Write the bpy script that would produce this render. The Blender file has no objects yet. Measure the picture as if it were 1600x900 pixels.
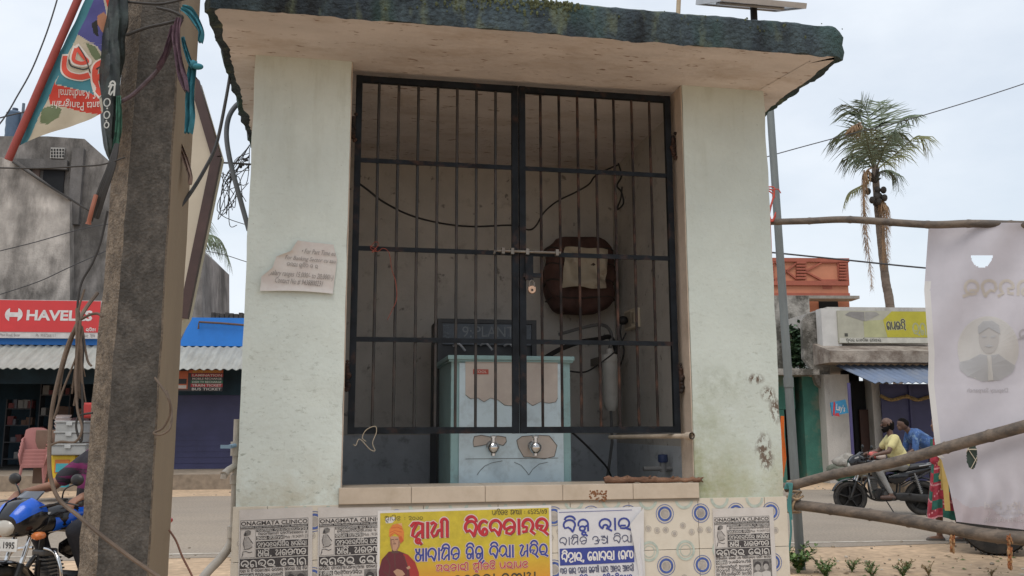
import bpy, bmesh, math, random
from mathutils import Vector, Matrix, noise
random.seed(7)
S = bpy.context.scene
COL = S.collection
V = Vector
# ------------------------------------------------------------------ camera
FPX, PITCH, ROLL, EYE = 1390.0, 0.1548, 0.0029, 1.5
_R = V((1, 0, 0)); _F = V((0, math.cos(PITCH), math.sin(PITCH))); _U = _R.cross(_F)
_R2 = _R * math.cos(ROLL) - _U * math.sin(ROLL); _U2 = _U * math.cos(ROLL) + _R * math.sin(ROLL)
CAM = V((0, 0, EYE))
cd = bpy.data.cameras.new('camera'); cam = bpy.data.objects.new('camera', cd); COL.objects.link(cam)
cam.matrix_world = Matrix(((_R2.x, _U2.x, -_F.x, 0), (_R2.y, _U2.y, -_F.y, 0), (_R2.z, _U2.z, -_F.z, EYE), (0, 0, 0, 1)))
cd.sensor_width = 36; cd.lens = FPX / 1600 * 36; cd.clip_end = 3000; cd.clip_start = .05
S.camera = cam
# ------------------------------------------------------------------ sky and sun
SUN_EL, SUN_ROT = math.radians(62), math.radians(200)
w = bpy.data.worlds.new('World'); S.world = w; w.use_nodes = True
nt = w.node_tree; nt.nodes.clear()
sky = nt.nodes.new('ShaderNodeTexSky'); sky.sky_type = 'NISHITA'; sky.sun_disc = False
sky.sun_elevation = SUN_EL; sky.sun_rotation = SUN_ROT; sky.air_density = 1.3; sky.dust_density = 3
tc = nt.nodes.new('ShaderNodeTexCoord'); mp = nt.nodes.new('ShaderNodeMapping'); mp.inputs['Scale'].default_value = (1, 1, 2.2)
nz = nt.nodes.new('ShaderNodeTexNoise'); nz.inputs['Scale'].default_value = 2.6; nz.inputs['Detail'].default_value = 7; nz.inputs['Roughness'].default_value = .55
rp = nt.nodes.new('ShaderNodeValToRGB'); rp.color_ramp.elements[0].position = .36; rp.color_ramp.elements[0].color = (.66, .66, .66, 1)
rp.color_ramp.elements[1].position = .68; rp.color_ramp.elements[1].color = (.97, .97, .97, 1)
mx = nt.nodes.new('ShaderNodeMix'); mx.data_type = 'RGBA'; mx.inputs[7].default_value = (6.1, 6.5, 7.0, 1)
bg = nt.nodes.new('ShaderNodeBackground'); bg.inputs[1].default_value = .15
wo = nt.nodes.new('ShaderNodeOutputWorld')
L = nt.links.new
L(tc.outputs['Generated'], mp.inputs[0]); L(mp.outputs[0], nz.inputs[0]); L(nz.outputs[0], rp.inputs[0])
L(rp.outputs[0], mx.inputs[0]); L(sky.outputs[0], mx.inputs[6]); L(mx.outputs[2], bg.inputs[0]); L(bg.outputs[0], wo.inputs[0])
sd = bpy.data.lights.new('sun', 'SUN'); sd.energy = 1.7; sd.angle = math.radians(35); sd.color = (1, .96, .9)
so = bpy.data.objects.new('sun', sd); COL.objects.link(so)
# sun_rotation is a compass angle from +Y turning towards +X
sv = V((math.sin(SUN_ROT) * math.cos(SUN_EL), math.cos(SUN_ROT) * math.cos(SUN_EL), math.sin(SUN_EL)))
so.rotation_euler = sv.to_track_quat('Z', 'Y').to_euler()
S.view_settings.view_transform = 'Standard'; S.view_settings.look = 'None'; S.view_settings.gamma = 1
S.view_settings.exposure = 0.0
S.view_settings.use_curve_mapping = False

# ------------------------------------------------------------------ pixel -> place helpers
def ray(x, y): return _F + _R2 * ((x - 800) / FPX) + _U2 * ((450 - y) / FPX)
def at(x, y, Y):
    d = ray(x, y); return CAM + d * (Y / d.y)
def gnd(x, y, z=0):
    d = ray(x, y); return CAM + d * ((z - EYE) / d.z)
KYAW = 0.1863; KC, KS = math.cos(KYAW), math.sin(KYAW)
def KW(u, w, z): return V((u * KC - w * KS, 4.5 + u * KS + w * KC, z))
def kw(x, y, w=0):                       # pixel -> (u, z) on the kiosk plane at depth w
    n = V((-KS, KC, 0)); d = ray(x, y); p0 = KW(0, w, 0); t = (p0 - CAM).dot(n) / d.dot(n); p = CAM + d * t
    return (p.x * KC + (p.y - 4.5) * KS, p.z)
def ku(x, y, u):                         # pixel -> (w, z) on the kiosk side plane at u
    n = V((KC, KS, 0)); d = ray(x, y); p0 = KW(u, 0, 0); t = (p0 - CAM).dot(n) / d.dot(n); p = CAM + d * t
    return (-p.x * KS + (p.y - 4.5) * KC, p.z)

# ------------------------------------------------------------------ materials
MATS = {}
def M(name, col, rough=.75, metal=0, var=.12, vs=6, bump=0, bs=60, dirt=None, ds=3, da=.5, stretch=(1, 1, 1), ior=None, emit=None, bd=.004, dlo=.45, dhi=.7, fine=0):
    """flat colour broken by a noise, an optional second colour in patches and a bump"""
    if name in MATS: return MATS[name]
    m = bpy.data.materials.new(name); m.use_nodes = True; MATS[name] = m
    t = m.node_tree; b = t.nodes['Principled BSDF']; ln = t.links.new
    b.inputs['Roughness'].default_value = rough; b.inputs['Metallic'].default_value = metal
    tc = t.nodes.new('ShaderNodeTexCoord'); mp = t.nodes.new('ShaderNodeMapping'); mp.inputs['Scale'].default_value = stretch
    ln(tc.outputs['Object'], mp.inputs[0])
    n1 = t.nodes.new('ShaderNodeTexNoise'); n1.inputs['Scale'].default_value = vs; n1.inputs['Detail'].default_value = 6; n1.inputs['Roughness'].default_value = .65
    ln(mp.outputs[0], n1.inputs[0])
    a = t.nodes.new('ShaderNodeMix'); a.data_type = 'RGBA'
    lo = [max(0, c * (1 - var * 1.6)) for c in col]; hi = [min(1, c * (1 + var)) for c in col]
    a.inputs[6].default_value = (*lo, 1); a.inputs[7].default_value = (*hi, 1)
    r1 = t.nodes.new('ShaderNodeMapRange'); r1.inputs[1].default_value = .3; r1.inputs[2].default_value = .7
    ln(n1.outputs[0], r1.inputs[0]); ln(r1.outputs[0], a.inputs[0]); out = a.outputs[2]
    if dirt:
        n2 = t.nodes.new('ShaderNodeTexNoise'); n2.inputs['Scale'].default_value = ds; n2.inputs['Detail'].default_value = 9; n2.inputs['Roughness'].default_value = .7
        m2 = t.nodes.new('ShaderNodeVectorMath'); m2.operation = 'ADD'; m2.inputs[1].default_value = (3.7, 1.1, 5.2)
        ln(mp.outputs[0], m2.inputs[0]); ln(m2.outputs[0], n2.inputs[0])
        r2 = t.nodes.new('ShaderNodeMapRange'); r2.inputs[1].default_value = dlo; r2.inputs[2].default_value = dhi; r2.inputs[4].default_value = da
        ln(n2.outputs[0], r2.inputs[0])
        c = t.nodes.new('ShaderNodeMix'); c.data_type = 'RGBA'; c.inputs[7].default_value = (*dirt, 1)
        ln(r2.outputs[0], c.inputs[0]); ln(out, c.inputs[6]); out = c.outputs[2]
    if fine:
        n4 = t.nodes.new('ShaderNodeTexNoise'); n4.inputs['Scale'].default_value = fine; n4.inputs['Detail'].default_value = 3
        ln(tc.outputs['Object'], n4.inputs[0])
        r4 = t.nodes.new('ShaderNodeMapRange'); r4.inputs[1].default_value = .3; r4.inputs[2].default_value = .7; r4.inputs[3].default_value = .72; r4.inputs[4].default_value = 1.12
        ln(n4.outputs[0], r4.inputs[0])
        c4 = t.nodes.new('ShaderNodeVectorMath'); c4.operation = 'SCALE'; ln(out, c4.inputs[0]); ln(r4.outputs[0], c4.inputs['Scale']); out = c4.outputs[0]
    ln(out, b.inputs['Base Color'])
    if bump:
        n3 = t.nodes.new('ShaderNodeTexNoise'); n3.inputs['Scale'].default_value = bs; n3.inputs['Detail'].default_value = 5
        ln(tc.outputs['Object'], n3.inputs[0])
        bp = t.nodes.new('ShaderNodeBump'); bp.inputs['Strength'].default_value = bump; bp.inputs['Distance'].default_value = bd
        ln(n3.outputs[0], bp.inputs['Height']); ln(bp.outputs[0], b.inputs['Normal'])
    if emit: b.inputs['Emission Color'].default_value = (*emit, 1); b.inputs['Emission Strength'].default_value = 1
    return m
def cloth(name, col, trans=.4, rough=.8, var=.1, vs=5, bump=.3, bs=8, bd=.02):
    m = M(name, col, rough, 0, var, vs, bump, bs, bd=bd); t = m.node_tree
    b = t.nodes['Principled BSDF']; o = t.nodes['Material Output']
    tr = t.nodes.new('ShaderNodeBsdfTranslucent'); mxs = t.nodes.new('ShaderNodeMixShader'); mxs.inputs[0].default_value = trans
    src = b.inputs['Base Color'].links[0].from_socket
    t.links.new(src, tr.inputs[0]); t.links.new(b.outputs[0], mxs.inputs[1]); t.links.new(tr.outputs[0], mxs.inputs[2]); t.links.new(mxs.outputs[0], o.inputs[0])
    return m
def srgb(r, g, b):
    f = lambda c: (c / 255 / 12.92) if c < 10 else ((c / 255 + .055) / 1.055) ** 2.4
    return (f(r), f(g), f(b))

# ------------------------------------------------------------------ mesh builder
class MB:
    def __init__(s): s.v = []; s.f = []; s.m = []
    def add(s, vs, fs, mi=0, T=None):
        o = len(s.v); s.v += [(T @ V(p)) if T else V(p) for p in vs]
        s.f += [[i + o for i in f] for f in fs]; s.m += [mi] * len(fs); return s
    def box(s, c, d, mi=0, T=None, bev=0):
        x, y, z = d[0] / 2, d[1] / 2, d[2] / 2
        if bev and min(d) > 2.2 * bev:
            b = bmesh.new(); bmesh.ops.create_cube(b, size=1)
            for q in b.verts: q.co = V((q.co.x * d[0], q.co.y * d[1], q.co.z * d[2])) 
            bmesh.ops.bevel(b, geom=b.edges[:], offset=bev, segments=2, profile=.6, affect='EDGES')
            b.verts.index_update()
            vs = [q.co + V(c) for q in b.verts]; fs = [[q.index for q in f.verts] for f in b.faces]; b.free()
            return s.add(vs, fs, mi, T)
        vs = [V(c) + V((sx * x, sy * y, sz * z)) for sx in (-1, 1) for sy in (-1, 1) for sz in (-1, 1)]
        return s.add(vs, [(0, 1, 3, 2), (4, 6, 7, 5), (0, 4, 5, 1), (2, 3, 7, 6), (0, 2, 6, 4), (1, 5, 7, 3)], mi, T)
    def bx(s, x0, x1, y0, y1, z0, z1, mi=0, T=None, bev=0):
        return s.box(((x0 + x1) / 2, (y0 + y1) / 2, (z0 + z1) / 2), (x1 - x0, y1 - y0, z1 - z0), mi, T, bev)
    def bar(s, a, b, wd, hd, mi=0, up=V((0, 0, 1))):
        a, b = V(a), V(b); d = (b - a).normalized()
        if abs(d.dot(up)) > .98: up = V((0, 1, 0))
        sx = d.cross(up).normalized(); sy = sx.cross(d)
        vs = [p + sx * i * wd / 2 + sy * j * hd / 2 for p in (a, b) for i, j in ((-1, -1), (1, -1), (1, 1), (-1, 1))]
        return s.add(vs, [(3, 2, 1, 0), (4, 5, 6, 7), (0, 1, 5, 4), (1, 2, 6, 5), (2, 3, 7, 6), (3, 0, 4, 7)], mi)
    def tube(s, pts, r, n=8, mi=0, closed=False, cap=True):
        pts = [V(p) for p in pts]; k = len(pts); rs = r if isinstance(r, (list, tuple)) else [r] * k
        d0 = (pts[1] - pts[0]).normalized(); up = V((0, 0, 1)) if abs(d0.z) < .9 else V((1, 0, 0))
        nx = d0.cross(up).normalized(); vs = []
        for i, p in enumerate(pts):
            if closed: d = pts[(i + 1) % k] - pts[i - 1]
            else: d = pts[min(i + 1, k - 1)] - pts[max(i - 1, 0)]
            d = d.normalized() if d.length > 1e-9 else d0
            nx = (nx - d * nx.dot(d)); nx = nx.normalized() if nx.length > 1e-6 else d.orthogonal().normalized()
            ny = d.cross(nx)
            for j in range(n):
                a = 2 * math.pi * j / n; vs.append(p + (nx * math.cos(a) + ny * math.sin(a)) * rs[i])
        fs = []
        for i in range(k if closed else k - 1):
            i2 = (i + 1) % k
            for j in range(n): fs.append((i * n + j, i * n + (j + 1) % n, i2 * n + (j + 1) % n, i2 * n + j))
        if cap and not closed: fs += [list(range(n))[::-1], [(k - 1) * n + j for j in range(n)]]
        return s.add(vs, fs, mi)
    def cyl(s, a, b, r, n=16, mi=0): return s.tube([a, b], r, n, mi)
    def lathe(s, prof, o=(0, 0, 0), axis='z', n=20, mi=0, T=None):
        o = V(o); vs = []; k = len(prof)
        for (r, h) in prof:
            for j in range(n):
                a = 2 * math.pi * j / n; c, q = r * math.cos(a), r * math.sin(a)
                vs.append(o + (V((c, q, h)) if axis == 'z' else V((c, h, q)) if axis == 'y' else V((h, c, q))))
        fs = [(i * n + j, i * n + (j + 1) % n, (i + 1) * n + (j + 1) % n, (i + 1) * n + j) for i in range(k - 1) for j in range(n)]
        if prof[0][0] > 1e-6: fs.append(list(range(n)))
        if prof[-1][0] > 1e-6: fs.append([(k - 1) * n + j for j in range(n)])
        return s.add(vs, fs, mi, T)
    def ell(s, c, r, mi=0, n=14, T=None):
        r = (r, r, r) if isinstance(r, (int, float)) else r; c = V(c); vs = []; fs = []; m = n // 2
        for i in range(m + 1):
            p = math.pi * i / m
            for j in range(n):
                a = 2 * math.pi * j / n; vs.append(c + V((r[0] * math.sin(p) * math.cos(a), r[1] * math.sin(p) * math.sin(a), r[2] * math.cos(p))))
        for i in range(m):
            for j in range(n): fs.append((i * n + j, (i + 1) * n + j, (i + 1) * n + (j + 1) % n, i * n + (j + 1) % n))
        return s.add(vs, fs, mi, T)
    def torus(s, c, R, r, axis='y', n=28, k=8, mi=0, rz=None, a0=0, a1=360):
        c = V(c); full = (a1 - a0 >= 360); pts = []
        cnt = n if full else n + 1
        for i in range(cnt):
            a = math.radians(a0 + (a1 - a0) * i / n); x, y = R * math.cos(a), R * math.sin(a)
            pts.append(c + (V((x, 0, y)) if axis == 'y' else V((x, y, 0)) if axis == 'z' else V((0, x, y))))
        return s.tube(pts, r, k, mi, closed=full)
    def loft(s, rings, mi=0, cap=True, closed=True):
        n = len(rings[0]); vs = [V(p) for r in rings for p in r]; k = len(rings)
        fs = [(i * n + j, i * n + (j + 1) % n, (i + 1) * n + (j + 1) % n, (i + 1) * n + j) for i in range(k - 1) for j in range(n if closed else n - 1)]
        if cap and closed: fs += [list(range(n))[::-1], [(k - 1) * n + j for j in range(n)]]
        return s.add(vs, fs, mi)
    def prism(s, poly, o, ex, ey, en, th, mi=0):
        o, ex, ey, en = V(o), V(ex), V(ey), V(en); n = len(poly)
        vs = [o + ex * x + ey * y for x, y in poly] + [o + ex * x + ey * y + en * th for x, y in poly]
        fs = [list(range(n))[::-1], list(range(n, 2 * n))] + [(i, (i + 1) % n, n + (i + 1) % n, n + i) for i in range(n)]
        return s.add(vs, fs, mi)
    def grid(s, fn, nu, nv, mi=0, hole=None):
        vs = [fn(i / nu, j / nv) for j in range(nv + 1) for i in range(nu + 1)]; fs = []
        for j in range(nv):
            for i in range(nu):
                if hole and hole((i + .5) / nu, (j + .5) / nv): continue
                a = j * (nu + 1) + i; fs.append((a, a + 1, a + nu + 2, a + nu + 1))
        return s.add(vs, fs, mi)
    def mesh(s, name, mats, smooth=False, off=V((0, 0, 0)), ang=40):
        me = bpy.data.meshes.new(name); me.from_pydata([tuple(p - off) for p in s.v], [], s.f)
        for m in (mats if isinstance(mats, (list, tuple)) else [mats]): me.materials.append(m)
        me.polygons.foreach_set('material_index', s.m)
        b = bmesh.new(); b.from_mesh(me); bmesh.ops.recalc_face_normals(b, faces=b.faces[:])
        if smooth:
            for f in b.faces: f.smooth = True
            for e in b.edges:
                if len(e.link_faces) == 2 and e.calc_face_angle(0) > math.radians(ang): e.smooth = False
        b.to_mesh(me); b.free(); return me
    def build(s, name, mats, parent=None, smooth=False, ang=40):
        o = bpy.data.objects.new(name, s.mesh(name, mats, smooth, ang=ang)); COL.objects.link(o)
        if parent: o.parent = parent
        return o
def tag(o, label=None, cat=None, group=None, kind=None):
    if label: o['label'] = label
    if cat: o['category'] = cat
    if group: o['group'] = group
    if kind: o['kind'] = kind
    return o
def thing(name, label, cat, loc=(0, 0, 0), rz=0, group=None):
    o = bpy.data.objects.new(name, None); COL.objects.link(o); o.location = loc; o.rotation_euler = (0, 0, rz); o.empty_display_size = .1
    return tag(o, label, cat, group)
def base_of(mb):
    xs = [p.x for p in mb.v]; ys = [p.y for p in mb.v]; zs = [p.z for p in mb.v]
    return V(((min(xs) + max(xs)) / 2, (min(ys) + max(ys)) / 2, min(zs)))
def solo(name, mb, mats, label=None, cat=None, group=None, kind=None, smooth=False, ang=40):
    off = base_of(mb); o = bpy.data.objects.new(name, mb.mesh(name, mats, smooth, off, ang)); COL.objects.link(o); o.location = off
    return tag(o, label, cat, group, kind)
def wpart(name, mb, mats, parent, smooth=False, ang=40):
    """part given in world coordinates under a root that is only translated"""
    o = bpy.data.objects.new(name, mb.mesh(name, mats, smooth, V(parent.location), ang)); COL.objects.link(o); o.parent = parent; return o
def copy_tree(o, parent=None):
    c = o.copy(); COL.objects.link(c)
    if parent: c.parent = parent
    for ch in o.children: copy_tree(ch, c)
    return c
def spline(pts, k=8):
    pts = [V(p) for p in pts]; out = []
    for i in range(len(pts) - 1):
        p0 = pts[max(i - 1, 0)]; p1 = pts[i]; p2 = pts[i + 1]; p3 = pts[min(i + 2, len(pts) - 1)]
        for j in range(k):
            t = j / k
            out.append(.5 * ((2 * p1) + (p2 - p0) * t + (2 * p0 - 5 * p1 + 4 * p2 - p3) * t * t + (3 * p1 - p0 - 3 * p2 + p3) * t ** 3))
    out.append(pts[-1]); return out
def nv(p, s=1.0, o=0): return noise.noise(V((p[0] * s + o, p[1] * s + 2.3 * o, p[2] * s - o)))

# ------------------------------------------------------------------ lettering
class Fr:
    """a flat frame to write on: origin, right, up, out"""
    def __init__(s, o, ex, ey, en): s.o, s.ex, s.ey, s.en = V(o), V(ex), V(ey), V(en)
    def p(s, x, y, z=0): return s.o + s.ex * x + s.ey * y + s.en * z
def text(mb, fr, string, x0, y0, x1, y1, mi=0, z=.001, bold=0, shear=0, mirror=False, turn=False):
    cu = bpy.data.curves.new('t', 'FONT'); cu.body = string; cu.offset = bold; cu.shear = shear; cu.resolution_u = 2
    o = bpy.data.objects.new('t', cu); COL.objects.link(o)
    dg = bpy.context.evaluated_depsgraph_get(); me = bpy.data.meshes.new_from_object(o.evaluated_get(dg))
    vs = [v.co.copy() for v in me.vertices]; fs = [list(p.vertices) for p in me.polygons]
    bpy.data.objects.remove(o); bpy.data.curves.remove(cu); bpy.data.meshes.remove(me)
    if not vs: return
    ax, bx_ = min(v.x for v in vs), max(v.x for v in vs); ay, by = min(v.y for v in vs), max(v.y for v in vs)
    out = []
    for v in vs:
        a = (v.x - ax) / (bx_ - ax); b = (v.y - ay) / (by - ay)
        if mirror: a = 1 - a
        if turn: a, b = 1 - a, 1 - b
        out.append(fr.p(x0 + (x1 - x0) * a, y0 + (y1 - y0) * b, z))
    mb.add(out, fs, mi)
def A(cx, cy, rx, ry, a0, a1, n=12):
    return [(cx + rx * math.cos(math.radians(a0 + (a1 - a0) * i / n)), cy + ry * math.sin(math.radians(a0 + (a1 - a0) * i / n))) for i in range(n + 1)]
GL = {
 'ba': ([A(.42, .58, .38, .42, 195, -35) + [(.7, .16), (.62, -.02)], [(.05, .5), (.12, .3), (.34, .36), (.5, .2), (.62, -.02)]], .95),
 'ra': ([A(.42, .54, .36, .44, 215, -90) + [(.18, .14), (.22, .36), (.5, .34)], [(.52, .12), (.86, -.04)]], .95),
 'ka': ([A(.42, .6, .37, .4, 210, -20) + [(.72, .2), (.5, .02), (.2, .1), (.24, .38), (.5, .5), (.77, .46)]], .95),
 'aa': ([[(.14, 0), (.14, 1)]], .32),
 'i': ([A(.42, .98, .34, .34, 165, 5)], 0),
 'ii': ([[(.16, 0), (.16, 1)], A(-.04, .98, .2, .24, 180, 0)], .34),
 'e': ([A(.36, .5, .33, .48, 55, 285) + A(.42, .24, .15, .21, -60, 190, 8)], .75),
 'ma': ([[(.06, .92), (.22, 1), (.38, .9), (.24, .62), (.08, .3), (.2, .04), (.4, .14), (.52, .42), (.78, .5)], [(.78, 1), (.78, 0)]], .98),
 'sa': ([[(.02, .8), (.18, 1), (.5, 1), (.76, .92)], [(.4, .96), (.16, .5), (.1, .16), (.3, .03), (.5, .3), (.78, .46)], [(.78, .95), (.78, 0)]], .98),
 'na': ([A(.44, .56, .36, .43, 185, -60) + [(.88, -.02)], [(.1, .5), (.36, .46), (.34, .16), (.1, .14)]], .98),
 'nda': ([A(.44, .58, .38, .42, 215, -45) + [(.62, .12)], [(.24, .52), (.5, .54), (.3, .24), (.56, .16), (.84, -.1)]], .98),
 'aA': ([[(.08, 1), (.16, .72), (.4, .72), (.42, 1)], A(.3, .3, .24, .3, 60, 400), [(.52, .42), (.76, .52)], [(.78, 1), (.78, 0)], [(1.06, 1), (1.06, 0)]], 1.22),
 'ah': ([[(.08, 1), (.16, .72), (.4, .72), (.42, 1)], A(.3, .3, .24, .3, 60, 400), [(.52, .42), (.76, .52)], [(.78, 1), (.78, 0)]], .96),
 'sha': ([A(.38, .6, .32, .4, 200, 0) + [(.7, 0)], A(.32, .22, .18, .2, 0, 360), [(.46, .34), (.7, .5)]], .92),
 'u': ([[(-.3, -.04), (-.52, -.24), (-.3, -.42), (-.08, -.2)]], 0),
 'va': ([A(-.5, -.22, .13, .13, 30, 330) + [(-.3, -.42)]], 0),
 'ya': ([[(-.14, .3), (-.02, .04), (.2, .06), (.24, .4)], [(.24, 1), (.24, 0)]], .4),
 'da': ([A(.38, .6, .34, .4, 195, -60) + [(.3, .1), (.16, .26)]], .82),
 'ta': ([A(.42, .5, .37, .48, -35, -330) + [(.42, .36), (.3, .5), (.45, .6)]], .92),
 'pa': ([[(.04, .96), (.12, .3), (.3, .03), (.55, .2), (.7, .5)], [(.72, 1), (.72, 0)]], .92),
 'bha': ([A(.42, .55, .38, .43, 245, -60) + A(.44, .3, .16, .17, -80, 190, 8), [(.58, .14), (.84, -.06)]], .95),
 'ga': ([A(.36, .56, .32, .42, 235, 0) + [(.7, 0)], A(.26, .2, .15, .18, 0, 360)], .88),
 'ha': ([A(.42, .62, .36, .38, 205, -40) + [(.4, .28), (.2, .06), (.4, -.12), (.72, -.02)]], .9),
 'la': ([A(.4, .55, .34, .43, 200, -15) + [(.74, .06)], A(.34, .26, .18, .22, 0, 360)], .92),
 'uu': ([A(.36, .68, .3, .3, 200, -90) + A(.4, .2, .3, .22, 90, -120), [(.7, .3), (.85, .55)]], .95),
 'cha': ([[(.05, .98), (.5, .98)], A(.4, .42, .34, .42, 130, -130), [(.1, .5), (.45, .45)], [(.78, 1), (.78, 0)]], .96),
 'nna': ([A(.3, .55, .26, .4, 220, -40), A(.75, .5, .24, .42, 220, -140)], 1.1),
 'dda': ([A(.4, .58, .34, .4, 205, -60) + [(.5, .1), (.75, .02)], [(.12, .1), (.4, .3)]], .9),
 '0': ([A(.3, .36, .26, .34, 0, 360)], .7), '1': ([A(.34, .3, .22, .28, 150, 420) + [(.36, .72)]], .7),
 '2': ([A(.3, .62, .24, .28, 170, -80) + [(.1, .12), (.58, .06)]], .72), '3': ([A(.3, .6, .24, .3, 190, -40), A(.34, .24, .22, .22, 90, -150), [(.56, .8), (.56, .1)]], .74),
 '4': ([A(.32, .72, .22, .22, 60, 300) + A(.34, .26, .25, .25, 80, -160)], .72), '6': ([A(.34, .3, .25, .28, 90, 420) + [(.2, .8)]], .72), '7': ([[(.5, .86), (.14, .62), (.14, .2), (.4, .05), (.56, .3), (.34, .5)]], .72),
 ':': ([[(.1, .22), (.2, .22)], [(.1, .62), (.2, .62)]], .36), ',': ([[(.08, .08), (.2, .08), (.1, -.16)]], .34), '/': ([[(.02, -.1), (.4, 1)]], .46), '(': ([A(.4, .45, .3, .6, 130, 230)], .42), ' ': ([], .5),
}
def ribbon(mb, fr, pts, wd, mi, z0):
    n = len(pts)
    if n < 2: return
    cl = (abs(pts[0][0] - pts[-1][0]) + abs(pts[0][1] - pts[-1][1])) < 1e-6
    vs = []
    for i in range(n):
        a = pts[(i - 1) if i else (n - 2 if cl else 0)]; b = pts[(i + 1) if i < n - 1 else (1 if cl else n - 1)]
        dx, dy = b[0] - a[0], b[1] - a[1]; l = math.hypot(dx, dy) or 1; nx, ny = -dy / l * wd / 2, dx / l * wd / 2
        px, py = pts[i]
        if i == 0 and not cl: px -= dx / l * wd * .3; py -= dy / l * wd * .3
        if i == n - 1 and not cl: px += dx / l * wd * .3; py += dy / l * wd * .3
        z = z0 + i * 4e-6
        vs += [fr.p(px + nx, py + ny, z), fr.p(px - nx, py - ny, z)]
    mb.add(vs, [(2 * i, 2 * i + 1, 2 * i + 3, 2 * i + 2) for i in range(n - 1)], mi)
def odia(mb, fr, words, x0, y0, x1, y1, wt=.14, mi=0, z=.001, mirror=False, outline=None):
    """words: glyph names; y0..y1 is the height of the base letters"""
    x = 0; strokes = []; prev = 0
    for g in words.split():
        if g == '_': g = ' '
        st, wd = GL[g]
        ox = x - .92 if (wd == 0 and g == 'i') else x
        for s_ in st: strokes.append([(px + ox, py) for px, py in s_])
        x += wd
    sx, sy = (x1 - x0) / x, (y1 - y0)
    for k, s_ in enumerate(strokes):
        q = [(x0 + px * sx if not mirror else x1 - px * sx, y0 + py * sy) for px, py in s_]
        if outline is not None: ribbon(mb, fr, q, wt * sy * 1.75, outline, z - .0005 + k * 3e-6)
        ribbon(mb, fr, q, wt * sy, mi, z + k * 5e-6)

# ------------------------------------------------------------------ bodies (tapered capsules melted into one skin)
def capsule_mesh(caps, name, mat, voxel=.012, smooth=6):
    mb = MB()
    for c in caps:
        a, b, ra, rb = V(c[0]), V(c[1]), c[2], c[3]
        d = b - a; k = 5; pts = []; rs = []
        dn = d.normalized() if d.length > 1e-5 else V((0, 0, 1))
        for i in range(k + 1):
            t = math.pi / 2 * (1 - i / k); pts.append(a - dn * ra * math.sin(t)); rs.append(max(ra * math.cos(t), ra * .02))
        for i in range(k + 1):
            t = math.pi / 2 * i / k; pts.append(b + dn * rb * math.sin(t)); rs.append(max(rb * math.cos(t), rb * .02))
        mb.tube(pts, rs, 12)
    me = mb.mesh(name, mat); o = bpy.data.objects.new('tmp', me); COL.objects.link(o)
    r = o.modifiers.new('r', 'REMESH'); r.mode = 'VOXEL'; r.voxel_size = voxel; r.use_smooth_shade = True
    sm = o.modifiers.new('s', 'SMOOTH'); sm.iterations = smooth; sm.factor = .5
    dg = bpy.context.evaluated_depsgraph_get(); m2 = bpy.data.meshes.new_from_object(o.evaluated_get(dg)); m2.name = name
    bpy.data.objects.remove(o); m2.materials.clear(); m2.materials.append(mat)
    for p in m2.polygons: p.use_smooth = True; p.material_index = 0
    return m2
def capsule_obj(caps, name, mat, parent, voxel=.012, smooth=6):
    o = bpy.data.objects.new(name, capsule_mesh(caps, name, mat, voxel, smooth)); COL.objects.link(o); o.parent = parent; return o
def hand_caps(wr, mid, side, out, sc=1.0, curl=.9):
    """wr wrist, mid direction of the knuckles, side direction of the thumb, out direction the fingers curl to"""
    mid, side, out = V(mid).normalized(), V(side).normalized(), V(out).normalized(); wr = V(wr); r = []
    kn = wr + mid * .075 * sc
    for i, (ln, off) in enumerate(((.068, .030), (.076, .010), (.07, -.011), (.055, -.031))):
        b = kn + side * off * sc + mid * .004 * sc; r.append((wr + side * off * .55 * sc, b, .017 * sc, .0115 * sc))
        c1 = b + (mid * math.cos(curl * .5) + out * math.sin(curl * .5)) * ln * .45 * sc
        c2 = c1 + (mid * math.cos(curl * 1.5) + out * math.sin(curl * 1.5)) * ln * .33 * sc
        c3 = c2 + (mid * math.cos(curl * 2.3) + out * math.sin(curl * 2.3)) * ln * .3 * sc
        r += [(b, c1, .0098 * sc, .009 * sc), (c1, c2, .009 * sc, .0082 * sc), (c2, c3, .0082 * sc, .007 * sc)]
    t0 = wr + side * .022 * sc + mid * .02 * sc; t1 = t0 + (side * .7 + mid * .6 + out * .3).normalized() * .036 * sc; t2 = t1 + (mid * .8 + out * .55).normalized() * .032 * sc
    r += [(t0, t1, .0135 * sc, .0105 * sc), (t1, t2, .0105 * sc, .008 * sc)]
    return r

# ================================================================== GROUND AND ROAD
m_dirt = M('dry_dirt', (.57, .405, .26), .95, 0, .16, .35, .8, 6, dirt=(.30, .215, .14), ds=.7, da=.75, bd=.02, fine=9)
m_road = M('dusty_asphalt', (.285, .237, .187), .9, 0, .1, .5, .5, 90, dirt=(.36, .29, .215), ds=.35, da=.6, bd=.006, stretch=(.6, 1, 1), fine=30)
mb = MB(); mb.add([(-400, -60, 0), (400, -60, 0), (400, 900, 0), (-400, 900, 0)], [(0, 1, 2, 3)])
solo('ground', mb, m_dirt, kind='structure')
RYAW = math.radians(6.5); rdx = V((math.cos(RYAW), math.sin(RYAW), 0)); rdy = V((-math.sin(RYAW), math.cos(RYAW), 0))
RO = gnd(1400, 846); RO.z = 0
def RP(a, b, z=0): return RO + rdx * a + rdy * b + V((0, 0, z))
mb = MB()
edge = [RP(a, -.35 + .22 * nv((a * .7, 0, 0)), .004) for a in [(-70 + i) for i in range(141)]]
edge2 = [RP(a, 9.3 + .3 * nv((a * .7, 5, 0)), .004) for a in [(-70 + i) for i in range(141)]]
for i in range(140): mb.add([edge[i], edge[i + 1], edge2[i + 1], edge2[i]], [(0, 1, 2, 3)])
solo('road', mb, m_road, kind='structure')
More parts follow.
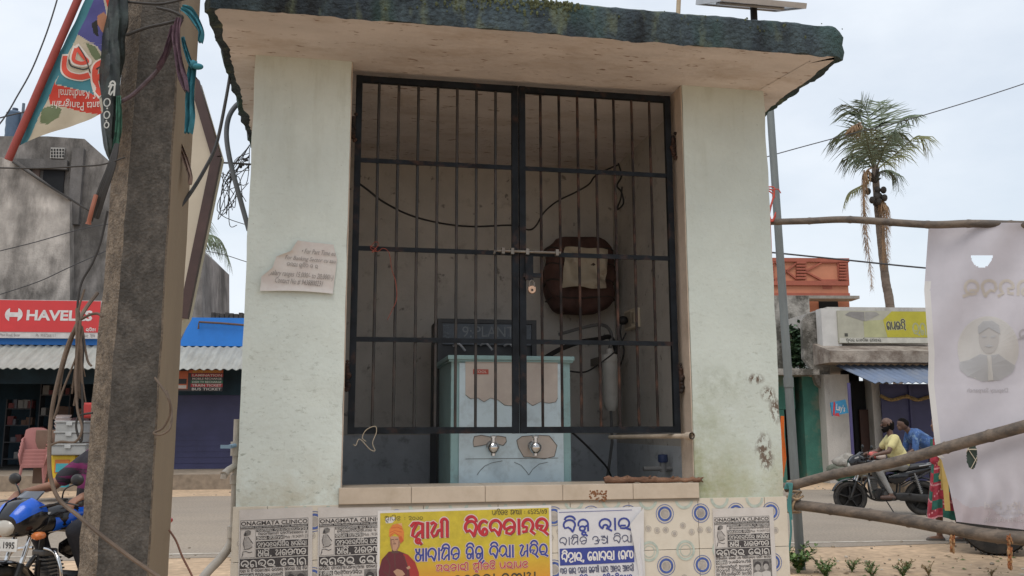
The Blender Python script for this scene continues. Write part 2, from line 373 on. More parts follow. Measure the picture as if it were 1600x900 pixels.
m_line = M('worn_road_paint', (.5, .45, .38), .85, 0, .15, 4, dirt=(.33, .28, .22), ds=6, da=.95, dlo=.42, dhi=.6)
mb = MB()
for i in range(140):
    a = -60 + i * .9
    j = [.02 * nv((a, 3, 1)), .02 * nv((a + .9, 3, 1)), .025 * nv((a + .9, 8, 1)), .025 * nv((a, 8, 1))]
    mb.add([RP(a, -.05 + j[0], .008), RP(a + .9, -.05 + j[1], .008), RP(a + .9, .05 + j[2], .008), RP(a, .05 + j[3], .008)], [(0, 1, 2, 3)])
solo('road_marking', mb, m_line, kind='structure')
# loose stones and litter scattered on the verge
mb = MB(); rr = random.Random(3)
for i in range(900):
    x, y = rr.uniform(-9, 11), rr.uniform(4.5, 12.5)
    if i > 600: y = rr.uniform(20, 24); x = rr.uniform(-16, 18)
    s_ = rr.uniform(.006, .028) * (1 if rr.random() < .93 else 1.9)
    T = Matrix.Translation((x, y, .004 + s_ * .25)) @ Matrix.Rotation(rr.uniform(0, 6), 4, 'Z') @ Matrix.Rotation(rr.uniform(-.5, .5), 4, 'X')
    mb.ell((0, 0, 0), (s_ * rr.uniform(.7, 1.3), s_, s_ * .6), rr.choice((0, 0, 0, 1)), 6, T)
solo('gravel', mb, [M('pebble_stone', (.3, .25, .19), .9, var=.3), M('pale_pebble', (.45, .4, .33), .9)], 'loose pebbles strewn over the dirt verge', 'gravel', kind='stuff')

# ================================================================== KIOSK
def paint_mat(name, moss_from=None, chip_u=None, col=(.625, .685, .64)):
    m = M(name, col, .85, 0, .06, 2.2, .55, 38, dirt=tuple(c * .84 for c in col), ds=2.6, da=.6, bd=.006, dlo=.42, dhi=.75)
    t = m.node_tree; b = t.nodes['Principled BSDF']; ln = t.links.new
    tc = t.nodes.new('ShaderNodeTexCoord'); sp = t.nodes.new('ShaderNodeSeparateXYZ'); ln(tc.outputs['Object'], sp.inputs[0])
    src = b.inputs['Base Color'].links[0].from_socket
    def noise_(scale, det=8, stretch=None):
        n = t.nodes.new('ShaderNodeTexNoise'); n.inputs['Scale'].default_value = scale; n.inputs['Detail'].default_value = det; n.inputs['Roughness'].default_value = .72
        if stretch:
            mp = t.nodes.new('ShaderNodeMapping'); mp.inputs['Scale'].default_value = stretch; ln(tc.outputs['Object'], mp.inputs[0]); ln(mp.outputs[0], n.inputs[0])
        else: ln(tc.outputs['Object'], n.inputs[0])
        return n.outputs[0]
    def rng(sock, a, b_, c=0, d=1):
        r = t.nodes.new('ShaderNodeMapRange'); r.inputs[1].default_value = a; r.inputs[2].default_value = b_; r.inputs[3].default_value = c; r.inputs[4].default_value = d; ln(sock, r.inputs[0]); return r.outputs[0]
    def mul(a, c):
        n = t.nodes.new('ShaderNodeMath'); n.operation = 'MULTIPLY'; ln(a, n.inputs[0]); ln(c, n.inputs[1]); return n.outputs[0]
    def mixc(fac, src, col):
        c = t.nodes.new('ShaderNodeMix'); c.data_type = 'RGBA'; c.inputs[7].default_value = (*col, 1); ln(fac, c.inputs[0]); ln(src, c.inputs[6]); return c.outputs[2]
    # rain streaks running down from under the slab, dust band along the foot
    src = mixc(mul(rng(noise_(3.5, 8, (2.2, 2.2, .35)), .5, .72, 0, .5), rng(sp.outputs[2], 2.3, 3.36)), src, (.36, .38, .3))
    src = mixc(mul(rng(noise_(5), .38, .62, 0, .8), rng(sp.outputs[2], 1.42, 1.12)), src, (.36, .31, .2))
    # short dark crevices in the rough plaster, denser towards the foot
    cv = mul(rng(noise_(30, 6, (.7, .7, 1.3)), .56, .63, 0, .8), mul(rng(noise_(3.2, 4), .4, .6, .15, 1), rng(sp.outputs[2], 2.7, 1.25, .12, 1)))
    src = mixc(cv, src, (.25, .27, .22))
    src = mixc(rng(noise_(14, 8), .58, .68, 0, .3), src, tuple(c * 1.12 for c in col))
    # pin holes and specks
    src = mixc(rng(noise_(60, 3), .69, .74, 0, .75), src, (.16, .16, .12))
    if moss_from is not None:
        f = mul(rng(sp.outputs[2], 1.9, 1.2), rng(sp.outputs[0], moss_from + .34, moss_from))
        src = mixc(mul(f, rng(noise_(4.5, 9), .36, .6, 0, .95)), src, (.23, .25, .12))
        src = mixc(mul(rng(sp.outputs[2], 1.75, 1.15), rng(noise_(3, 9), .42, .66, 0, .7)), src, (.36, .38, .24))
    if chip_u is not None:
        def near(px, py, rx, rz):           # soft oval round one place on the wall
            u0, z0 = kw(px, py); v = t.nodes.new('ShaderNodeVectorMath'); v.operation = 'SUBTRACT'; v.inputs[1].default_value = (u0, 0, z0); ln(tc.outputs['Object'], v.inputs[0])
            v2 = t.nodes.new('ShaderNodeVectorMath'); v2.operation = 'MULTIPLY'; v2.inputs[1].default_value = (1 / rx, 0, 1 / rz); ln(v.outputs[0], v2.inputs[0])
            l = t.nodes.new('ShaderNodeVectorMath'); l.operation = 'LENGTH'; ln(v2.outputs[0], l.inputs[0]); return rng(l.outputs['Value'], 1, .35)
        for px, py, rx, rz in ((1193, 700, .055, .10), (1198, 718, .05, .07), (1212, 640, .045, .09), (1200, 615, .05, .05), (1180, 592, .06, .035)):
            src = mixc(mul(near(px, py, rx, rz), rng(noise_(26, 8, (1.4, 1.4, .8)), .47, .52)), src, (.13, .095, .07))
        src = mixc(mul(near(1120, 600, .22, .12), rng(noise_(12, 8), .45, .62, 0, .6)), src, (.33, .36, .3))
    ln(src, b.inputs['Base Color']); return m
m_wall_l = paint_mat('pale_green_limewash'); m_wall_r = paint_mat('mossy_green_limewash', 1.0, 1.40, (.525, .575, .53))
m_soffit = M('soffit_distemper', (.61, .57, .565), .9, 0, .1, 3, .8, 30, dirt=(.36, .28, .22), ds=4, da=.6, dlo=.5, dhi=.72, bd=.008, stretch=(.6, 1.3, 1))
def specks(m, scale, stretch, lo, hi, col, amt):
    t = m.node_tree; b = t.nodes['Principled BSDF']; src = b.inputs['Base Color'].links[0].from_socket; tc = t.nodes.new('ShaderNodeTexCoord'); mp = t.nodes.new('ShaderNodeMapping'); mp.inputs['Scale'].default_value = stretch
    n = t.nodes.new('ShaderNodeTexNoise'); n.inputs['Scale'].default_value = scale; n.inputs['Detail'].default_value = 5; t.links.new(tc.outputs['Object'], mp.inputs[0]); t.links.new(mp.outputs[0], n.inputs[0])
    g = t.nodes.new('ShaderNodeMapRange'); g.inputs[1].default_value = lo; g.inputs[2].default_value = hi; g.inputs[4].default_value = amt; t.links.new(n.outputs[0], g.inputs[0])
    c = t.nodes.new('ShaderNodeMix'); c.data_type = 'RGBA'; c.inputs[7].default_value = (*col, 1); t.links.new(g.outputs[0], c.inputs[0]); t.links.new(src, c.inputs[6]); t.links.new(c.outputs[2], b.inputs['Base Color'])
specks(m_soffit, 26, (.55, 1.5, 1), .64, .69, (.2, .13, .09), .8)
m_cream = M('cream_distemper', (.52, .43, .35), .9, 0, .1, 4, .5, 50, dirt=(.33, .26, .2), ds=6, da=.6)
m_inner = M('grey_inner_plaster', (.48, .455, .42), .9, 0, .1, 3, .5, 50, dirt=(.22, .19, .17), ds=9, da=.6, dlo=.56, dhi=.7)
DZ = kw(600, 680, 1.66)[1]
m_inner_low = M('slate_blue_dado', (.52, .55, .585), .8, 0, .12, 3, .4, 50, dirt=(.2, .205, .22), ds=12, da=.6, dlo=.54, dhi=.66)
m_moss = M('black_mossy_concrete', (.026, .040, .052), .95, 0, .6, 2.2, 1, 45, dirt=(.075, .11, .12), ds=4.5, da=.8, bd=.025, dlo=.45, dhi=.72, stretch=(1, 1, .25), fine=40)
m_moss2 = M('olive_moss', (.075, .088, .04), .95, 0, .4, 9, 1, 60, bd=.02)
m_conc = M('raw_concrete', (.27, .25, .22), .95, 0, .2, 5, .8, 50, bd=.01)
specks(m_inner, 16, (1, 1, 1), .66, .72, (.12, .11, .1), .75)
specks(m_moss, 2.2, (1, 1, .4), .54, .7, (.022, .075, .05), .75); specks(m_moss, 11, (1, 1, .3), .57, .7, (.12, .14, .085), .7)
ZS, ZP, ZSILL = 3.36, 1.125, 1.215
PU0, PU1, PU2, PU3 = -1.3145, -.836, .957, 1.4431
IL, IR, WD = -1.2, 1.06, 1.66
kiosk = thing('water_kiosk', 'pale green plastered drinking-water kiosk with mossy flat roof slab and barred opening', 'kiosk', KW(0, 0, 0), KYAW)
def rough_box(x0, x1, y0, y1, z0, z1, step, amp, sc, seed):
    """a box whose faces are cut up and pushed about by noise"""
    b = bmesh.new(); bmesh.ops.create_cube(b, size=1)
    for q in b.verts: q.co = V(((x0 + x1) / 2 + q.co.x * (x1 - x0), (y0 + y1) / 2 + q.co.y * (y1 - y0), (z0 + z1) / 2 + q.co.z * (z1 - z0)))
    n = 0
    while n < 7:
        lg = [e for e in b.edges if e.calc_length() > step]
        if not lg: break
        bmesh.ops.subdivide_edges(b, edges=lg, cuts=1, use_grid_fill=True); n += 1
    b.normal_update()
    for q in b.verts: q.co += q.normal * amp * noise.noise(q.co * sc + V((seed, seed, seed)))
    b.verts.index_update(); mb = MB(); mb.add([q.co.copy() for q in b.verts], [[q.index for q in f.verts] for f in b.faces]); b.free(); return mb
rough_box(PU0, PU1, 0, .16, ZP + .002, ZS + .02, .07, .006, 6, 1).build('pillar', m_wall_l, kiosk, True, 60)
rough_box(PU2, PU3, 0, .16, ZP + .002, ZS + .02, .07, .006, 6, 2).build('pillar', m_wall_r, kiosk, True, 60)
for a in (PU1, PU2 - .006): mb = MB(); mb.bx(a, a + .006, .008, .165, ZSILL, ZS - .002); mb.build('door_jamb', m_cream, kiosk)
mb = MB(); mb.bx(PU0 + .003, IL, .162, WD + .12, ZP + .003, ZS + .01, 1); mb.bx(IL, IL + .004, .162, WD, .9, ZS + .01)
mb.build('side_wall', [m_inner, m_wall_l], kiosk)
mb = MB(); mb.bx(IR + .004, PU3 - .003, .162, WD + .12, ZP + .003, ZS + .01, 1); mb.bx(IR, IR + .004, .162, WD, .9, ZS + .01)
mb.build('side_wall', [m_inner, m_wall_r], kiosk)
mb = MB(); mb.bx(IL, IR, WD, WD + .115, .9, ZS + .01); mb.build('back_wall', m_inner, kiosk)
mb = MB(); mb.bx(IL + .006, IR - .006, WD - .004, WD - .001, .9, DZ); mb.bx(IL + .005, IL + .009, .17, WD - .004, .9, DZ); mb.bx(IR - .004, IR - .001, .17, WD - .004, .9, DZ - .06)
mb.build('dado', m_inner_low, kiosk)
mb = MB(); mb.bx(IL, IR, .17, WD, .82, .9); mb.build('floor_slab', M('wet_cement_floor', (.1, .1, .1), .6, var=.2), kiosk)
# roof slab with a ragged, chipped lip
UE0, UE1, WE0, WE1 = -1.49, 1.64, -.53, WD + .42
per = []
def lin(a, b, n): return [(a[0] + (b[0] - a[0]) * i / n, a[1] + (b[1] - a[1]) * i / n) for i in range(n)]
cr = .035
per = lin((UE0 + cr, WE0), (UE1 - cr, WE0), 130) + lin((UE1, WE0 + cr), (UE1, WE1 - cr), 90) + lin((UE1 - cr, WE1), (UE0 + cr, WE1), 60) + lin((UE0, WE1 - cr), (UE0, WE0 + cr), 90)
cx, cy = (UE0 + UE1) / 2, (WE0 + WE1) / 2
def ring(z, inset, amp, sc, zamp, seed):
    out = []
    for u, w_ in per:
        d = V((u - cx, w_ - cy, 0)); dn = V((0, 0, 0))
        dn.x = 1 if u > UE1 - .04 else -1 if u < UE0 + .04 else 0; dn.y = 1 if w_ > WE1 - .04 else -1 if w_ < WE0 + .04 else 0
        k = -inset + amp * nv((u, w_, z), sc, seed) + amp * .6 * nv((u, w_, z), sc * 4, seed)
        side = 1.5 if abs(dn.x) else 1
        out.append(V((u + dn.x * k * side, w_ + dn.y * k, z + zamp * side * nv((u, w_, 0), sc * 1.4, seed + 5))))
    return out
rings = [ring(ZS, .1, .004, 3, 0, 1), ring(ZS - .002, .028, .012, 7, .0015, 2), ring(ZS - .012, .006, .014, 9, .010, 3), ring(ZS + .03, 0, .008, 8, .004, 4), ring(ZS + .07, .002, .006, 6, 0, 5),
         ring(ZS + .11, -.002, .006, 6, 0, 6), ring(ZS + .145, .004, .01, 8, .003, 7), ring(ZS + .165, .03, .014, 9, .004, 8), ring(ZS + .165, .2, .01, 5, .006, 9)]
mb = MB(); n = len(per)
mb.add(rings[0], [list(range(n))], 1)
mb.loft(rings[:2], 1, cap=False); 
mb.loft(rings[1:], 0, cap=False)
mb.add(rings[-1], [list(range(n))], 0)
mb.build('roof_slab', [m_moss, m_soffit], kiosk, True, 50)
# moss and small growth along the top of the lip
mb = MB(); rr = random.Random(11)
for i in range(700):
    u = rr.gauss(rr.choice((-.42, -.2, .02, .15)), .06) if i < 600 else rr.uniform(UE0, UE1)
    if not UE0 < u < UE1: continue
    z = ZS + .165 - abs(rr.gauss(0, .035)); w_ = WE0 + (rr.uniform(0, .1) if z > ZS + .15 else rr.uniform(-.006, .004))
    s_ = rr.uniform(.002, .007); mb.ell((u, w_, z), (s_ * 1.2, s_ * .6, s_ * rr.uniform(1, 2.4)), 0, 6)
mb.build('moss_growth', m_moss2, kiosk, True)['kind'] = 'stuff'
# tile faced plinth
m_tile = M('cream_glazed_tile', (.60, .55, .46), .3, 0, .05, 3, 0, dirt=(.42, .36, .27), ds=5, da=.45)
m_grout = M('dirty_grout', (.23, .2, .16), .95)
m_ringb = M('tile_blue', (.06, .11, .34), .3, var=.2, vs=30); m_ringt = M('tile_teal', (.42, .48, .42), .35, var=.15, vs=30); m_ringg = M('tile_grey', (.36, .33, .3), .35, var=.2, vs=30)
mb = MB(); mb.bx(PU0, PU3, 0, .9, 0, ZP, 1)
us = [PU0 - .012, -1.17, -.805, -.44, -.075, .29, .595, .963, 1.33, PU3 + .012]
zs_ = [ZP + .012, .885, .64, .395, .15, 0]
fr = Fr((0, -.0105, 0), (1, 0, 0), (0, 0, 1), (0, -1, 0))
for i in range(len(us) - 1):
    for j in range(len(zs_) - 1):
        mb.bx(us[i] + .0013, us[i + 1] - .0013, -.010, .004, zs_[j + 1] + .0013, zs_[j] - .0013, 0, bev=.001)
def ringm(u, z, r0, r1, mi, zo=.0012): 
    k = 26; vs = []
    for j in range(k):
        a = 2 * math.pi * j / k; vs += [fr.p(u + r0 * math.cos(a), z + r0 * math.sin(a), zo), fr.p(u + r1 * math.cos(a), z + r1 * math.sin(a), zo)]
    mb.add(vs, [(2 * j, 2 * j + 1, (2 * j + 3) % (2 * k), (2 * j + 2) % (2 * k)) for j in range(k)], mi)
def disc(u, z, r, mi, zo=.0012):
    mb.add([fr.p(u + r * math.cos(2 * math.pi * j / 20), z + r * math.sin(2 * math.pi * j / 20), zo) for j in range(20)], [list(range(20))], mi)
for j in range(4):
    zc = zs_[j] - (.0750 if j == 0 else .078); z0 = zs_[j]
    for i in range(15):
        u = .783 - 10 * .193 + i * .193
        if PU0 + .05 < u < PU3 - .05:
            ringm(u, zc, .0475, .0445, 2); ringm(u, zc, .026, .037, 2); disc(u, zc, .021, 4)
        u2 = u + .105
        if PU0 + .05 < u2 < PU3 - .05 and zs_[j] < 1:
            ringm(u2, z0 - .005, .050, .038, 3); ringm(u2, z0 - .005, .03, .026, 3)
        if PU0 + .05 < u2 < PU3 - .05 and zs_[j] >= 1:
            k = 14; vs = []
            for q in range(k + 1):
                a = math.pi * (1 + q / k); vs += [fr.p(u2 + .05 * math.cos(a), ZP + .008 + .05 * math.sin(a), .0012), fr.p(u2 + .036 * math.cos(a), ZP + .008 + .036 * math.sin(a), .0012)]
            mb.add(vs, [(2 * q, 2 * q + 1, 2 * q + 3, 2 * q + 2) for q in range(k)], 3)
    for i in range(60):
        u = PU0 + .03 + i * .046
        if u < PU3 - .03: 
            zz = zc - .082 + .012 * math.sin(i * 1.9) + (.01 if i % 2 else -.01)
            ringm(u, zz, .0155, .0135, 4); disc(u, zz, .009, 4)
mb.build('tile_facing', [m_tile, m_grout, m_ringb, m_ringt, m_ringg], kiosk)
# beige tiled window sill
m_sill = M('beige_sill_tile', (.50, .42, .33), .4, 0, .06, 3, dirt=(.33, .26, .18), ds=6, da=.5)
mb = MB(); sx = [PU1 - .008, -.5, -.14, .25, .615, PU2 + .012]
for i in range(5): mb.bx(sx[i] + .001, sx[i + 1] - .001, -.022, .22, ZP + .013, ZSILL, 0, bev=.003)
mb.bx(sx[0], sx[-1], -.016, .215, ZP, ZSILL - .004, 1)
rr = random.Random(5)
a0, b0 = kw(921, 767, -.022); a1, b1 = kw(948, 783, -.022)
for i in range(70):
    u, z = rr.uniform(a0, a1), rr.uniform(b1, b0); s_ = rr.uniform(.002, .007)
    mb.ell((u, -.0225, z), (s_, .0015, s_ * .8), 2, 6)
mb.build('sill', [m_sill, m_grout, M('rust_stain', (.2, .09, .04), .9)], kiosk)
# ---- the two gate leaves
m_gate = M('black_gate_enamel', (.009, .012, .016), .62, 0, .4, 12, .2, 80, dirt=(.10, .05, .032), ds=8, da=.55, dlo=.55, dhi=.7)
m_rusty = M('rusty_gate_bar', (.022, .017, .016), .65, 0, .4, 14, .3, 90, dirt=(.13, .062, .04), ds=9, da=.6, dlo=.48, dhi=.66)
GU0, GU1, GZ0, GZ1, GW = -.8105, .9255, 1.466, 3.33, .11
GM = (GU0 + GU1) / 2
for k_ in ('black_gate_enamel', 'rusty_gate_bar'): MATS[k_].node_tree.nodes['Principled BSDF'].inputs['Specular IOR Level'].default_value = .18
def leaf(u0, u1, barm, hinge_left):
    mb = MB(); s_ = .034
    mb.bx(u0, u0 + s_, GW - .014, GW + .014, GZ0, GZ1); mb.bx(u1 - s_, u1, GW - .014, GW + .014, GZ0, GZ1)
    mb.bx(u0 + s_, u1 - s_, GW - .0135, GW + .0135, GZ1 - s_, GZ1 - .001); mb.bx(u0 + s_, u1 - s_, GW - .0135, GW + .0135, GZ0 + .001, GZ0 + s_)
    lf = mb.build('gate_leaf', m_gate, kiosk)
    for k in range(1, 4):
        z = GZ0 + (GZ1 - GZ0) * k / 4 + .006; m2 = MB(); m2.bx(u0 + s_, u1 - s_, GW - .009, GW - .003, z - .012, z + .012); m2.build('rail', m_gate, lf)
    for k in range(1, 8):
        u = u0 + s_ / 2 + (u1 - u0 - s_) * k / 8; m2 = MB(); m2.cyl((u, GW + .003, GZ0 + s_), (u, GW + .003, GZ1 - s_), .0076, 8); m2.build('bar', barm, lf, True)
    uh = u0 - .008 if hinge_left else u1 + .008
    for z in (GZ0 + .29, GZ1 - .29):
        m2 = MB(); m2.cyl((uh, GW - .012, z - .06), (uh, GW - .012, z + .06), .011, 10); rr = random.Random(int(z * 100))
        for q in range(9): m2.ell((uh + rr.uniform(-.012, .012), GW - .02, z + rr.uniform(-.08, .08)), rr.uniform(.008, .016), 0, 8)
        m2.bx(min(uh, uh - (.02 if hinge_left else -.02)), max(uh, uh - (.02 if hinge_left else -.02)), GW - .012, GW + .008, z - .05, z + .05)
        m2.build('hinge', m_rusty, lf, True)
    return lf
lfL = leaf(GU0, GM - .003, M('gate_bar_black', (.016, .015, .014), .55, 0, .3, 12, dirt=(.09, .055, .04), ds=7, da=.5), True)
lfR = leaf(GM + .003, GU1, m_rusty, False)
m_steel = M('dull_steel', (.20, .185, .165), .55, .7, .2, 20, dirt=(.15, .1, .07), ds=9, da=.5)
zl = GZ0 + (GZ1 - GZ0) * .5 + .012
mb = MB(); mb.tube([(GM - .12, GW - .03, zl), (GM + .22, GW - .03, zl)], .0075, 10)
for u in (GM - .09, GM - .04, GM + .04, GM + .2): mb.bx(u - .008, u + .008, GW - .042, GW - .004, zl - .016, zl + .016)
mb.tube([(GM - .12, GW - .03, zl), (GM - .135, GW - .04, zl - .004), (GM - .14, GW - .05, zl - .02)], .006, 8)
mb.build('latch_bolt', m_steel, lfR, True)
mb = MB(); mb.bx(GM + .03, GM + .072, GW - .03, GW - .016, zl - .15, zl - .02); mb.bx(GM + .02, GM + .115, GW - .026, GW - .018, zl - .135, zl - .112); mb.build('hasp', m_gate, lfR)
def at_k(name, label, cat, u, w_, z, group=None): return thing(name, label, cat, KW(u, w_, z), KYAW, group)
# padlock
pu, pz = kw(831, 452, GW - .035)
lock = at_k('padlock', 'small worn brass padlock hanging from the gate hasp', 'padlock', pu, GW - .035, pz - .022)
mb = MB(); mb.lathe([(.0, -.008), (.019, -.008), (.0215, -.005), (.0215, .005), (.019, .008), (0, .008)], (0, 0, .02), 'y', 20)
mb.bx(-.02, .02, -.0075, .0075, .02, .034, bev=.002); mb.build('body', M('worn_brass', (.55, .36, .25), .4, .6, .2, 60), lock, True)
mb = MB(); mb.tube([(-.012, 0, .03)] + [(-.012 * math.cos(a), 0, .055 + .014 * math.sin(a)) for a in [math.pi * i / 8 for i in range(9)]] + [(.012, 0, .03)], .0035, 8); mb.build('shackle', m_steel, lock, True)
mb = MB(); mb.lathe([(0, -.0095), (.006, -.0095), (.006, -.007)], (0, 0, .017), 'y', 12); mb.build('keyhole', M('black_hole', (.01, .01, .01), .8), lock)
# red thread tied to the gate
m_red = M('red_thread', (.3, .06, .035), .8)
def thread(pix, w_, r, mat, label, group=None, name='thread', cat='thread'):
    mb = MB(); pts = []
    for x, y in pix: u, z = kw(x, y, w_); pts.append(KW(u, w_, z))
    mb.tube(spline(pts, 5), r, 6); return solo(name, mb, mat, label, cat, group, smooth=True)
thread([(578, 384), (588, 390), (581, 394), (592, 382), (586, 378), (579, 388), (590, 393), (598, 388), (606, 392), (610, 404), (612, 420), (618, 440), (620, 466), (611, 488), (605, 500)], GW - .018, .0016, m_red, 'red thread knotted on the left gate leaf and trailing down')
thread([(572, 690), (566, 684), (572, 672), (586, 666), (588, 676), (582, 692), (586, 704), (578, 702), (562, 686), (556, 696), (552, 694)], GW - .02, .0022, M('dry_twine', (.4, .34, .25), .9), 'pale twine loop dangling from the bottom of the left gate leaf')

# ---- inside the kiosk
m_cool_t = M('faded_teal_steel', (.22, .35, .355), .5, 0, .08, 6, dirt=(.16, .2, .19), ds=12, da=.5, dlo=.55, dhi=.66)
m_cool_b = M('pale_blue_film', (.43, .53, .58), .4, 0, .06, 5, dirt=(.26, .3, .32), ds=10, da=.5, dlo=.5, dhi=.66)
m_cool_s = M('bare_steel_sheet', (.42, .37, .33), .5, .15, .08, 5, dirt=(.3, .25, .21), ds=7, da=.4)
CW = .36
cl_, ct_ = kw(705, 555, CW); crr, _ = kw(891, 555, CW)
cw_, ch = crr - cl_, ct_ - .9
cooler = at_k('water_cooler', 'pale blue steel water cooler with two chrome taps behind the gate', 'water cooler', (cl_ + crr) / 2, CW, .9)
hw = cw_ / 2
mb = MB(); mb.bx(-hw, hw, .006, .6, .02, ch - .02, bev=.006); mb.build('body', m_cool_t, cooler)
mb = MB(); mb.bx(-hw - .02, hw + .02, -.02, .62, ch - .025, ch, bev=.006); mb.bx(-hw - .012, hw + .012, -.012, .6, ch - .034, ch - .026); mb.build('top', m_cool_t, cooler)
mb = MB(); mb.bx(-hw + .045, hw - .045, -.004, .005, .02, ch - .04); mb.build('front_panel', m_cool_b, cooler)
def cfr(z=0): return Fr((0, -.0042, 0), (1, 0, 0), (0, 0, 1), (0, -1, 0))
def cpix(x, y):
    u, z = kw(x, y, CW); return (u - (cl_ + crr) / 2, z - .9)
sh = [cpix(727, 560), cpix(727, 617), cpix(735, 623), cpix(747, 622), cpix(756, 628), cpix(766, 622), cpix(778, 625), cpix(788, 633), cpix(800, 634), cpix(808, 628), cpix(822, 627), cpix(832, 634), cpix(844, 628), cpix(858, 630), cpix(868, 628), cpix(871, 622), cpix(871, 560)]
mb = MB(); mb.prism(sh, (0, -.0042, 0), (1, 0, 0), (0, 0, 1), (0, -1, 0), .0012); mb.build('torn_cover_sheet', m_cool_s, cooler)
mb = MB()
for k in range(1, len(sh) - 2): mb.bar((sh[k][0], -.0062, sh[k][1]), (sh[k + 1][0], -.0062, sh[k + 1][1]), .0016, .002)
x0, z0 = cpix(727, 717); x1, _ = cpix(872, 717); mb.bx(x0, x1, -.0055, -.0045, z0 - .0013, z0 + .0013)
for P in (((745, 742), (750, 735), (757, 728), (768, 723), (785, 720)), ((803, 722), (814, 727), (821, 735), (826, 742), (832, 733), (842, 725), (856, 722))):
    q = [cpix(*p) for p in P]
    for k in range(len(q) - 1): mb.bar((q[k][0], -.006, q[k][1]), (q[k + 1][0], -.006, q[k + 1][1]), .0016, .002)
mb.build('panel_seam', M('grimy_seam', (.10, .09, .08), .9), cooler)
for P in (((739, 690), (741, 682), (752, 680), (768, 683), (778, 681), (790, 683), (791, 690), (786, 696), (770, 692), (752, 696), (740, 698)), ((807, 688), (815, 682), (838, 680), (858, 681), (870, 696), (866, 713), (850, 717), (828, 714), (818, 714), (810, 700))):
    q = [cpix(*p) for p in P]; mb = MB(); mb.prism(q, (0, -.0042, 0), (1, 0, 0), (0, 0, 1), (0, -1, 0), .001, 0)
    for k in range(len(q)): a, b = q[k], q[(k + 1) % len(q)]; mb.bar((a[0], -.0058, a[1]), (b[0], -.0058, b[1]), .002 if k % 3 else .0032, .003, 1)
    mb.build('peeled_patch', [m_cool_s, M('grimy_seam', (0, 0, 0))], cooler)
x0, z0 = cpix(739, 577); x1, z1 = cpix(763, 585)
mb = MB(); mb.bx(x0, x1, -.0075, -.005, z1, z0, 0); fr = Fr((0, -.0078, 0), (1, 0, 0), (0, 0, 1), (0, -1, 0)); text(mb, fr, 'COOL', x0 + .01, z1 + .007, x1 - .01, z0 - .007, 1)
mb.build('maker_badge', [M('red_badge', (.34, .06, .04), .5), M('badge_white', (.6, .5, .45), .6)], cooler)
m_chrome = M('tap_chrome', (.6, .6, .6), .18, 1, .05)
for px, py in ((767, 698), (832, 698)):
    x, z = cpix(px, py); K_ = 1.4; tp = MB(); tp.cyl((x, -.004, z + .004), (x, -.05, z + .004), .012, 14); tp.lathe([(.0, -.022), (.013, -.021), (.021, -.012), (.0245, 0), (.0235, .008), (.016, .018), (.0, .02)], (x, -.055, z - .002), 'z', 18)
    tp.cyl((x, -.004, z + .004), (x, -.012, z + .004), .02, 16); big = lambda g: setattr(g, 'v', [V((x + (q.x - x) * K_, -.004 + (q.y + .004) * K_, z + (q.z - z) * K_)) for q in g.v]); big(tp); t_ = tp.build('tap', m_chrome, cooler, True)
    m2 = MB(); m2.cyl((x, -.055, z + .017), (x, -.055, z + .036), .0085, 12); m2.lathe([(.013, 0), (.013, .006), (.009, .01), (0, .011)], (x, -.055, z + .034), 'z', 14); big(m2); m2.build('push_button', m_chrome, t_, True)
    m2 = MB(); m2.cyl((x, -.055, z - .022), (x, -.055, z - .032), .009, 10); big(m2); m2.build('spout', m_chrome, t_, True)
# purifier cabinet behind
RW = 1.02
r0, rz1 = kw(684, 498, RW); r1, rz0 = kw(838, 540, RW); rz2 = kw(690, 680, RW)[1]
puri = at_k('purifier_cabinet', 'black purifier cabinet with a lettered header board behind the water cooler', 'water purifier', (r0 + r1) / 2, RW, .9)
h2 = (r1 - r0) / 2; m_blk = M('black_sheet_metal', (.018, .02, .024), .5, 0, .3, 8)
mb = MB(); mb.bx(-h2, -h2 + .03, -.01, .4, .1, rz1 - .9); mb.bx(h2 - .03, h2, -.01, .4, .1, rz1 - .9); mb.bx(-h2, h2, -.012, .4, rz1 - .925, rz1 - .899); mb.bx(-h2 + .03, h2 - .03, .02, .4, .1, rz1 - .92); mb.build('case', m_blk, puri)
mb = MB(); mb.bx(-h2 + .032, h2 - .032, -.004, .019, rz0 - .9, rz1 - .927, 0); fr = Fr((0, -.0045, 0), (1, 0, 0), (0, 0, 1), (0, -1, 0))
def rpx(x, y): u, z = kw(x, y, RW); return u - (r0 + r1) / 2, z - .9
a, b = rpx(742, 526), rpx(803, 511); text(mb, fr, 'PLANT', a[0], a[1], b[0], b[1], 1)
a, b = rpx(722, 527), rpx(737, 510); text(mb, fr, '9:', a[0], a[1], b[0], b[1], 1)
rr = random.Random(4)
for i in range(60):
    p = rpx(rr.uniform(688, 700) if i < 22 else rr.uniform(726, 830), rr.uniform(507, 532)); s_ = rr.uniform(.002, .007); mb.ell((p[0], -.0045, p[1]), (s_ * 2, .0008, s_), 2, 6)
mb.build('header_board', [M('header_blue_grey', (.05, .065, .085), .4, 0, .3, 10), M('header_letters', (.16, .175, .19), .5), M('header_scuff', (.11, .13, .15), .8)], puri)
mb = MB()
for x, y in ((708, 541), (750, 540), (787, 541)): p = rpx(x, y); mb.tube(spline([(p[0], -.02, p[1]), (p[0] + .03, -.05, p[1] + .01), (p[0] + .07, -.04, p[1] - .03)], 4), .007, 8)
mb.build('hose', M('white_hose', (.4, .4, .42), .5), puri, True)
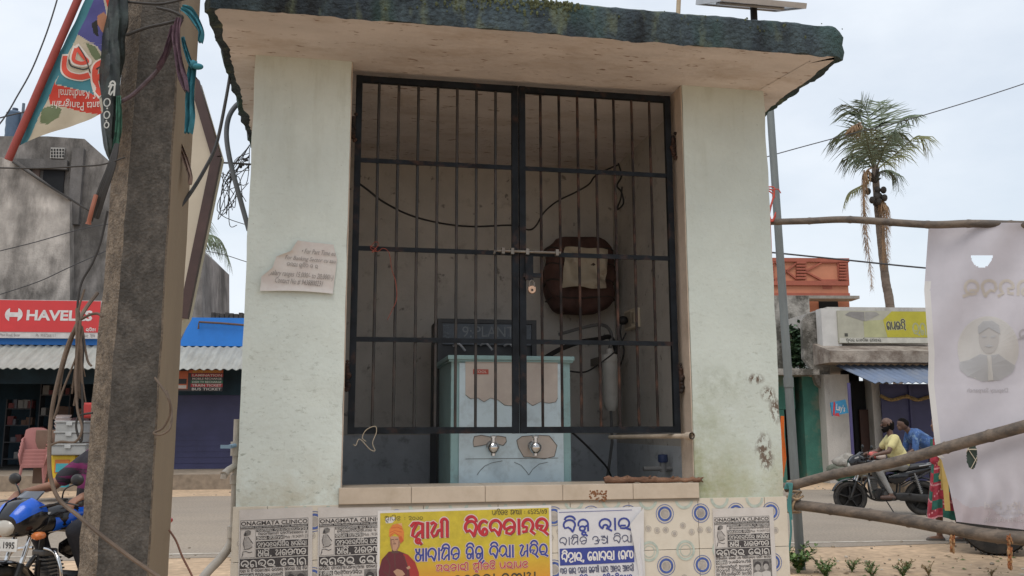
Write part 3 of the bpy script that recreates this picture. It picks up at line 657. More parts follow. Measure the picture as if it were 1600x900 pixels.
# wrapped bag on the back wall
BW = 1.36
bu0, bz1 = kw(862, 362, BW); bu1, bz0 = kw(963, 490, BW)
bag = at_k('wrapped_bundle', 'dark red and cream cloth bundle tied round an appliance high on the back wall', 'bundle', (bu0 + bu1) / 2, BW + .14, bz0)
bw, bh = (bu1 - bu0) / 2, bz1 - bz0
def bagf(a, b):
    th = a * 2 * math.pi; t = b; c, s2 = math.cos(th), math.sin(th)
    r = (1 - abs(2 * t - 1) ** 5) ** .35 * (1 + .1 * math.sin(t * 3)); sq = lambda q: math.copysign(abs(q) ** .55, q)
    p = V((bw * r * sq(c), .14 * r * sq(s2), bh * t)); k = .02 * nv(p, 9) + .012 * math.sin(14 * (p.x + p.z) + 6 * nv(p, 4)); return p + V((c, s2, 0)) * k
mb = MB(); mb.grid(bagf, 56, 36); mb.build('wrapping', M('maroon_sackcloth', (.085, .042, .034), .9, 0, .3, 8, .5, 40, dirt=(.045, .03, .026), ds=5, da=.6), bag, True, 80)
def bagp(a, b):
    x = -bw * .72 + a * bw * 1.35; z = bh * (.30 + .48 * b); p = V((x, 0, z)); f = min(1, 6 * min(a, 1 - a)) 
    return V((x + .02 * b, -.172 - .016 * f + .02 * math.sin(24 * (x * .7 + z) + 6 * nv(p, 5)) - .015 * nv(p, 12), z + .02 * nv(p, 6)))
mb = MB(); mb.grid(bagp, 26, 20); mb.build('cream_patch', M('cream_plastic_cloth', (.46, .40, .31), .6, 0, .12, 9, .4, 20, dirt=(.2, .13, .09), ds=9, da=.75, dlo=.56, dhi=.68), bag, True, 80)
mb = MB()
for k in range(4): z = bh * (.2 + .2 * k); mb.tube([bagf(i / 24, z / bh) * 1.0 + V((0, 0, .01 * math.sin(i))) for i in range(24)], .006, 6, closed=True)
mb.build('tie_cord', M('dark_cord', (.04, .03, .025), .9), bag, True)
# switchboard on the right inner wall
sw0, sz1 = ku(968, 488, IR - .03); sw1, sz0 = ku(1003, 513, IR - .03)
wa = min(sw0, sw1); wb = max(sw0, sw1)
swb = at_k('switchboard', 'cream switchboard on the right inner wall with a plug in it', 'switchboard', IR, (wa + wb) / 2, (sz0 + sz1) / 2 - .06)
mb = MB(); mb.bx(-.035, 0, -.12, .12, 0, .13, bev=.006); mb.build('box', M('aged_ivory_plastic', (.62, .55, .43), .5, 0, .08), swb)
mb = MB(); mb.bx(-.04, -.034, -.105, -.055, .03, .1, bev=.002); mb.bx(-.039, -.034, -.04, .1, .015, .115); mb.build('socket_plate', M('ivory_plate', (.36, .31, .24), .5), swb)
mb = MB(); mb.ell((-.07, .03, .06), (.035, .028, .03), 0); mb.tube(spline([(-.08, .03, .045), (-.09, .03, -.03), (-.06, .06, -.16), (-.1, .12, -.3)], 6), .006, 8); mb.build('plug', M('black_rubber', (.015, .015, .016), .6), swb, True)
# filter housing
FW_ = 1.25
fu, fz1 = kw(953, 566, FW_); _, fz0 = kw(953, 642, FW_); fr_ = (kw(965, 600, FW_)[0] - kw(941, 600, FW_)[0]) / 2
filt = at_k('filter_housing', 'grey cylindrical water filter housing in the back right corner', 'water filter', fu, FW_, fz0)
fh = fz1 - fz0; mb = MB(); mb.lathe([(.0, 0), (fr_ * .55, 0), (fr_ * .85, .03), (fr_ * .95, .06), (fr_, fh)], n=20); mb.build('bowl', M('frosted_plastic', (.5, .49, .46), .5), filt, True)
mb = MB(); mb.lathe([(fr_ * 1.12, fh), (fr_ * 1.15, fh + .03), (fr_ * 1.05, fh + .05), (.03, fh + .055), (.02, fh + .09), (0, fh + .09)], n=20); mb.build('cap', M('grey_cap', (.5, .48, .45), .5), filt, True)
mb = MB(); mb.bx(-.02, .02, .0, WD - FW_ - .004, fh + .0, fh + .05); mb.build('bracket', m_steel, filt)
mb = MB(); mb.tube(spline([(0, 0, fh + .08), (.01, 0, fh + .2), (-.05, .1, fh + .26), (-.3, .2, fh + .2)], 6), .012, 8); mb.tube([(0, 0, .01), (.005, 0, -.2), (-.02, .05, -.45)], .01, 8); mb.build('pipe', M('grey_hose', (.12, .12, .12), .6), filt, True)
# white plastic drain pipe poking out past the jamb
pa = kw(953, 683, .75); pb = kw(1076, 681, .0)
mb = MB(); p0, p1 = KW(pa[0], .75, pa[1]), KW(pb[0], -.04, pb[1]); pd = (p1 - p0).normalized()
mb.tube([p0, p1], .0125, 14, cap=False); mb.tube([p1 + pd * .004, p1 - pd * .04], .0195, 16, cap=False); mb.tube([p1 + pd * .0041, p1 - pd * .04], .0145, 16, 1, cap=False)
mb.tube([p1 - pd * .04, p1 - pd * .041], [.0195, .012], 16, 0)
solo('drain_pipe', mb, [M('cream_pvc', (.55, .47, .38), .5, 0, .1, 10, dirt=(.3, .22, .14), ds=9, da=.6), M('black_hole', (0, 0, 0))], 'cream plastic pipe stub poking out beside the right gate post', 'pipe', smooth=True)
# blue stopcock near the right inner wall
q = ku(1036, 728, IR - .06); vlv = at_k('stop_valve', 'white pipe valve with blue cap low on the right inner wall', 'valve', IR - .06, q[0], q[1] - .05)
mb = MB(); mb.tube([(-.12, 0, .035), (.05, 0, .035)], .014, 12); mb.cyl((0, 0, .015), (0, 0, .075), .02, 12); mb.build('body', M('grey_pvc', (.2, .2, .2), .5), vlv, True)
mb = MB(); mb.lathe([(.026, .07), (.03, .08), (.028, .115), (0, .118)], n=14); mb.build('cap', M('dark_blue_cap', (.03, .05, .13), .5), vlv, True)
# cables inside
def kcable(pix, r, mat, label, w_s, name='cable', group='black cables strung inside the kiosk'):
    mb = MB(); pts = []
    for (x, y), w_ in zip(pix, w_s): u, z = kw(x, y, w_); pts.append(KW(u, w_, z))
    mb.tube(spline(pts, 6), r, 8); return solo(name, mb, mat, label, 'cable', group, smooth=True)
m_cab = M('black_cable', (.012, .012, .013), .55)
kcable([(556, 283), (575, 297), (600, 316), (640, 336), (690, 349), (740, 354), (800, 352), (826, 359), (838, 352), (850, 332), (870, 315), (900, 300), (920, 288), (930, 275), (950, 264), (968, 257)], .006, m_cab, 'black cable sagging across behind the gate bars', [.2, .3, .4, .6, .8, 1, 1.1, 1.15, 1.2, 1.3, 1.4, 1.4, 1.35, 1.3, 1.25, 1.2])
kcable([(966, 255), (971, 275), (964, 290), (971, 300), (974, 318), (964, 327), (970, 310), (972, 292)], .006, m_cab, 'black cable kinked in a loop on the upper right inner wall', [1.05] * 8)
kcable([(850, 560), (875, 546), (905, 535), (935, 530), (955, 528), (966, 560)], .016, m_cab, 'thick black hose rising from the cooler to the filter', [.9, 1, 1.1, 1.2, 1.25, 1.3])
kcable([(890, 580), (915, 581), (940, 566), (965, 545), (978, 520)], .005, m_cab, 'thin black flex from the cooler to the switchboard plug', [.6, .8, .9, .9, .9])
kcable([(893, 675), (910, 690), (930, 710), (948, 730), (955, 745)], .006, m_cab, 'black hose drooping to the floor beside the cooler', [.5, .6, .7, .8, .9])
# stick left on the sill
mb = MB(); a, b = kw(948, 745, -.02), kw(1096, 757, -.03); pts = []
rr = random.Random(8)
for i in range(26):
    t = i / 25; pts.append(KW(a[0] + (b[0] - a[0]) * t, .02 - .03 * t, ZSILL + .018 - .004 * t + .004 * rr.uniform(-1, 1)))
mb.tube(pts, [(.018 - .007 * i / 25) * rr.uniform(.75, 1.25) for i in range(26)], 9)
for i in (5, 11, 17): d = V((.02, -.012, .02)); mb.tube([pts[i], pts[i] + d], [.008, .004], 6)
mb.tube([pts[-1], pts[-1] + V((.02, 0, .012))], [.008, .002], 6); mb.tube([pts[-1], pts[-1] + V((.018, 0, -.014))], [.007, .002], 6)
solo('wooden_stick', mb, M('reddish_bark', (.17, .085, .05), .9, 0, .35, 25, 1, 120, dirt=(.27, .17, .11), ds=22, da=.6, stretch=(.4, 1, 1)), 'rough reddish branch lying on the right end of the sill', 'stick', smooth=True, ang=80)

# ================================================================== POSTERS ON THE TILES
KEX, KEN = V((KC, KS, 0)), V((KS, -KC, 0))
def pfr(x, y, rot=0, sc=1.0, w_=-.0128):
    """writing frame on the kiosk front, one unit = one pixel of the photo there, y up"""
    u, z = kw(x, y, w_); s_ = (kw(x + 50, y, w_)[0] - kw(x - 50, y, w_)[0]) / 100 * sc
    sv_ = (kw(x, y - 30, w_)[1] - kw(x, y + 30, w_)[1]) / 60 * sc
    c, q = math.cos(rot), math.sin(rot)
    return Fr(KW(u, w_, z), (KEX * c + V((0, 0, q))) * s_, (V((0, 0, c)) - KEX * q) * sv_, KEN)
def rect(mb, fr, x0, y0, x1, y1, mi, z): mb.add([fr.p(x0, y0, z), fr.p(x1, y0, z), fr.p(x1, y1, z), fr.p(x0, y1, z)], [(0, 1, 2, 3)], mi)
def poly(mb, fr, pts, mi, z): mb.add([fr.p(x, y, z) for x, y in pts], [list(range(len(pts)))], mi)
def sheet(fr, wd, ht, z=.0004, nx=24, ny=24, amp=.0006, mi=0, mb=None):
    mb = mb or MB(); mb.grid(lambda a, b: fr.p(a * wd, -ht * (1 - b), z + amp * nv((a * 3, b * 3, wd), 2)), nx, ny, mi)
    mb.grid(lambda a, b: fr.p(a * wd, -ht * (1 - b), z - .0003), 1, 1, mi); return mb
POOL = 'ba ra ka ma sa na nda ta pa bha ga ha la uu cha dda da sha nna ah'.split()
def gib(seed, n):
    r = random.Random(seed); out = []
    for i in range(n):
        out.append(r.choice(POOL)); k = r.random()
        if k < .22: out.append('i')
        elif k < .45: out.append('aa')
        elif k < .55: out.append('ii')
        if r.random() < .16 and i < n - 1: out.append('_')
    return ' '.join(out)
m_paper = M('grey_newsprint', (.55, .52, .49), .8, 0, .05, 12, .2, 60, dirt=(.45, .41, .37), ds=8, da=.5)
m_ink = M('faded_black_ink', (.055, .05, .05), .8, 0, .3, 60); m_pale = M('print_pale', (.52, .50, .47), .8)
m_grey = M('print_mid_grey', (.19, .18, .17), .8, 0, .4, 40); m_lgrey = M('print_light_grey', (.36, .34, .32), .8, 0, .2, 40)
def clinic(x, y, rot, sc, label, seed, wd=116):
    fr = pfr(x, y, rot, sc); ht = 140
    p = solo('clinic_poster', sheet(fr, wd, ht), m_paper, label, 'poster', 'clinic posters pasted on the tiles')
    mb = MB(); Z = .0012
    def dark(x0, y0, x1, y1): rect(mb, fr, x0, -y1, x1, -y0, 0, Z)
    for (x0, y0, x1, y1) in ((2, 16.6, 109, 17.2), (2, 17.2, 2.5, 136), (108.6, 17.2, 109.2, 136)): dark(x0, y0, x1, y1)
    text(mb, fr, '\u25a2NAGMATA CLINIC\u25a2' if 0 else 'ONAGMATA CLINICO', 3, -25, 108, -18.4, 0, Z + .0003, .02)
    dark(2, 26, 109, 30); text(mb, fr, 'Bhatasahi, Near Indian Petrol Pump, Bhanjanagar', 3, -29.6, 108, -26.4, 1, Z + .0003, .01)
    dark(27, 31, 109, 35.4); odia(mb, fr, gib(seed + 1, 15), 28, -34.8, 108, -31.8, .2, 1, Z + .0003)
    odia(mb, fr, gib(seed + 2, 16), 30, -40.4, 108, -36.8, .17, 0, Z + .0003)
    dark(27, 42, 70, 48.2); odia(mb, fr, gib(seed + 3, 9), 28, -47.4, 69, -43, .18, 1, Z + .0003)
    rect(mb, fr, 71, -48.2, 71.4, -42, 0, Z); text(mb, fr, 'Mob : 9124397123', 72, -47.4, 108, -42.8, 0, Z + .0003)
    dark(27, 50, 109, 60.6); odia(mb, fr, 'ha aa uu ba ta ra aa ba i sa i ra _ ah ba ga i ra aa', 29, -59, 107, -52.4, .17, 1, Z + .0003)
    dark(27, 62, 109, 75); odia(mb, fr, 'ah sha i , _ ma la ka nna ka', 30, -73.4, 107, -64.4, .18, 1, Z + .0003)
    dark(2, 76.4, 109, 91.4); odia(mb, fr, 'bha ga nda ra _ e ra aa ga', 4, -89.4, 108, -79, .18, 1, Z + .0003)
    odia(mb, fr, gib(seed + 4, 22), 3, -97, 108, -93, .17, 0, Z + .0003)
    dark(2, 99, 24, 106); odia(mb, fr, gib(seed + 5, 5), 3, -105, 23, -100.5, .2, 1, Z + .0003)
    odia(mb, fr, gib(seed + 6, 9), 26, -105, 70, -100.5, .17, 0, Z + .0003)
    for k in range(4): odia(mb, fr, gib(seed + 7 + k, 13), 3, -113.5 - k * 7, 70, -109 - k * 7, .16, 0, Z + .0003)
    wpart('lettering', mb, [m_ink, m_pale], p)
    mb = MB()
    for (x0, y0, x1, y1) in ((3, 31, 26, 31.4), (3, 74.5, 26, 75), (25.6, 31, 26, 75)): rect(mb, fr, x0, -y1, x1, -y0, 1, Z)
    # drawing of a seated patient holding the back, head bent
    poly(mb, fr, [(8, -38), (10, -33), (15, -32), (19, -34), (18, -39), (13, -41), (9, -41)], 2, Z + .0002); poly(mb, fr, [(8, -38), (10, -35), (12, -37), (11, -41), (8, -41)], 1, Z + .0004)
    poly(mb, fr, [(11, -42), (15, -42), (19, -50), (21, -58), (16, -60), (9, -60), (7, -54)], 3, Z + .0002)
    for q in ([(15, -43), (19, -49), (22, -53)], [(9, -43), (7, -52), (9, -60)], [(8, -62), (17, -61), (21, -58)], [(6, -70), (7, -65), (12, -65), (17, -67), (21, -66)], [(5, -73), (7, -69)]): ribbon(mb, fr, q, 1.0, 1, Z + .0005)
    wpart('patient_drawing', mb, [m_paper, m_ink, m_grey, m_lgrey], p)
    mb = MB(); rect(mb, fr, 73, -136, 108.4, -99, 2, Z)
    for cx, cy, r in ((82, -113, 6.5), (98, -112, 6)): 
        poly(mb, fr, A(cx, cy + 2.5, r * 1.05, r * 1.1, 0, 360)[:-1], 1, Z + .0003); poly(mb, fr, A(cx, cy - 2, r * .8, r, 0, 360)[:-1], 3, Z + .0005)
        poly(mb, fr, [(cx - 9, -136), (cx - 8, cy - 12), (cx, cy - 9), (cx + 8, cy - 12), (cx + 9, -136)], 4, Z + .0004)
    wpart('printed_photo', mb, [m_paper, m_ink, m_grey, m_lgrey, m_pale], p)
    return p
clinic(374, 797, .024, 1.0, 'newsprint clinic poster furthest left, its lettering fully visible', 100)
clinic(497, 793, .02, 1.0, 'newsprint clinic poster overlapped by the yellow school poster', 200)
clinic(1113, 795, .008, .815, 'smaller newsprint clinic poster alone on the right tiles', 300, 118)
# yellow school poster
def grad_mat(name, c0, c1, z0, z1):
    m = M(name, c0, .55, 0, .1, 25, .15, 50); t = m.node_tree; b = t.nodes['Principled BSDF']; src = b.inputs['Base Color'].links[0].from_socket
    tc = t.nodes.new('ShaderNodeTexCoord'); sp = t.nodes.new('ShaderNodeSeparateXYZ'); t.links.new(tc.outputs['Object'], sp.inputs[0])
    r = t.nodes.new('ShaderNodeMapRange'); r.inputs[1].default_value = z0; r.inputs[2].default_value = z1; t.links.new(sp.outputs[2], r.inputs[0])
    x = t.nodes.new('ShaderNodeMix'); x.data_type = 'RGBA'; x.inputs[7].default_value = (*c1, 1); t.links.new(r.outputs[0], x.inputs[0]); t.links.new(src, x.inputs[6]); t.links.new(x.outputs[2], b.inputs['Base Color']); return m
fr = pfr(590, 798, .012, 1.0, -.0150)
m_white = M('poster_white', (.66, .64, .62), .6, 0, .04, 10)
yp = solo('school_poster', sheet(fr, 281, 175), m_white, 'yellow school poster with red and blue lettering and an orange turbaned portrait', 'poster')
mb = MB(); mb.grid(lambda a, b: fr.p(4 + a * 273, -172 + b * 168, .0010 + .0006 * nv((a * 6, b * 4, 2), 2)), 30, 20)
wpart('printed_ground', mb, grad_mat('poster_yellow', (.53, .42, .035), (.60, .27, .03), .33, .18), yp)
m_redp = M('poster_red', (.46, .022, .035), .6, 0, .1, 30); m_navy = M('poster_navy', (.035, .055, .26), .6, 0, .1, 30); m_blackp = M('poster_black', (.05, .045, .03), .6); m_pink = M('poster_outline', (.62, .5, .48), .6); m_shade = M('poster_drop_edge', (.2, .05, .04), .6)
mb = MB(); Z = .0026
odia(mb, fr, 'sa va aa pa i ta _ : _ 2 0 1 0', 11, -16, 72, -9.5, .11, 2, Z)
odia(mb, fr, 'pa nna i ka ta _ sa nna ya aa _ : _ 7 4 2 4 / 6 3', 183, -13, 274, -5.5, .12, 2, Z)
odia(mb, fr, 'sa va aa ma ii _ _ ba i e ba ka aa na nda', 53, -45, 278, -22, .185, 5, Z - .0003)
odia(mb, fr, 'sa va aa ma ii _ _ ba i e ba ka aa na nda', 52, -44, 277, -21, .185, 0, Z, outline=3)
odia(mb, fr, 'aA ba aa sa i ka _ sha i sha u _ ba i da ya aa _ ma nda i ra', 59, -80.5, 275, -62, .16, 1, Z, outline=3)
odia(mb, fr, 'sa ra ka aa ra ii _ sa va ii ka ta i _ pa ra aa pa ta', 92, -98, 242, -88, .15, 0, Z, outline=3)
odia(mb, fr, 'ga e ba ra aa _ ga nna aa ma', 120, -122, 255, -106, .15, 2, Z)
wpart('lettering', mb, [m_redp, m_navy, m_blackp, m_pink, m_white, m_shade], yp)
mb = MB()
P = lambda q: [(x / 5 - 10, -(y / 5 - 18)) for x, y in q]
poly(mb, fr, P([(75, 900), (62, 560), (85, 470), (140, 410), (215, 408), (290, 440), (345, 500), (375, 580), (390, 900)]), 0, .0020)
poly(mb, fr, P([(250, 430), (290, 440), (345, 500), (375, 580), (390, 900), (330, 900), (300, 560)]), 1, .0022)
poly(mb, fr, P([(148, 290), (150, 350), (160, 390), (180, 408), (205, 405), (225, 370), (232, 300)]), 2, .0022)
poly(mb, fr, P([(165, 395), (205, 400), (220, 425), (160, 425)]), 3, .0021)
poly(mb, fr, P([(140, 290), (142, 240), (165, 205), (205, 195), (240, 215), (258, 265), (255, 330), (232, 352), (224, 300), (185, 272), (150, 300)]), 4, .0026)
poly(mb, fr, P([(172, 200), (240, 192), (246, 235), (215, 222)]), 5, .0025); poly(mb, fr, P([(214, 300), (236, 292), (255, 330), (232, 352)]), 6, .0028)
poly(mb, fr, P([(148, 300), (150, 350), (160, 390), (172, 402), (168, 360), (160, 320)]), 7, .00235); poly(mb, fr, P([(214, 330), (230, 306), (225, 370), (205, 405), (196, 400), (212, 370)]), 7, .00235)
for q in ([(150, 262), (185, 248), (238, 262)], [(160, 228), (205, 222), (246, 240)], [(150, 285), (182, 262), (222, 290)]): ribbon(mb, fr, P(q), .9, 6, .0029)
for q in ([(120, 440), (150, 520), (140, 600)], [(260, 450), (290, 540), (280, 700)], [(185, 430), (190, 540)], [(100, 560), (170, 620), (290, 610)]): ribbon(mb, fr, P(q), 1.1, 3, .0024)
for q in ([(158, 320), (176, 318)], [(190, 318), (212, 316)], [(176, 352), (194, 352)]): ribbon(mb, fr, P(q), 1.0, 3, .0028)
ribbon(mb, fr, P([(180, 322), (177, 340), (188, 342)]), .8, 7, .0029)
poly(mb, fr, P([(175, 565), (205, 545), (245, 560), (268, 590), (245, 605), (200, 600)]), 2, .0026); poly(mb, fr, P([(275, 540), (300, 525), (310, 545), (290, 555)]), 2, .0026)
wpart('portrait', mb, [M('robe_maroon', (.12, .02, .03), .6), M('robe_red', (.34, .035, .03), .6), M('print_skin', (.45, .26, .17), .6), M('print_shadow', (.1, .05, .04), .6), M('turban_orange', (.62, .2, .045), .6), M('turban_light', (.62, .34, .18), .6), M('turban_red', (.5, .1, .03), .6), M('print_skin_shade', (.3, .16, .1), .6)], yp)
# white and navy school poster with a curled right edge
fr = pfr(871, 795, .012, 1.0, -.0142)
mb = MB()
def curl(a, b):
    x = a * 134; rt = 1 - min(1, max(0, (a - .88) / .12)); k = max(0, a - .88) / .12
    return fr.p(x - 6 * k * k * (1 - abs(2 * b - 1.2)), -172 + b * 171, .0004 + .022 * k * k * (.6 + .4 * math.sin(b * 5)) + .0005 * nv((a * 4, b * 4, 1), 2))
mb.grid(curl, 40, 30)
bp_ = solo('notice_poster', mb, M('poster_bluish_white', (.60, .60, .62), .6, 0, .04, 10, .2, 40), 'white and navy school poster with its right edge peeling off the tiles', 'poster', smooth=True)
mb = MB(); Z = .0020
rect(mb, fr, 2, -6, 118, -5.2, 0, Z)
odia(mb, fr, 'ba i sha va _ bha aa ra', 8, -36, 117, -18, .17, 0, Z)
odia(mb, fr, 'ba aa sa i ka _ uu cha _ ba i da ya', 2, -56.5, 117, -45, .13, 2, Z)
rect(mb, fr, 2, -88, 119, -62, 0, Z); odia(mb, fr, 'ba i ha aa ra , _ e ga aa ba ra aa _ ( ga nna', 5, -82, 118, -69, .18, 1, Z + .0005)
odia(mb, fr, 'nna ka _ la aa ra _ da sha ma _ sha e nna ii _ pa ya na _ cha aa ta ra _ cha aa ta ra ii', 2, -101, 118, -92, .14, 2, Z)
odia(mb, fr, gib(77, 14), 4, -118, 116, -107, .15, 0, Z)
wpart('lettering', mb, [m_navy, m_white, M('poster_slate', (.07, .08, .14), .7)], bp_)
mb = MB(); q = [(150 - 12, -1), (116, -27), (122, -60), (128, -100), (139, -150), (141, -60)]
mb.add([fr.p(136, -2, .016), fr.p(113, -28, .012), fr.p(118, -60, .013), fr.p(124, -100, .013), fr.p(130, -160, .012), fr.p(136, -160, .004), fr.p(135, -60, .004)], [(0, 1, 2, 6), (2, 3, 4, 5, 6)])
wpart('folded_edge', mb, M('poster_back_white', (.62, .61, .6), .7, 0, .05, 12), bp_, True)
# small handwritten notice on the left pillar
PL = lambda x, y: (380 + x / 7.5, 360 + y / 7.5)
Ls = [(640, 120), (560, 245), (390, 310), (345, 440), (215, 545), (200, 715)]; Rs = [(1058, 165), (1080, 260), (1100, 335), (1085, 470), (1065, 610), (1050, 745)]
def li(P_, t):
    k = min(int(t * 5), 4); f = t * 5 - k; return (P_[k][0] * (1 - f) + P_[k + 1][0] * f, P_[k][1] * (1 - f) + P_[k + 1][1] * f)
def note(a, b):
    l, r = li(Ls, b), li(Rs, b); x, y = PL(l[0] + (r[0] - l[0]) * a, l[1] + (r[1] - l[1]) * a + 18 * math.sin(a * 3.1) * (1 if b > .8 else 0) * -1)
    u, z = kw(x, y, -.012); edge_ = .012 * max(0, 1 - a / .16) ** 2 + .010 * max(0, (b - .88) / .12) ** 2
    return KW(u, -.0095 - edge_ - .0022 * nv((a * 3, b * 3, 0), 1.4), z)
mb = MB(); mb.grid(note, 30, 30); pn = solo('paper_notice', mb, M('notice_paper', (.60, .57, .54), .85, 0, .04, 6, .25, 30, dirt=(.5, .42, .4), ds=14, da=.5), 'torn white paper notice with handwritten lines pasted on the left pillar', 'notice', smooth=True)
fr = pfr(*PL(640, 740), -.06, 1.0, -.0135); mb = MB(); m_pen = M('grey_pen', (.26, .24, .23), .9)
def nl(s_, x0, y0, x1, y1, k=.3): text(mb, fr, s_, (x0 - 640) / 7.5, (740 - y1) / 7.5 + (x0 - 640) / 7.5 * .06, (x1 - 640) / 7.5, (740 - y0) / 7.5, 0, .0012, .0, k)
nl('\u2022 For Part Time eu', 640, 205, 1045, 262); nl('For Banking Sector cu aau', 450, 300, 1055, 352); 
odia(mb, fr, 'ka na ga aa _ ga u na i da _ ka _ ra', (480 - 640) / 7.5, (740 - 425) / 7.5, (850 - 640) / 7.5, (740 - 385) / 7.5, .13, 0, .0012)
nl('(Salary ranges 15,000/- to 20,000/-)', 280, 485, 1040, 545); nl('Contact No # 9438800231', 360, 570, 925, 622)
wpart('handwriting', mb, m_pen, pn)

# ================================================================== UTILITY POLE AND WHAT HANGS ON IT
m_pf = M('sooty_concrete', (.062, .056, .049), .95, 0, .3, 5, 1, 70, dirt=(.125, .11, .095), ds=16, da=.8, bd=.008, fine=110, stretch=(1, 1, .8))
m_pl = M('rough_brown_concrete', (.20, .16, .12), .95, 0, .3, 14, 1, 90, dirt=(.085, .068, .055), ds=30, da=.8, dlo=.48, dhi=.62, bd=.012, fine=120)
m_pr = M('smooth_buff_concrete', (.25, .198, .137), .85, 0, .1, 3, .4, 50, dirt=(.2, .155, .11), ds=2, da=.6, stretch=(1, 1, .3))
mb = MB(); YP = 3.35
bot = [(121, YP + .07), (150, YP), (229, YP + .01), (232, YP + .02), (262, YP + .33)]; top = [(199, YP + .07), (223, YP), (281, YP + .01), (284, YP + .02), (313, YP + .31)]
def pole_ring(z):
    out = []
    for (bx_, Yb), (tx, Yt) in zip(bot, top):
        p, q = at(bx_, 900, Yb), at(tx, 0, Yt); t = (z - p.z) / (q.z - p.z); out.append(V((p.x + (q.x - p.x) * t, p.y + (q.y - p.y) * t, z)))
    out.append(out[4] + (out[0] - out[3])); return out
Nz = 90; grid_ = []
for i in range(Nz + 1):
    z = 7.6 * i / Nz; r6 = pole_ring(z); full = []
    for k in range(6):
        a, b = r6[k], r6[(k + 1) % 6]; sub = 1 if k == 2 else 5
        for j in range(sub): full.append((a.lerp(b, j / sub), k, j == 0))
    grid_.append(full)
cen = sum((p for p, _, _ in grid_[30]), V()) / len(grid_[30]); nn = len(grid_[0]); vs = []
for ri in grid_:
    c = sum((p for p, _, _ in ri), V()) / nn
    for p, k, corner in ri:
        am = (.007 if k in (0, 1) else .009 if k in (2, 3) and corner else .002)
        vs.append(p + (p - c).normalized() * (am * (nv(p, 16) + .6 * nv(p, 45))))
fs = []; mis = []
for i in range(Nz):
    for j in range(nn):
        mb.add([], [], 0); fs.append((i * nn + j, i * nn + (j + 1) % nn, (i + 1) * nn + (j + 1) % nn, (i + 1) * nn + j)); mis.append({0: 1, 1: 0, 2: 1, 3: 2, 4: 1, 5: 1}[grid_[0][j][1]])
mb.v = vs; mb.f = fs; mb.m = mis
mb.f.append([Nz * nn + j for j in range(nn)]); mb.m.append(1)
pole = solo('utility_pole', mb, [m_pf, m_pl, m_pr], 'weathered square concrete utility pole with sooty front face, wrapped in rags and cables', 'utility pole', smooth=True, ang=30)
def wire(pix, Y, r, mat, label, name='cable', cat='cable', group=None, k=7, n=7):
    mb = MB(); Ys = Y if isinstance(Y, (list, tuple)) else [Y] * len(pix)
    mb.tube(spline([at(x, y, q) for (x, y), q in zip(pix, Ys)], k), r, n); return solo(name, mb, mat, label, cat, group, smooth=True)
m_brown = M('weathered_brown_cable', (.135, .098, .072), .8, 0, .25, 8, .5, 60, dirt=(.07, .055, .045), ds=12, da=.5); m_dk = M('black_wire', (.03, .028, .027), .7, 0, .2, 9)
G = 'cables looped on the utility pole'
wire([(152, 458), (132, 485), (118, 512), (104, 545), (88, 605), (80, 650), (77, 705), (79, 745), (92, 780), (122, 806), (160, 838), (205, 872), (250, 903)], [3.33, 3.25, 3.2, 3.2, 3.2, 3.2, 3.2, 3.2, 3.2, 3.2, 3.2, 3.22, 3.25], .0072, m_brown, 'thick brown cable swinging down and across the front of the pole foot', group=G)
wire([(132, 452), (122, 490), (128, 520), (118, 560), (100, 605), (84, 655)], 3.18, .0035, m_brown, 'thin brown strand left of the knotted bundle, dangling free', group=G)
wire([(126, 500), (122, 540), (118, 590), (121, 640), (128, 670), (118, 690), (95, 690), (80, 695)], 3.17, .0042, m_brown, 'brown wire hanging from the knot and curving back left', group=G)
wire([(124, 505), (130, 540), (128, 590), (129, 650), (127, 690), (119, 668), (124, 650), (145, 645)], 3.19, .004, m_dk, 'dark wire hanging straight then hooking to the pole', group=G)
wire([(125, 503), (113, 530), (98, 580), (90, 640), (82, 652)], 3.21, .0038, m_brown, 'brown wire fanning out to the left below the knot', group=G)
wire([(128, 510), (136, 560), (143, 572)], 3.2, .0042, m_brown, 'short stub of brown wire below the knot beside the pole', group=G)
wire([(125, 500), (140, 492), (152, 490), (160, 495)], 3.22, .005, m_brown, 'short brown cable end bent up to the pole', group=G)
mb = MB(); rr = random.Random(2)
for i in range(16):
    a, b = rr.uniform(-5, 5), rr.uniform(-12, 10); y1 = rr.uniform(585, 650)
    mb.tube(spline([at(121 + a * .4, 482, 3.19), at(122 + a * .6, 520, 3.17 + a * .002), at(123 + a, 560, 3.18), at(124 + b, y1, 3.2)], 5), rr.uniform(.0025, .0045), 6)
solo('cable_bundle', mb, m_brown, 'knotted bundle of frayed brown wires hanging left of the pole', 'cable bundle', G, smooth=True)
wire([(168, 330), (158, 375), (145, 410), (128, 440), (122, 468), (121, 490)], 3.25, .0042, m_dk, 'thin black wire dropping from the pole to the knotted bundle', group=G)
mb = MB()
for i in range(9):
    a = rr.uniform(-8, 8); mb.tube(spline([at(182 + a * .3, 225, 3.22), at(172 + a * .8, 262, 3.2), at(158 + a, 300, 3.2), at(146 + a * .9, rr.uniform(325, 348), 3.22)], 5), rr.uniform(.004, .007), 6)
mb.tube(spline([at(150, 305, 3.19), at(143, 330, 3.18), at(138, 350, 3.19)], 4), [.008] * 8 + [.011], 8, 1)
solo('cable_splice', mb, [m_dk, M('copper_tape', (.28, .1, .06), .7)], 'black taped cable joint hanging left of the pole below the flag', 'cable joint', G, smooth=True)
wire([(-10, 262), (60, 263), (120, 260), (160, 257), (195, 246)], 3.2, .003, m_dk, 'thin black line tied from the left to the pole below the flag', group=G)
wire([(20, 253), (60, 280), (105, 308), (143, 330), (160, 325)], 3.4, .0042, m_dk, 'black service cable descending from the flag tip to the cable joint', group=G)
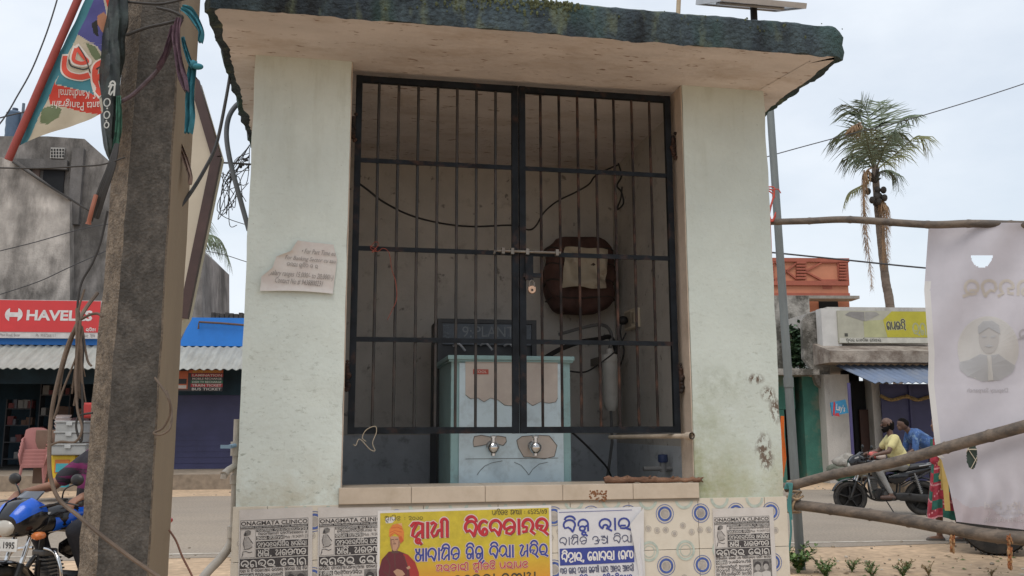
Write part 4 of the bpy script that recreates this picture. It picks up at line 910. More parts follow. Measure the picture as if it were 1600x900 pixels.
wire([(242, 590), (262, 620), (266, 645), (255, 668), (240, 676), (252, 679), (266, 668), (268, 640), (260, 610)], [3.34, 3.3, 3.32, 3.34, 3.34, 3.33, 3.33, 3.36, 3.38], .0042, m_brown, 'brown wire looped out from the right side of the pole', group=G)
wire([(255, 350), (290, 312), (318, 268), (338, 225), (352, 160), (361, 105), (368, 40)], [3.5, 3.6, 3.9, 4.2, 4.4, 4.6, 4.8], .0085, m_dk, 'black cable rising from the pole to the kiosk roof', group=G)
wire([(264, 828), (275, 845), (285, 870), (300, 900), (310, 930)], 3.6, .004, M('red_brown_wire', (.2, .1, .07), .8), 'thin reddish wire trailing to the ground behind the pole', group=G)
wire([(197, 55), (230, 43), (262, 36), (285, 28), (270, 18), (245, 12)], 3.29, .006, m_dk, 'black cord wound round the top of the pole', group=G)
wire([(200, 3), (250, 6), (290, -2)], 3.3, .005, m_dk, 'black cord wrapped across the pole at the top edge of the photo', group=G)
wire([(186, 160), (205, 150), (225, 132), (248, 108), (262, 82), (276, 48), (284, 30)], 3.29, [.008] * 43, M('purple_black_rope', (.085, .06, .07), .9, 0, .4, 30), 'dark purple rope tied diagonally round the pole', 'rope', 'rope', k=7)
# rags
def rag(name, label, cat, pts, widths, Y, mat, group=None, th=.003):
    mb = MB(); P_ = spline([at(x, y, Y) for x, y in pts], 6); n = len(P_); k = len(widths) - 1; px = Y / FPX
    def wd(t): i = min(int(t * k), k - 1); f = t * k - i; return (widths[i] * (1 - f) + widths[i + 1] * f) * px
    for sgn in (0, 1):
        rows = []
        for i, p in enumerate(P_):
            t = i / (n - 1); d = (P_[min(i + 1, n - 1)] - P_[max(i - 1, 0)]); d.y = 0; d.normalize(); s_ = V((d.z, 0, -d.x))
            rows.append([p + s_ * (q / 8 - .5) * wd(t) + V((0, -.012 * math.sin(q * 1.7 + t * 5) * (.4 + t) - sgn * th, 0)) for q in range(9)])
        mb.loft(rows, 0, cap=False, closed=False)
    return solo(name, mb, mat, label, cat, group, smooth=True)
m_teal = M('teal_cotton', (.03, .17, .22), .9, 0, .25, 12, .4, 120); m_purp = M('faded_purple_cotton', (.12, .07, .095), .9, 0, .35, 14, .4, 120, dirt=(.24, .18, .19), ds=20, da=.6, dlo=.55)
GR = 'rags tied to the pole'
rag('cloth_strip', 'teal cloth strip wrapped round the pole shoulder near the top', 'cloth strip', [(284, 12), (296, 18), (306, 32), (314, 50), (312, 66)], [10, 16, 14, 9, 5], 3.28, m_teal, GR)
rag('cloth_strip', 'teal cloth strip running down to the knot on the pole', 'cloth strip', [(286, 58), (291, 78), (297, 98), (303, 108)], [5, 8, 9, 10], 3.29, m_teal, GR)
rag('cloth_strip', 'long teal cloth tail hanging below the knot on the pole', 'cloth strip', [(303, 96), (300, 120), (297, 150), (296, 180), (293, 208)], [12, 15, 15, 17, 12], 3.3, m_teal, GR)
mb = MB(); mb.ell(at(309, 104, 3.27), (.022, .016, .012)); mb.ell(at(302, 100, 3.27), (.012, .014, .016)); solo('cloth_knot', mb, m_teal, 'teal knot binding the cloth strips on the pole', 'knot', GR, smooth=True)
rag('cloth_strip', 'frayed purple rag hanging from the black cord on the pole', 'cloth strip', [(280, 28), (276, 55), (279, 90), (284, 120), (291, 143)], [7, 14, 12, 16, 5], 3.26, m_purp, GR)
rag('cloth_strip', 'narrow purple rag beside the wider frayed one on the pole', 'cloth strip', [(272, 40), (266, 62), (258, 85), (246, 108)], [8, 8, 6, 3], 3.27, m_purp, GR)
rag('cloth_strip', 'thin mauve cloth edge along the buff side of the pole', 'cloth strip', [(268, 208), (280, 225), (290, 250), (297, 275), (296, 288)], [4, 9, 10, 6, 2], 3.5, M('mauve_cotton', (.24, .17, .14), .9, 0, .2, 10), GR)
# ---- the torn flag banner
YF = 3.28; FPP = YF / FPX
ffr = Fr(at(100, 150, YF), (1 * FPP, 0, 0), (0, 0, FPP), (0, -1, 0))
def fdisp(x, y): return .012 * math.sin(x * .055 + y * .02) + .010 * nv((x * .03, y * .03, 0), 1)
def ff(px, py, z=0): return ffr.p(px - 100, (150 - py) * 1.012, z + fdisp(px, py))
inside = lambda p, q: sum(((q[i][1] > p[1]) != (q[i - 1][1] > p[1])) and (p[0] < (q[i - 1][0] - q[i][0]) * (p[1] - q[i][1]) / (q[i - 1][1] - q[i][1]) + q[i][0]) for i in range(len(q))) % 2 == 1
S3 = lambda q: [(x / 3, y / 3) for x, y in q]
REG = [(S3([(140, 690), (225, 470), (480, 545), (250, 640), (130, 690)]), 5), (S3([(200, 590), (205, 520), (260, 498), (300, 520), (290, 560), (240, 600)]), 6),
       (S3([(232, 465), (240, 360), (265, 400), (420, 430), (470, 455), (490, 545), (240, 495)]), 2),
       (S3([(262, 395), (285, 310), (300, 340), (380, 375), (430, 350), (440, 440), (420, 430)]), 1), (S3([(350, 140), (440, 200), (480, 250), (470, 300), (440, 300), (430, 350), (380, 375), (285, 340), (290, 260)]), 5),
       (S3([(390, 180), (440, 200), (475, 260), (440, 265), (420, 240)]), 6), (S3([(380, -60), (350, 140), (450, 200), (470, 230), (500, 100), (460, -60)]), 3), (S3([(440, 40), (470, 20), (500, 60), (490, 120), (470, 130), (440, 80)]), 7), (S3([(415, 80), (440, 60), (450, 150), (425, 130)]), 4),
       (S3([(470, -60), (560, -60), (565, 120), (540, 130), (510, 90)]), 2)]
FL = lambda y: 122 - (y + 8) * (122 - 12) / 258      # stick edge
def fright(y): return 190 - .1 * y if y < 60 else 165 if y < 178 else 165 - (y - 178) * 2.35
mb = MB(); ny, nx = 150, 96; idx = {}
m_flag = [cloth('flag_' + n_, c, .35, .8, .08, 8) for n_, c in (('pale', (.5, .46, .38)), ('teal', (.06, .22, .27)), ('vermilion', (.55, .055, .035)), ('violet', (.085, .085, .27)), ('black', (.02, .02, .02)), ('cream', (.52, .46, .35)), ('leaf', (.15, .19, .1)), ('skin', (.42, .2, .12)))]
rows = []
for j in range(ny + 1):
    y = -40 + 288 * j / ny; l = FL(y); r_ = max(fright(y), l + .5); rows.append([(l + (r_ - l) * i / nx, y) for i in range(nx + 1)])
for row in rows: mb.v += [ff(x, y) for x, y in row]
for j in range(ny):
    for i in range(nx):
        a = j * (nx + 1) + i; c = ((rows[j][i][0] + rows[j + 1][i + 1][0]) / 2, (rows[j][i][1] + rows[j + 1][i + 1][1]) / 2)
        mi = 1 if c[0] - FL(c[1]) < 16 + .05 * c[1] else 0
        if mi == 0:
            for q, m_ in REG:
                if inside(c, q): mi = m_
        mb.f.append([a, a + 1, a + nx + 2, a + nx + 1]); mb.m.append(mi)
flag = solo('banner_flag', mb, m_flag, 'torn printed party-coloured banner flag hanging upside down from a red stick', 'flag', smooth=True)
class FFr(Fr):
    def p(s, x, y, z=0): return ff(x, -y, z)
f2 = FFr((0, 0, 0), (1, 0, 0), (0, 0, 1), (0, -1, 0)); mb = MB()
text(mb, f2, 'anta Panigrahi', 84, -173, 159, -155, 0, .002, 0, 0, False, True); text(mb, f2, 'P.S. Kandhamal', 93, -154, 158, -140, 0, .002, 0, 0, False, True)
for (pts, wd_, mi_) in (([(100, 85), (99, 105), (108, 116), (124, 119), (136, 114)], 13, 0), ([(100, 87), (100, 105), (109, 116), (124, 119), (136, 115)], 9, 1), ([(116, 70), (114, 92), (124, 97), (137, 93), (131, 84), (118, 68)], 10, 0), ([(117, 73), (115, 91), (125, 96), (135, 92), (129, 85), (119, 72)], 6, 1), ([(158, 92), (148, 100), (146, 118), (150, 136), (158, 146)], 13, 0), ([(158, 92), (149, 100), (147, 118), (151, 136), (158, 145)], 9, 1), ([(152, 118), (160, 112), (163, 122)], 8, 1), ([(121, 68), (132, 86), (140, 110)], 1.6, 2), ([(108, 92), (112, 102), (128, 106), (137, 103)], 2.5, 2), ([(150, 104), (156, 100), (163, 104)], 2.5, 2)):
    ribbon(mb, f2, [(x, -y) for x, y in spline2(pts)] if 0 else [(p.x, -p.y) for p in spline([(x, y, 0) for x, y in pts], 5)], wd_, mi_, .0015 + .001 * (mi_ + 1))
wpart('lettering', mb, [M('flag_letter_white', (.55, .5, .46), .8), M('flag_letter_red', (.5, .06, .035), .8), M('flag_letter_black', (.03, .03, .03), .8)], flag)
mb = MB(); mb.tube([at(13, 250, YF - .02), at(124, -6, YF - .02), at(175, -125, YF - .02)], .0145, 12)
solo('flag_stick', mb, M('red_painted_stick', (.27, .042, .032), .6, 0, .2, 10, .2, 40), 'slanting red painted stick carrying the torn banner flag', 'stick', smooth=True)
# black bunched tarpaulin with white letters
mb = MB(); cen_ = [(182, -20, 15), (180, 30, 18), (176, 60, 17), (175, 95, 18), (172, 125, 17), (172, 160, 15), (171, 200, 11), (171, 230, 7), (172, 247, 3)]
C_ = spline([(x, y, r) for x, y, r in cen_], 6); rings = []
for i, c in enumerate(C_):
    t = i / len(C_); rings.append([ff(c.x, c.y, 0) * 0 + at(c.x + c.z * math.cos(a) * (1 + .2 * math.sin(a * 4 + t * 9)), c.y + 3 * math.sin(a * 3 + t * 14), YF + .02 - c.z * FPP * 1.1 * math.sin(a) * (1 + .25 * math.sin(5 * a + 12 * t))) for a in [2 * math.pi * j / 22 for j in range(22)]])
mb.loft(rings)
tar = solo('tarpaulin', mb, M('dark_green_tarpaulin', (.010, .014, .013), .45, 0, .35, 9, .5, 50, dirt=(.06, .09, .08), ds=14, da=.5), 'bunched dark tarpaulin with white letters wound beside the pole', 'tarpaulin', smooth=True, ang=80)
mb = MB(); tf = Fr(at(172, 160, YF - .045), (FPP, 0, 0), (0, 0, FPP), (0, -1, 0))
for cy, rx in ((0, 5.0), (21, 4.6), (38, 3.6)): ribbon(mb, tf, [(q[0] - 5 + (cy * .05), q[1] - cy) for q in A(0, 0, rx, rx * 1.3, 0, 360, 16)], 1.9, 0, 0)
odia(mb, tf, 'sa i', -4, 12, 8, 30, .16, 0, 0)
for cy in (-10, -31): poly(mb, tf, [(q[0] - 4, q[1] + cy) for q in A(0, 0, 1.5, 1.5, 0, 360, 8)[:-1]], 0, 0)
wpart('lettering', mb, M('tarpaulin_white', (.42, .43, .41), .8), tar)
rag('cloth_strip', 'green and cream banner hem hanging below the dark tarpaulin', 'cloth strip', [(186, 150), (187, 180), (184, 210), (178, 240)], [6, 10, 9, 3], 3.27, M('green_hem', (.06, .17, .12), .9, 0, .4, 20), GR)
# the back of a framed hoarding behind the pole
YH = 4.7; hq = S3([(830, 330), (915, 410), (1020, 740), (975, 905)]); hq = [(255, 105), (305, 128), (340, 247), (288, 498), (250, 560)]
mb = MB(); H = [at(x, y, YH) for x, y in hq]; th = V((.02, .05, 0))
mb.add(H + [p + th for p in H], [(0, 1, 2, 3, 4), (9, 8, 7, 6, 5)] + [(i, (i + 1) % 5, 5 + (i + 1) % 5, 5 + i) for i in range(5)])
hd_ = solo('hoarding', mb, M('cream_flex_sheet', (.52, .47, .38), .7, 0, .08, 2, .2, 10, dirt=(.42, .36, .28), ds=2, da=.6), 'cream hoarding panel with brown frame standing edge-on behind the pole', 'hoarding')
mb = MB()
for i in (0, 1, 2): mb.bar(H[i] + V((0, -.012, 0)), H[i + 1] + V((0, -.012, 0)), .05, .03, 0, V((0, 1, 0)))
wpart('frame', mb, M('brown_frame', (.06, .032, .03), .6, 0, .2, 8), hd_)
mb = MB(); mb.tube([at(252, 495, YH), at(250, 530, YH), at(246, 1100, YH)], .02, 8); wpart('post', mb, M('pale_pipe', (.45, .42, .36), .6), hd_)
# gooseneck conduit and loose wires behind the kiosk's left edge
wire([(389, 360), (375, 310), (361, 258), (354, 215), (357, 185), (368, 166), (382, 158), (394, 166)], 5.4, .0155, M('grey_conduit', (.085, .095, .105), .6, 0, .2, 6), 'grey gooseneck conduit curving up behind the kiosk wall', 'conduit', 'conduit', n=10)
mb = MB(); rr = random.Random(12)
for i in range(14):
    x, y = rr.uniform(345, 385), rr.uniform(250, 290); mb.tube(spline([at(390, rr.uniform(225, 275), 5.6), at(x, y, 5.55), at(rr.uniform(338, 380), rr.uniform(270, 350), 5.6), at(rr.uniform(350, 392), rr.uniform(285, 355), 5.65)], 6), .0026, 5)
mb.tube(spline([at(338, 254, 5.5), at(365, 255, 5.5), at(395, 257, 5.5)], 4), .006, 6)
for i in range(12): mb.ell(at(rr.uniform(372, 388), rr.uniform(248, 262), 5.5), .009, 0, 6)
solo('wire_tangle', mb, m_dk, 'tangle of thin wires in the gap left of the kiosk', 'wire tangle', smooth=True)
# plastic down pipe on the kiosk's left side
m_pvc = M('grey_white_pvc', (.40, .37, .32), .5, 0, .12, 8, .1, 30, dirt=(.2, .16, .12), ds=7, da=.6)
dp = thing('down_pipe', 'dirty plastic water pipe with elbows running down the left side of the kiosk', 'pipe', at(368, 900, 4.35).xy.to_3d())
Yd = 4.33
mb = MB(); mb.tube([at(370, 655, Yd), at(367, 735, Yd), at(364, 828, Yd)], .014, 12); mb.tube(spline([at(364, 826, Yd), at(360, 850, Yd), at(345, 872, Yd - .02), at(325, 893, Yd - .05), at(300, 925, Yd - .1)], 6), .021, 12); wpart('pipe', mb, m_pvc, dp, True)
for y0, y1, r in ((690, 712, .022), (742, 756, .021), (822, 840, .026)): mb = MB(); mb.tube([at(368 - (y0 - 690) * .03, y0, Yd - .002), at(368 - (y1 - 690) * .03, y1, Yd - .002)], r, 14); wpart('coupling', mb, m_pvc, dp, True)
mb = MB(); mb.tube([at(367, 728, Yd), at(356, 735, Yd - .05), at(350, 742, Yd - .08)], [.016, .016, .019], 12); mb.tube([at(350, 741, Yd - .08), at(349, 748, Yd - .08)], .014, 10); wpart('spout', mb, m_pvc, dp, True)
mb = MB(); mb.tube([at(368, 696, Yd - .02), at(358, 698, Yd - .05)], .01, 8); mb.bx(*(lambda p: (p.x - .02, p.x + .03, p.y - .01, p.y + .01, p.z - .008, p.z + .008))(at(352, 698, Yd - .05))); wpart('blue_handle', mb, M('pale_blue_plastic', (.2, .3, .4), .5), dp, True)
# overhead lines
mo = M('overhead_wire', (.05, .05, .055), .7)
GO = 'overhead wires across the sky'
wire([(-200, 420), (-20, 218), (30, 145), (60, 85), (92, -10), (140, -200)], 8, .007, mo, 'overhead wire rising steeply at the left behind the flag stick', group=GO)
wire([(-20, 190), (12, 181), (60, 170)], 12, .01, mo, 'short overhead wire passing behind the flag stick to the left', group=GO)
wire([(880, 330), (1150, 262), (1205, 243), (1330, 209), (1450, 178), (1640, 117), (1900, 20)], 22, .013, mo, 'overhead wire rising to the right past the palm crown', group=GO)
wire([(900, 350), (1150, 388), (1222, 396), (1330, 407), (1450, 419), (1600, 430), (1900, 440)], 18, .018, mo, 'black overhead cable passing in front of the orange house', group=GO)
wire([(310, 390), (350, 398), (385, 409), (420, 418), (700, 470)], 20, .009, mo, 'faint overhead wire between the palm fronds and the kiosk', group=GO)
wire([(0, 392), (60, 377), (130, 357), (170, 350)], 22, .012, mo, 'thin wire strung across the stained wall above the red sign', group=GO)
wire([(0, 460), (60, 440), (110, 417), (170, 390)], 22, .012, mo, 'lower wire strung across the stained wall just above the red sign', group=GO)
# on the kiosk roof: solar lamp, stick and folded flex sheet
ZR = ZS + .165
def top_at(x, y, w_): n = V((-KS, KC, 0)); d = ray(x, y); p0 = KW(0, w_, 0); t = (p0 - CAM).dot(n) / d.dot(n); return CAM + d * t
q = top_at(1178, 24, .1); sl = thing('solar_panel', 'small solar panel on a stub post on the kiosk roof edge', 'solar panel', (q.x, q.y, ZR), KYAW)
hz = top_at(1178, 12, .1).z - ZR
mb = MB(); mb.cyl((0, 0, -.01), (0, 0, hz), .02, 10); mb.bx(-.05, .05, -.05, .05, -.004, .006); mb.build('post', m_dk, sl, True)
TT = Matrix.Translation((-.02, .0, hz + .012)) @ Matrix.Rotation(math.radians(23), 4, 'X')
mb = MB(); mb.bx(-.24, .25, -.16, .2, 0, .018, 0, TT); mb.build('panel', M('panel_glass', (.02, .025, .05), .2), sl)
mb = MB(); mb.bx(-.255, -.24, -.17, .21, -.006, .024, 0, TT); mb.bx(.25, .265, -.17, .21, -.006, .024, 0, TT); mb.bx(-.24, .25, -.175, -.16, -.006, .024, 0, TT); mb.bx(-.24, .25, .2, .215, -.006, .024, 0, TT); mb.bx(-.2, .2, -.03, .03, -.012, -.001, 0, TT); mb.build('frame', M('aluminium', (.45, .45, .45), .4, .7), sl)
mb = MB(); a, b = top_at(1052, 14, .2), top_at(1062, -30, .2); mb.tube([V((a.x, a.y, ZR - .01)), b], .013, 8); solo('bamboo_stub', mb, M('bamboo_pale', (.42, .33, .22), .7), 'short pale bamboo stick standing on the kiosk roof', 'stick', smooth=True)
mb = MB(); a, b = top_at(930, 12, .25), top_at(1012, 10, .25)
mb.grid(lambda s_, t: V((a.x + (b.x - a.x) * s_, a.y + (b.y - a.y) * s_ + .35 * t, ZR + .008 + .045 * abs(math.sin(s_ * 5 + t)) + .05 * t + .01 * nv((s_ * 4, t * 4, 0), 1))), 20, 12)
solo('flex_sheet', mb, M('white_flex', (.6, .6, .6), .6), 'crumpled white flex sheet lying on the kiosk roof', 'sheet', smooth=True)

# ================================================================== SHOPS ACROSS THE ROAD, LEFT
class Plane:
    def __init__(s, o, yaw): s.o = V((o.x, o.y, 0)); s.yaw = yaw; s.ex = V((math.cos(yaw), math.sin(yaw), 0)); s.ey = V((-math.sin(yaw), math.cos(yaw), 0))
    def W(s, u, w_, z): return s.o + s.ex * u + s.ey * w_ + V((0, 0, z))
    def px(s, x, y, w_=0):
        d = ray(x, y); p0 = s.W(0, w_, 0); t = (p0 - CAM).dot(s.ey) / d.dot(s.ey); p = CAM + d * t - s.o; return (p.dot(s.ex), p.z)
    def root(s, name, label, cat, u=0, w_=0, z=0, group=None): return thing(name, label, cat, s.W(u, w_, z), s.yaw, group)
LP = Plane(at(200, 735, 25), math.radians(7))
u_ = lambda x, w_=0, y=650: LP.px(x, y, w_)[0]
z_ = lambda y, x=200, w_=0: LP.px(x, y, w_)[1]
ZF = z_(733, 300)
m_old = M('stained_old_plaster', (.42, .385, .35), .95, 0, .3, 1.1, .6, 20, dirt=(.07, .062, .055), ds=.8, da=.9, stretch=(1, 1, .35), dlo=.44, dhi=.64, bd=.02, fine=2.5)
m_olddk = M('blackened_plaster', (.15, .14, .135), .95, 0, .25, 1.2, .6, 20, dirt=(.05, .048, .045), ds=.8, da=.9, stretch=(1, 1, .35), dlo=.4, dhi=.66, bd=.02)
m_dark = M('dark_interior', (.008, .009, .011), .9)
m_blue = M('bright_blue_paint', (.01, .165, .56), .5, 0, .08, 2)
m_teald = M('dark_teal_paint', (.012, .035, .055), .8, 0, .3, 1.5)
m_corr = M('weathered_corrugated_sheet', (.34, .34, .31), .6, .1, .12, 2, dirt=(.2, .18, .15), ds=2, da=.6, stretch=(2.5, .5, 1))
m_shut = M('indigo_shutter_paint', (.042, .042, .105), .55, 0, .15, 1.5)
mb = MB(); mb.bx(-14, 10, -3.2, 6, 0.0, ZF)
ap = LP.root('pavement', None, None); ap['kind'] = 'structure'
mb2 = MB(); mb2.bx(-16, 13, -3.0, 6, -.02, ZF); pv = mb2.build('pavement', M('dusty_concrete_apron', (.27, .215, .16), .95, 0, .12, 1, .5, 20, dirt=(.17, .135, .1), ds=1, da=.5, fine=7)); pv.location = LP.W(0, 0, 0); pv.rotation_euler = (0, 0, LP.yaw); pv['kind'] = 'structure'
bpy.data.objects.remove(ap)
# old building above and behind the shops
ob = LP.root('old_building', 'rain-stained grey plaster building with dark parapet behind the red signboard', 'building', 0, 1.6)
def lq(q, w_): return [LP.px(x, y, w_) for x, y in q]
mb = MB(); mb.prism(lq([(-260, 215), (-60, 228), (24, 252), (84, 297), (109, 313), (109, 560), (-260, 560)], 1.6), (0, 0, 0), (1, 0, 0), (0, 0, 1), (0, 1, 0), 5)
mb.build('wall', m_old, ob)
def bq(x0, y0, x1, y1, w0, w1, mb, mi=0):
    a, b = LP.px(x0, y1, w0), LP.px(x1, y0, w0); mb.bx(a[0], b[0], w0 - 1.6, w1 - 1.6, a[1], b[1], mi)
mb = MB(); mb.prism(lq([(-160, 212), (75, 213), (132, 217), (168, 249), (316, 392), (316, 560), (-160, 560)], 1.95), (0, .35, 0), (1, 0, 0), (0, 0, 1), (0, 1, 0), 4.4); mb.build('gable_wall', M('mid_grey_plaster', (.27, .25, .235), .95, 0, .25, 1.1, .6, 20, dirt=(.06, .055, .05), ds=.9, da=.9, stretch=(1, 1, .35), dlo=.42, dhi=.64, bd=.02, fine=2.5), ob)
mb = MB(); bq(104, 232, 131, 350, 1.8, 1.94, mb); bq(20, 250, 105, 262, 1.75, 1.94, mb); mb.build('plaster_pier', m_olddk, ob)
mb = MB(); bq(62, 263, 101, 340, 1.88, 1.935, mb); wn = mb.build('window', m_dark, ob)
mb = MB(); bq(45, 263, 62, 340, 1.86, 1.935, mb); mb.build('shutter_panel', M('faded_red_wood', (.13, .09, .075), .9), wn)
mb = MB(); bq(78, 231, 101, 247, 1.88, 1.935, mb, 0)
for i in range(5):
    for j in range(3): bq(79.5 + i * 4.4, 232.5 + j * 4.9, 82 + i * 4.4, 235.4 + j * 4.9, 1.86, 1.878, mb, 1)
mb.build('jali_vent', [M('pale_jali', (.36, .35, .33), .9), m_dark], ob)
q = lq([(22, 250), (84, 296), (110, 312)], 1.55); mb = MB()
for i in range(2): mb.bar((q[i][0], -.06, q[i][1]), (q[i + 1][0], -.06, q[i + 1][1]), .25, .07)
mb.build('coping', m_olddk, ob)
wt = thing('water_tank', 'ribbed dark blue plastic water tank on the old building roof', 'water tank', at(20, 216, 30.2))
tr = (at(36, 200, 30.2).x - at(12, 200, 30.2).x) / 2 * 1.0; th_ = at(20, 178, 30.2).z - wt.location.z
mb = MB(); mb.lathe([(tr * 1.0, -.6)] + [(tr * (1 if k % 2 else .95), -.5 + (th_ + .5) * k / 9) for k in range(10)] + [(tr * .7, th_ + .08), (0, th_ + .12)], n=24); mb.build('body', M('tank_blue', (.06, .1, .16), .5), wt, True)
mb = MB(); mb.lathe([(tr * .35, th_ + .1), (tr * .35, th_ + .2), (0, th_ + .22)], n=16); mb.build('lid', M('tank_lid', (.04, .06, .1), .5), wt)
mb = MB(); mb.tube([(tr * 1.25, -.1, -.5), (tr * 1.25, -.1, th_ + .35)], .05, 8); mb.build('pipe', M('tank_pipe', (.1, .13, .17), .5), wt)
tb = at(20, 217, 30.2); mb = MB(); mb.bx(tb.x - 1.4, tb.x + 1.0, 29.2, 31.4, tb.z - 2.5, tb.z - .56); mb.bx(tb.x - 1.5, tb.x + 1.1, 29.1, 31.5, tb.z - .56, tb.z - .4)
solo('stair_head', mb, m_olddk, 'dark concrete stair head carrying the blue water tank', 'roof block')
# shop row
sr = LP.root('shop_row', 'low shop row with blue fascia, corrugated awning and indigo shutter', 'shop')
uA, uB, uC, uD = u_(-330), u_(232), u_(262), u_(760)
ztop = z_(541, 300)
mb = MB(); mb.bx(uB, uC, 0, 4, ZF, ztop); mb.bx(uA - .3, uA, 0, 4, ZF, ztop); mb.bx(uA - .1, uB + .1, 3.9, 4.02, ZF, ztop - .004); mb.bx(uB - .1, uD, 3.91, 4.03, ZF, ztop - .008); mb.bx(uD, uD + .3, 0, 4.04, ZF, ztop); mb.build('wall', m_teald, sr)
mb = MB(); mb.bx(uA - .3, uD + .3, 0.02, 4.1, ztop, ztop + .15); mb.build('roof', m_olddk, sr)
zs2 = z_(617, 300)
mb = MB(); n = 26
for i in range(n): z0 = ZF + (zs2 - ZF) * i / n; mb.bx(uC, uD, .12 + (.012 if i % 2 else 0), .16, z0, ZF + (zs2 - ZF) * (i + 1) / n)
mb.bx(uC, uD, .08, .14, ZF, ZF + .1); mb.build('shutter', m_shut, sr)
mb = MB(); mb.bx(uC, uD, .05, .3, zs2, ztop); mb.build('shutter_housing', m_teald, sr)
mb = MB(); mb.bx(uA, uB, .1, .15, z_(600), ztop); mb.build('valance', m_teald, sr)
mb = MB(); a = z_(497, 330); mb.prism([(u_(274), ztop), (uD, ztop), (uD, a), (u_(292), a)], (0, -.1, 0), (1, 0, 0), (0, 0, 1), (0, 1, 0), .1); mb.bx(uA, u_(274), -.1, 0, ztop, z_(527, 100)); mb.build('fascia', m_blue, sr)
def awn(u0, u1, zb, zf, wf, pitch=.21, amp=.022):
    nu = int((u1 - u0) / pitch * 6)
    return lambda a, b, t=0: V((u0 + (u1 - u0) * a, -.11 + wf * b, zb + (zf - zb) * b + amp * math.cos((u0 + (u1 - u0) * a) / pitch * 2 * math.pi) + t)), nu
zf = LP.px(330, 577, -1.5)[1]; f_, nu = awn(uA - .3, uD, ztop - .02, zf, -1.4)
mb = MB(); mb.grid(f_, nu, 3); mb.grid(lambda a, b: f_(a, b, -.012), nu, 3); mb.build('awning', m_corr, sr, True)
for x in (-150, 215, 700): mb = MB(); mb.cyl((u_(x), -1.3, ZF), (u_(x), -1.3, zf), .03, 8); mb.build('awning_post', m_shut, sr, True)
mb = MB()
for i in range(9): mb.bx(u_(318) + i * .13, u_(318) + i * .13 + .11, .3, .8, ztop + .15, z_(486 + (i % 3), 340), 0)
mb.build('stacked_roof_tiles', M('old_roof_tile', (.06, .055, .05), .9, 0, .4, 8), sr)
mb = MB(); mb.bx(uA, uB, .2, 3.9, ZF, ZF + .02); mb.build('shop_floor', M('dark_floor', (.05, .045, .04), .8), sr)
wr = [LP.W(*(lambda p: (p[0], -.2, p[1]))(LP.px(x, y, -.2))) for x, y in ((310, 514), (311, 503), (345, 505), (382, 508))]
mb = MB(); mb.tube(wr, .03, 8); solo('iron_rod', mb, M('rusted_iron', (.1, .06, .045), .8), 'bent rusty iron rod fixed across the blue fascia', 'rod', smooth=True)
# things inside the dark shop
for k, (x0, x1, y0, y1, lab) in enumerate(((5, 48, 625, 705, 'dim shelf of small goods at the left inside the dark shop'), (60, 110, 600, 668, 'dim shelf of small goods behind the chairs inside the dark shop'))):
    a, b = LP.px(x0, y1, 2.4), LP.px(x1, y0, 2.4); rk = LP.root('display_rack', lab, 'shelf', a[0], 2.4, ZF + .02, 'racks in the dark shop'); wd, hh = b[0] - a[0], b[1] - ZF
    mb = MB(); 
    for i in range(4): mb.bx(0, wd, 0, .35, hh * (i + .4) / 4, hh * (i + .4) / 4 + .03)
    mb.bx(-.03, 0, 0, .35, 0, hh); mb.bx(wd, wd + .03, 0, .35, 0, hh); mb.build('frame', M('rack_grey', (.05, .05, .055), .7), rk)
    rr = random.Random(k)
    for i in range(4):
        for j in range(5):
            if rr.random() < .75: w2 = rr.uniform(.1, .2); x = j * wd / 5 + .03; z0 = hh * (i + .4) / 4 + .03; mb = MB(); mb.bx(x, x + w2, .02, .25, z0, z0 + rr.uniform(.1, .28), bev=.01); mb.build('carton', rr.choice([M('carton_brown', (.12, .07, .05), .8), M('carton_grey', (.1, .1, .12), .7), M('carton_red', (.14, .03, .03), .7), M('carton_pale', (.2, .19, .18), .7)]), rk)
# red signboard
def signroot(name, lab, cat, P_, x0, y0, x1, y1, w_): a, b = P_.px(x0, y1, w_), P_.px(x1, y0, w_); return P_.root(name, lab, cat, a[0], w_, a[1]), b[0] - a[0], b[1] - a[1]
sg, sw_, sh_ = signroot('signboard', 'red electrical shop signboard with white lettering and H emblem above the corrugated awning', 'signboard', LP, -90, 470, 159, 527, -.35)
kx = sw_ / 249; kz = sh_ / 57; X = lambda x: (x + 90) * kx; Zs = lambda y: (527 - y) * kz
mb = MB(); mb.bx(0, sw_, 0, .12, 0, sh_); mb.build('panel', M('sign_frame_white', (.5, .48, .47), .6), sg)
mb = MB(); mb.bx(.02, sw_ - .02, -.012, -.001, Zs(518), sh_ - .015); mb.build('red_face', M('sign_red', (.53, .032, .035), .5, 0, .05, 2), sg)
fr = Fr((0, -.016, 0), (1, 0, 0), (0, 0, 1), (0, -1, 0)); mb = MB()
text(mb, fr, 'HAVELLS', X(40), Zs(501), X(146), Zs(485), 0, .002, .035)
cx, cz, r = X(19.5), Zs(492.5), 14 * kx
for s_ in (-1, 1): mb.add([fr.p(cx + r * math.cos(a), cz + r * .9 * math.sin(a), .002) for a in [math.radians((-62 if s_ > 0 else 118) + i * 124 / 14) for i in range(15)]] , [list(range(15))], 0)
rect(mb, fr, cx - r * .5, cz - r * .28, cx + r * .5, cz + r * .28, 0, .0025)
odia(mb, fr, 'ra ba i dha'.replace('dha', 'ta aa'), X(137), Zs(516), X(153), Zs(512), .2, 0, .002)
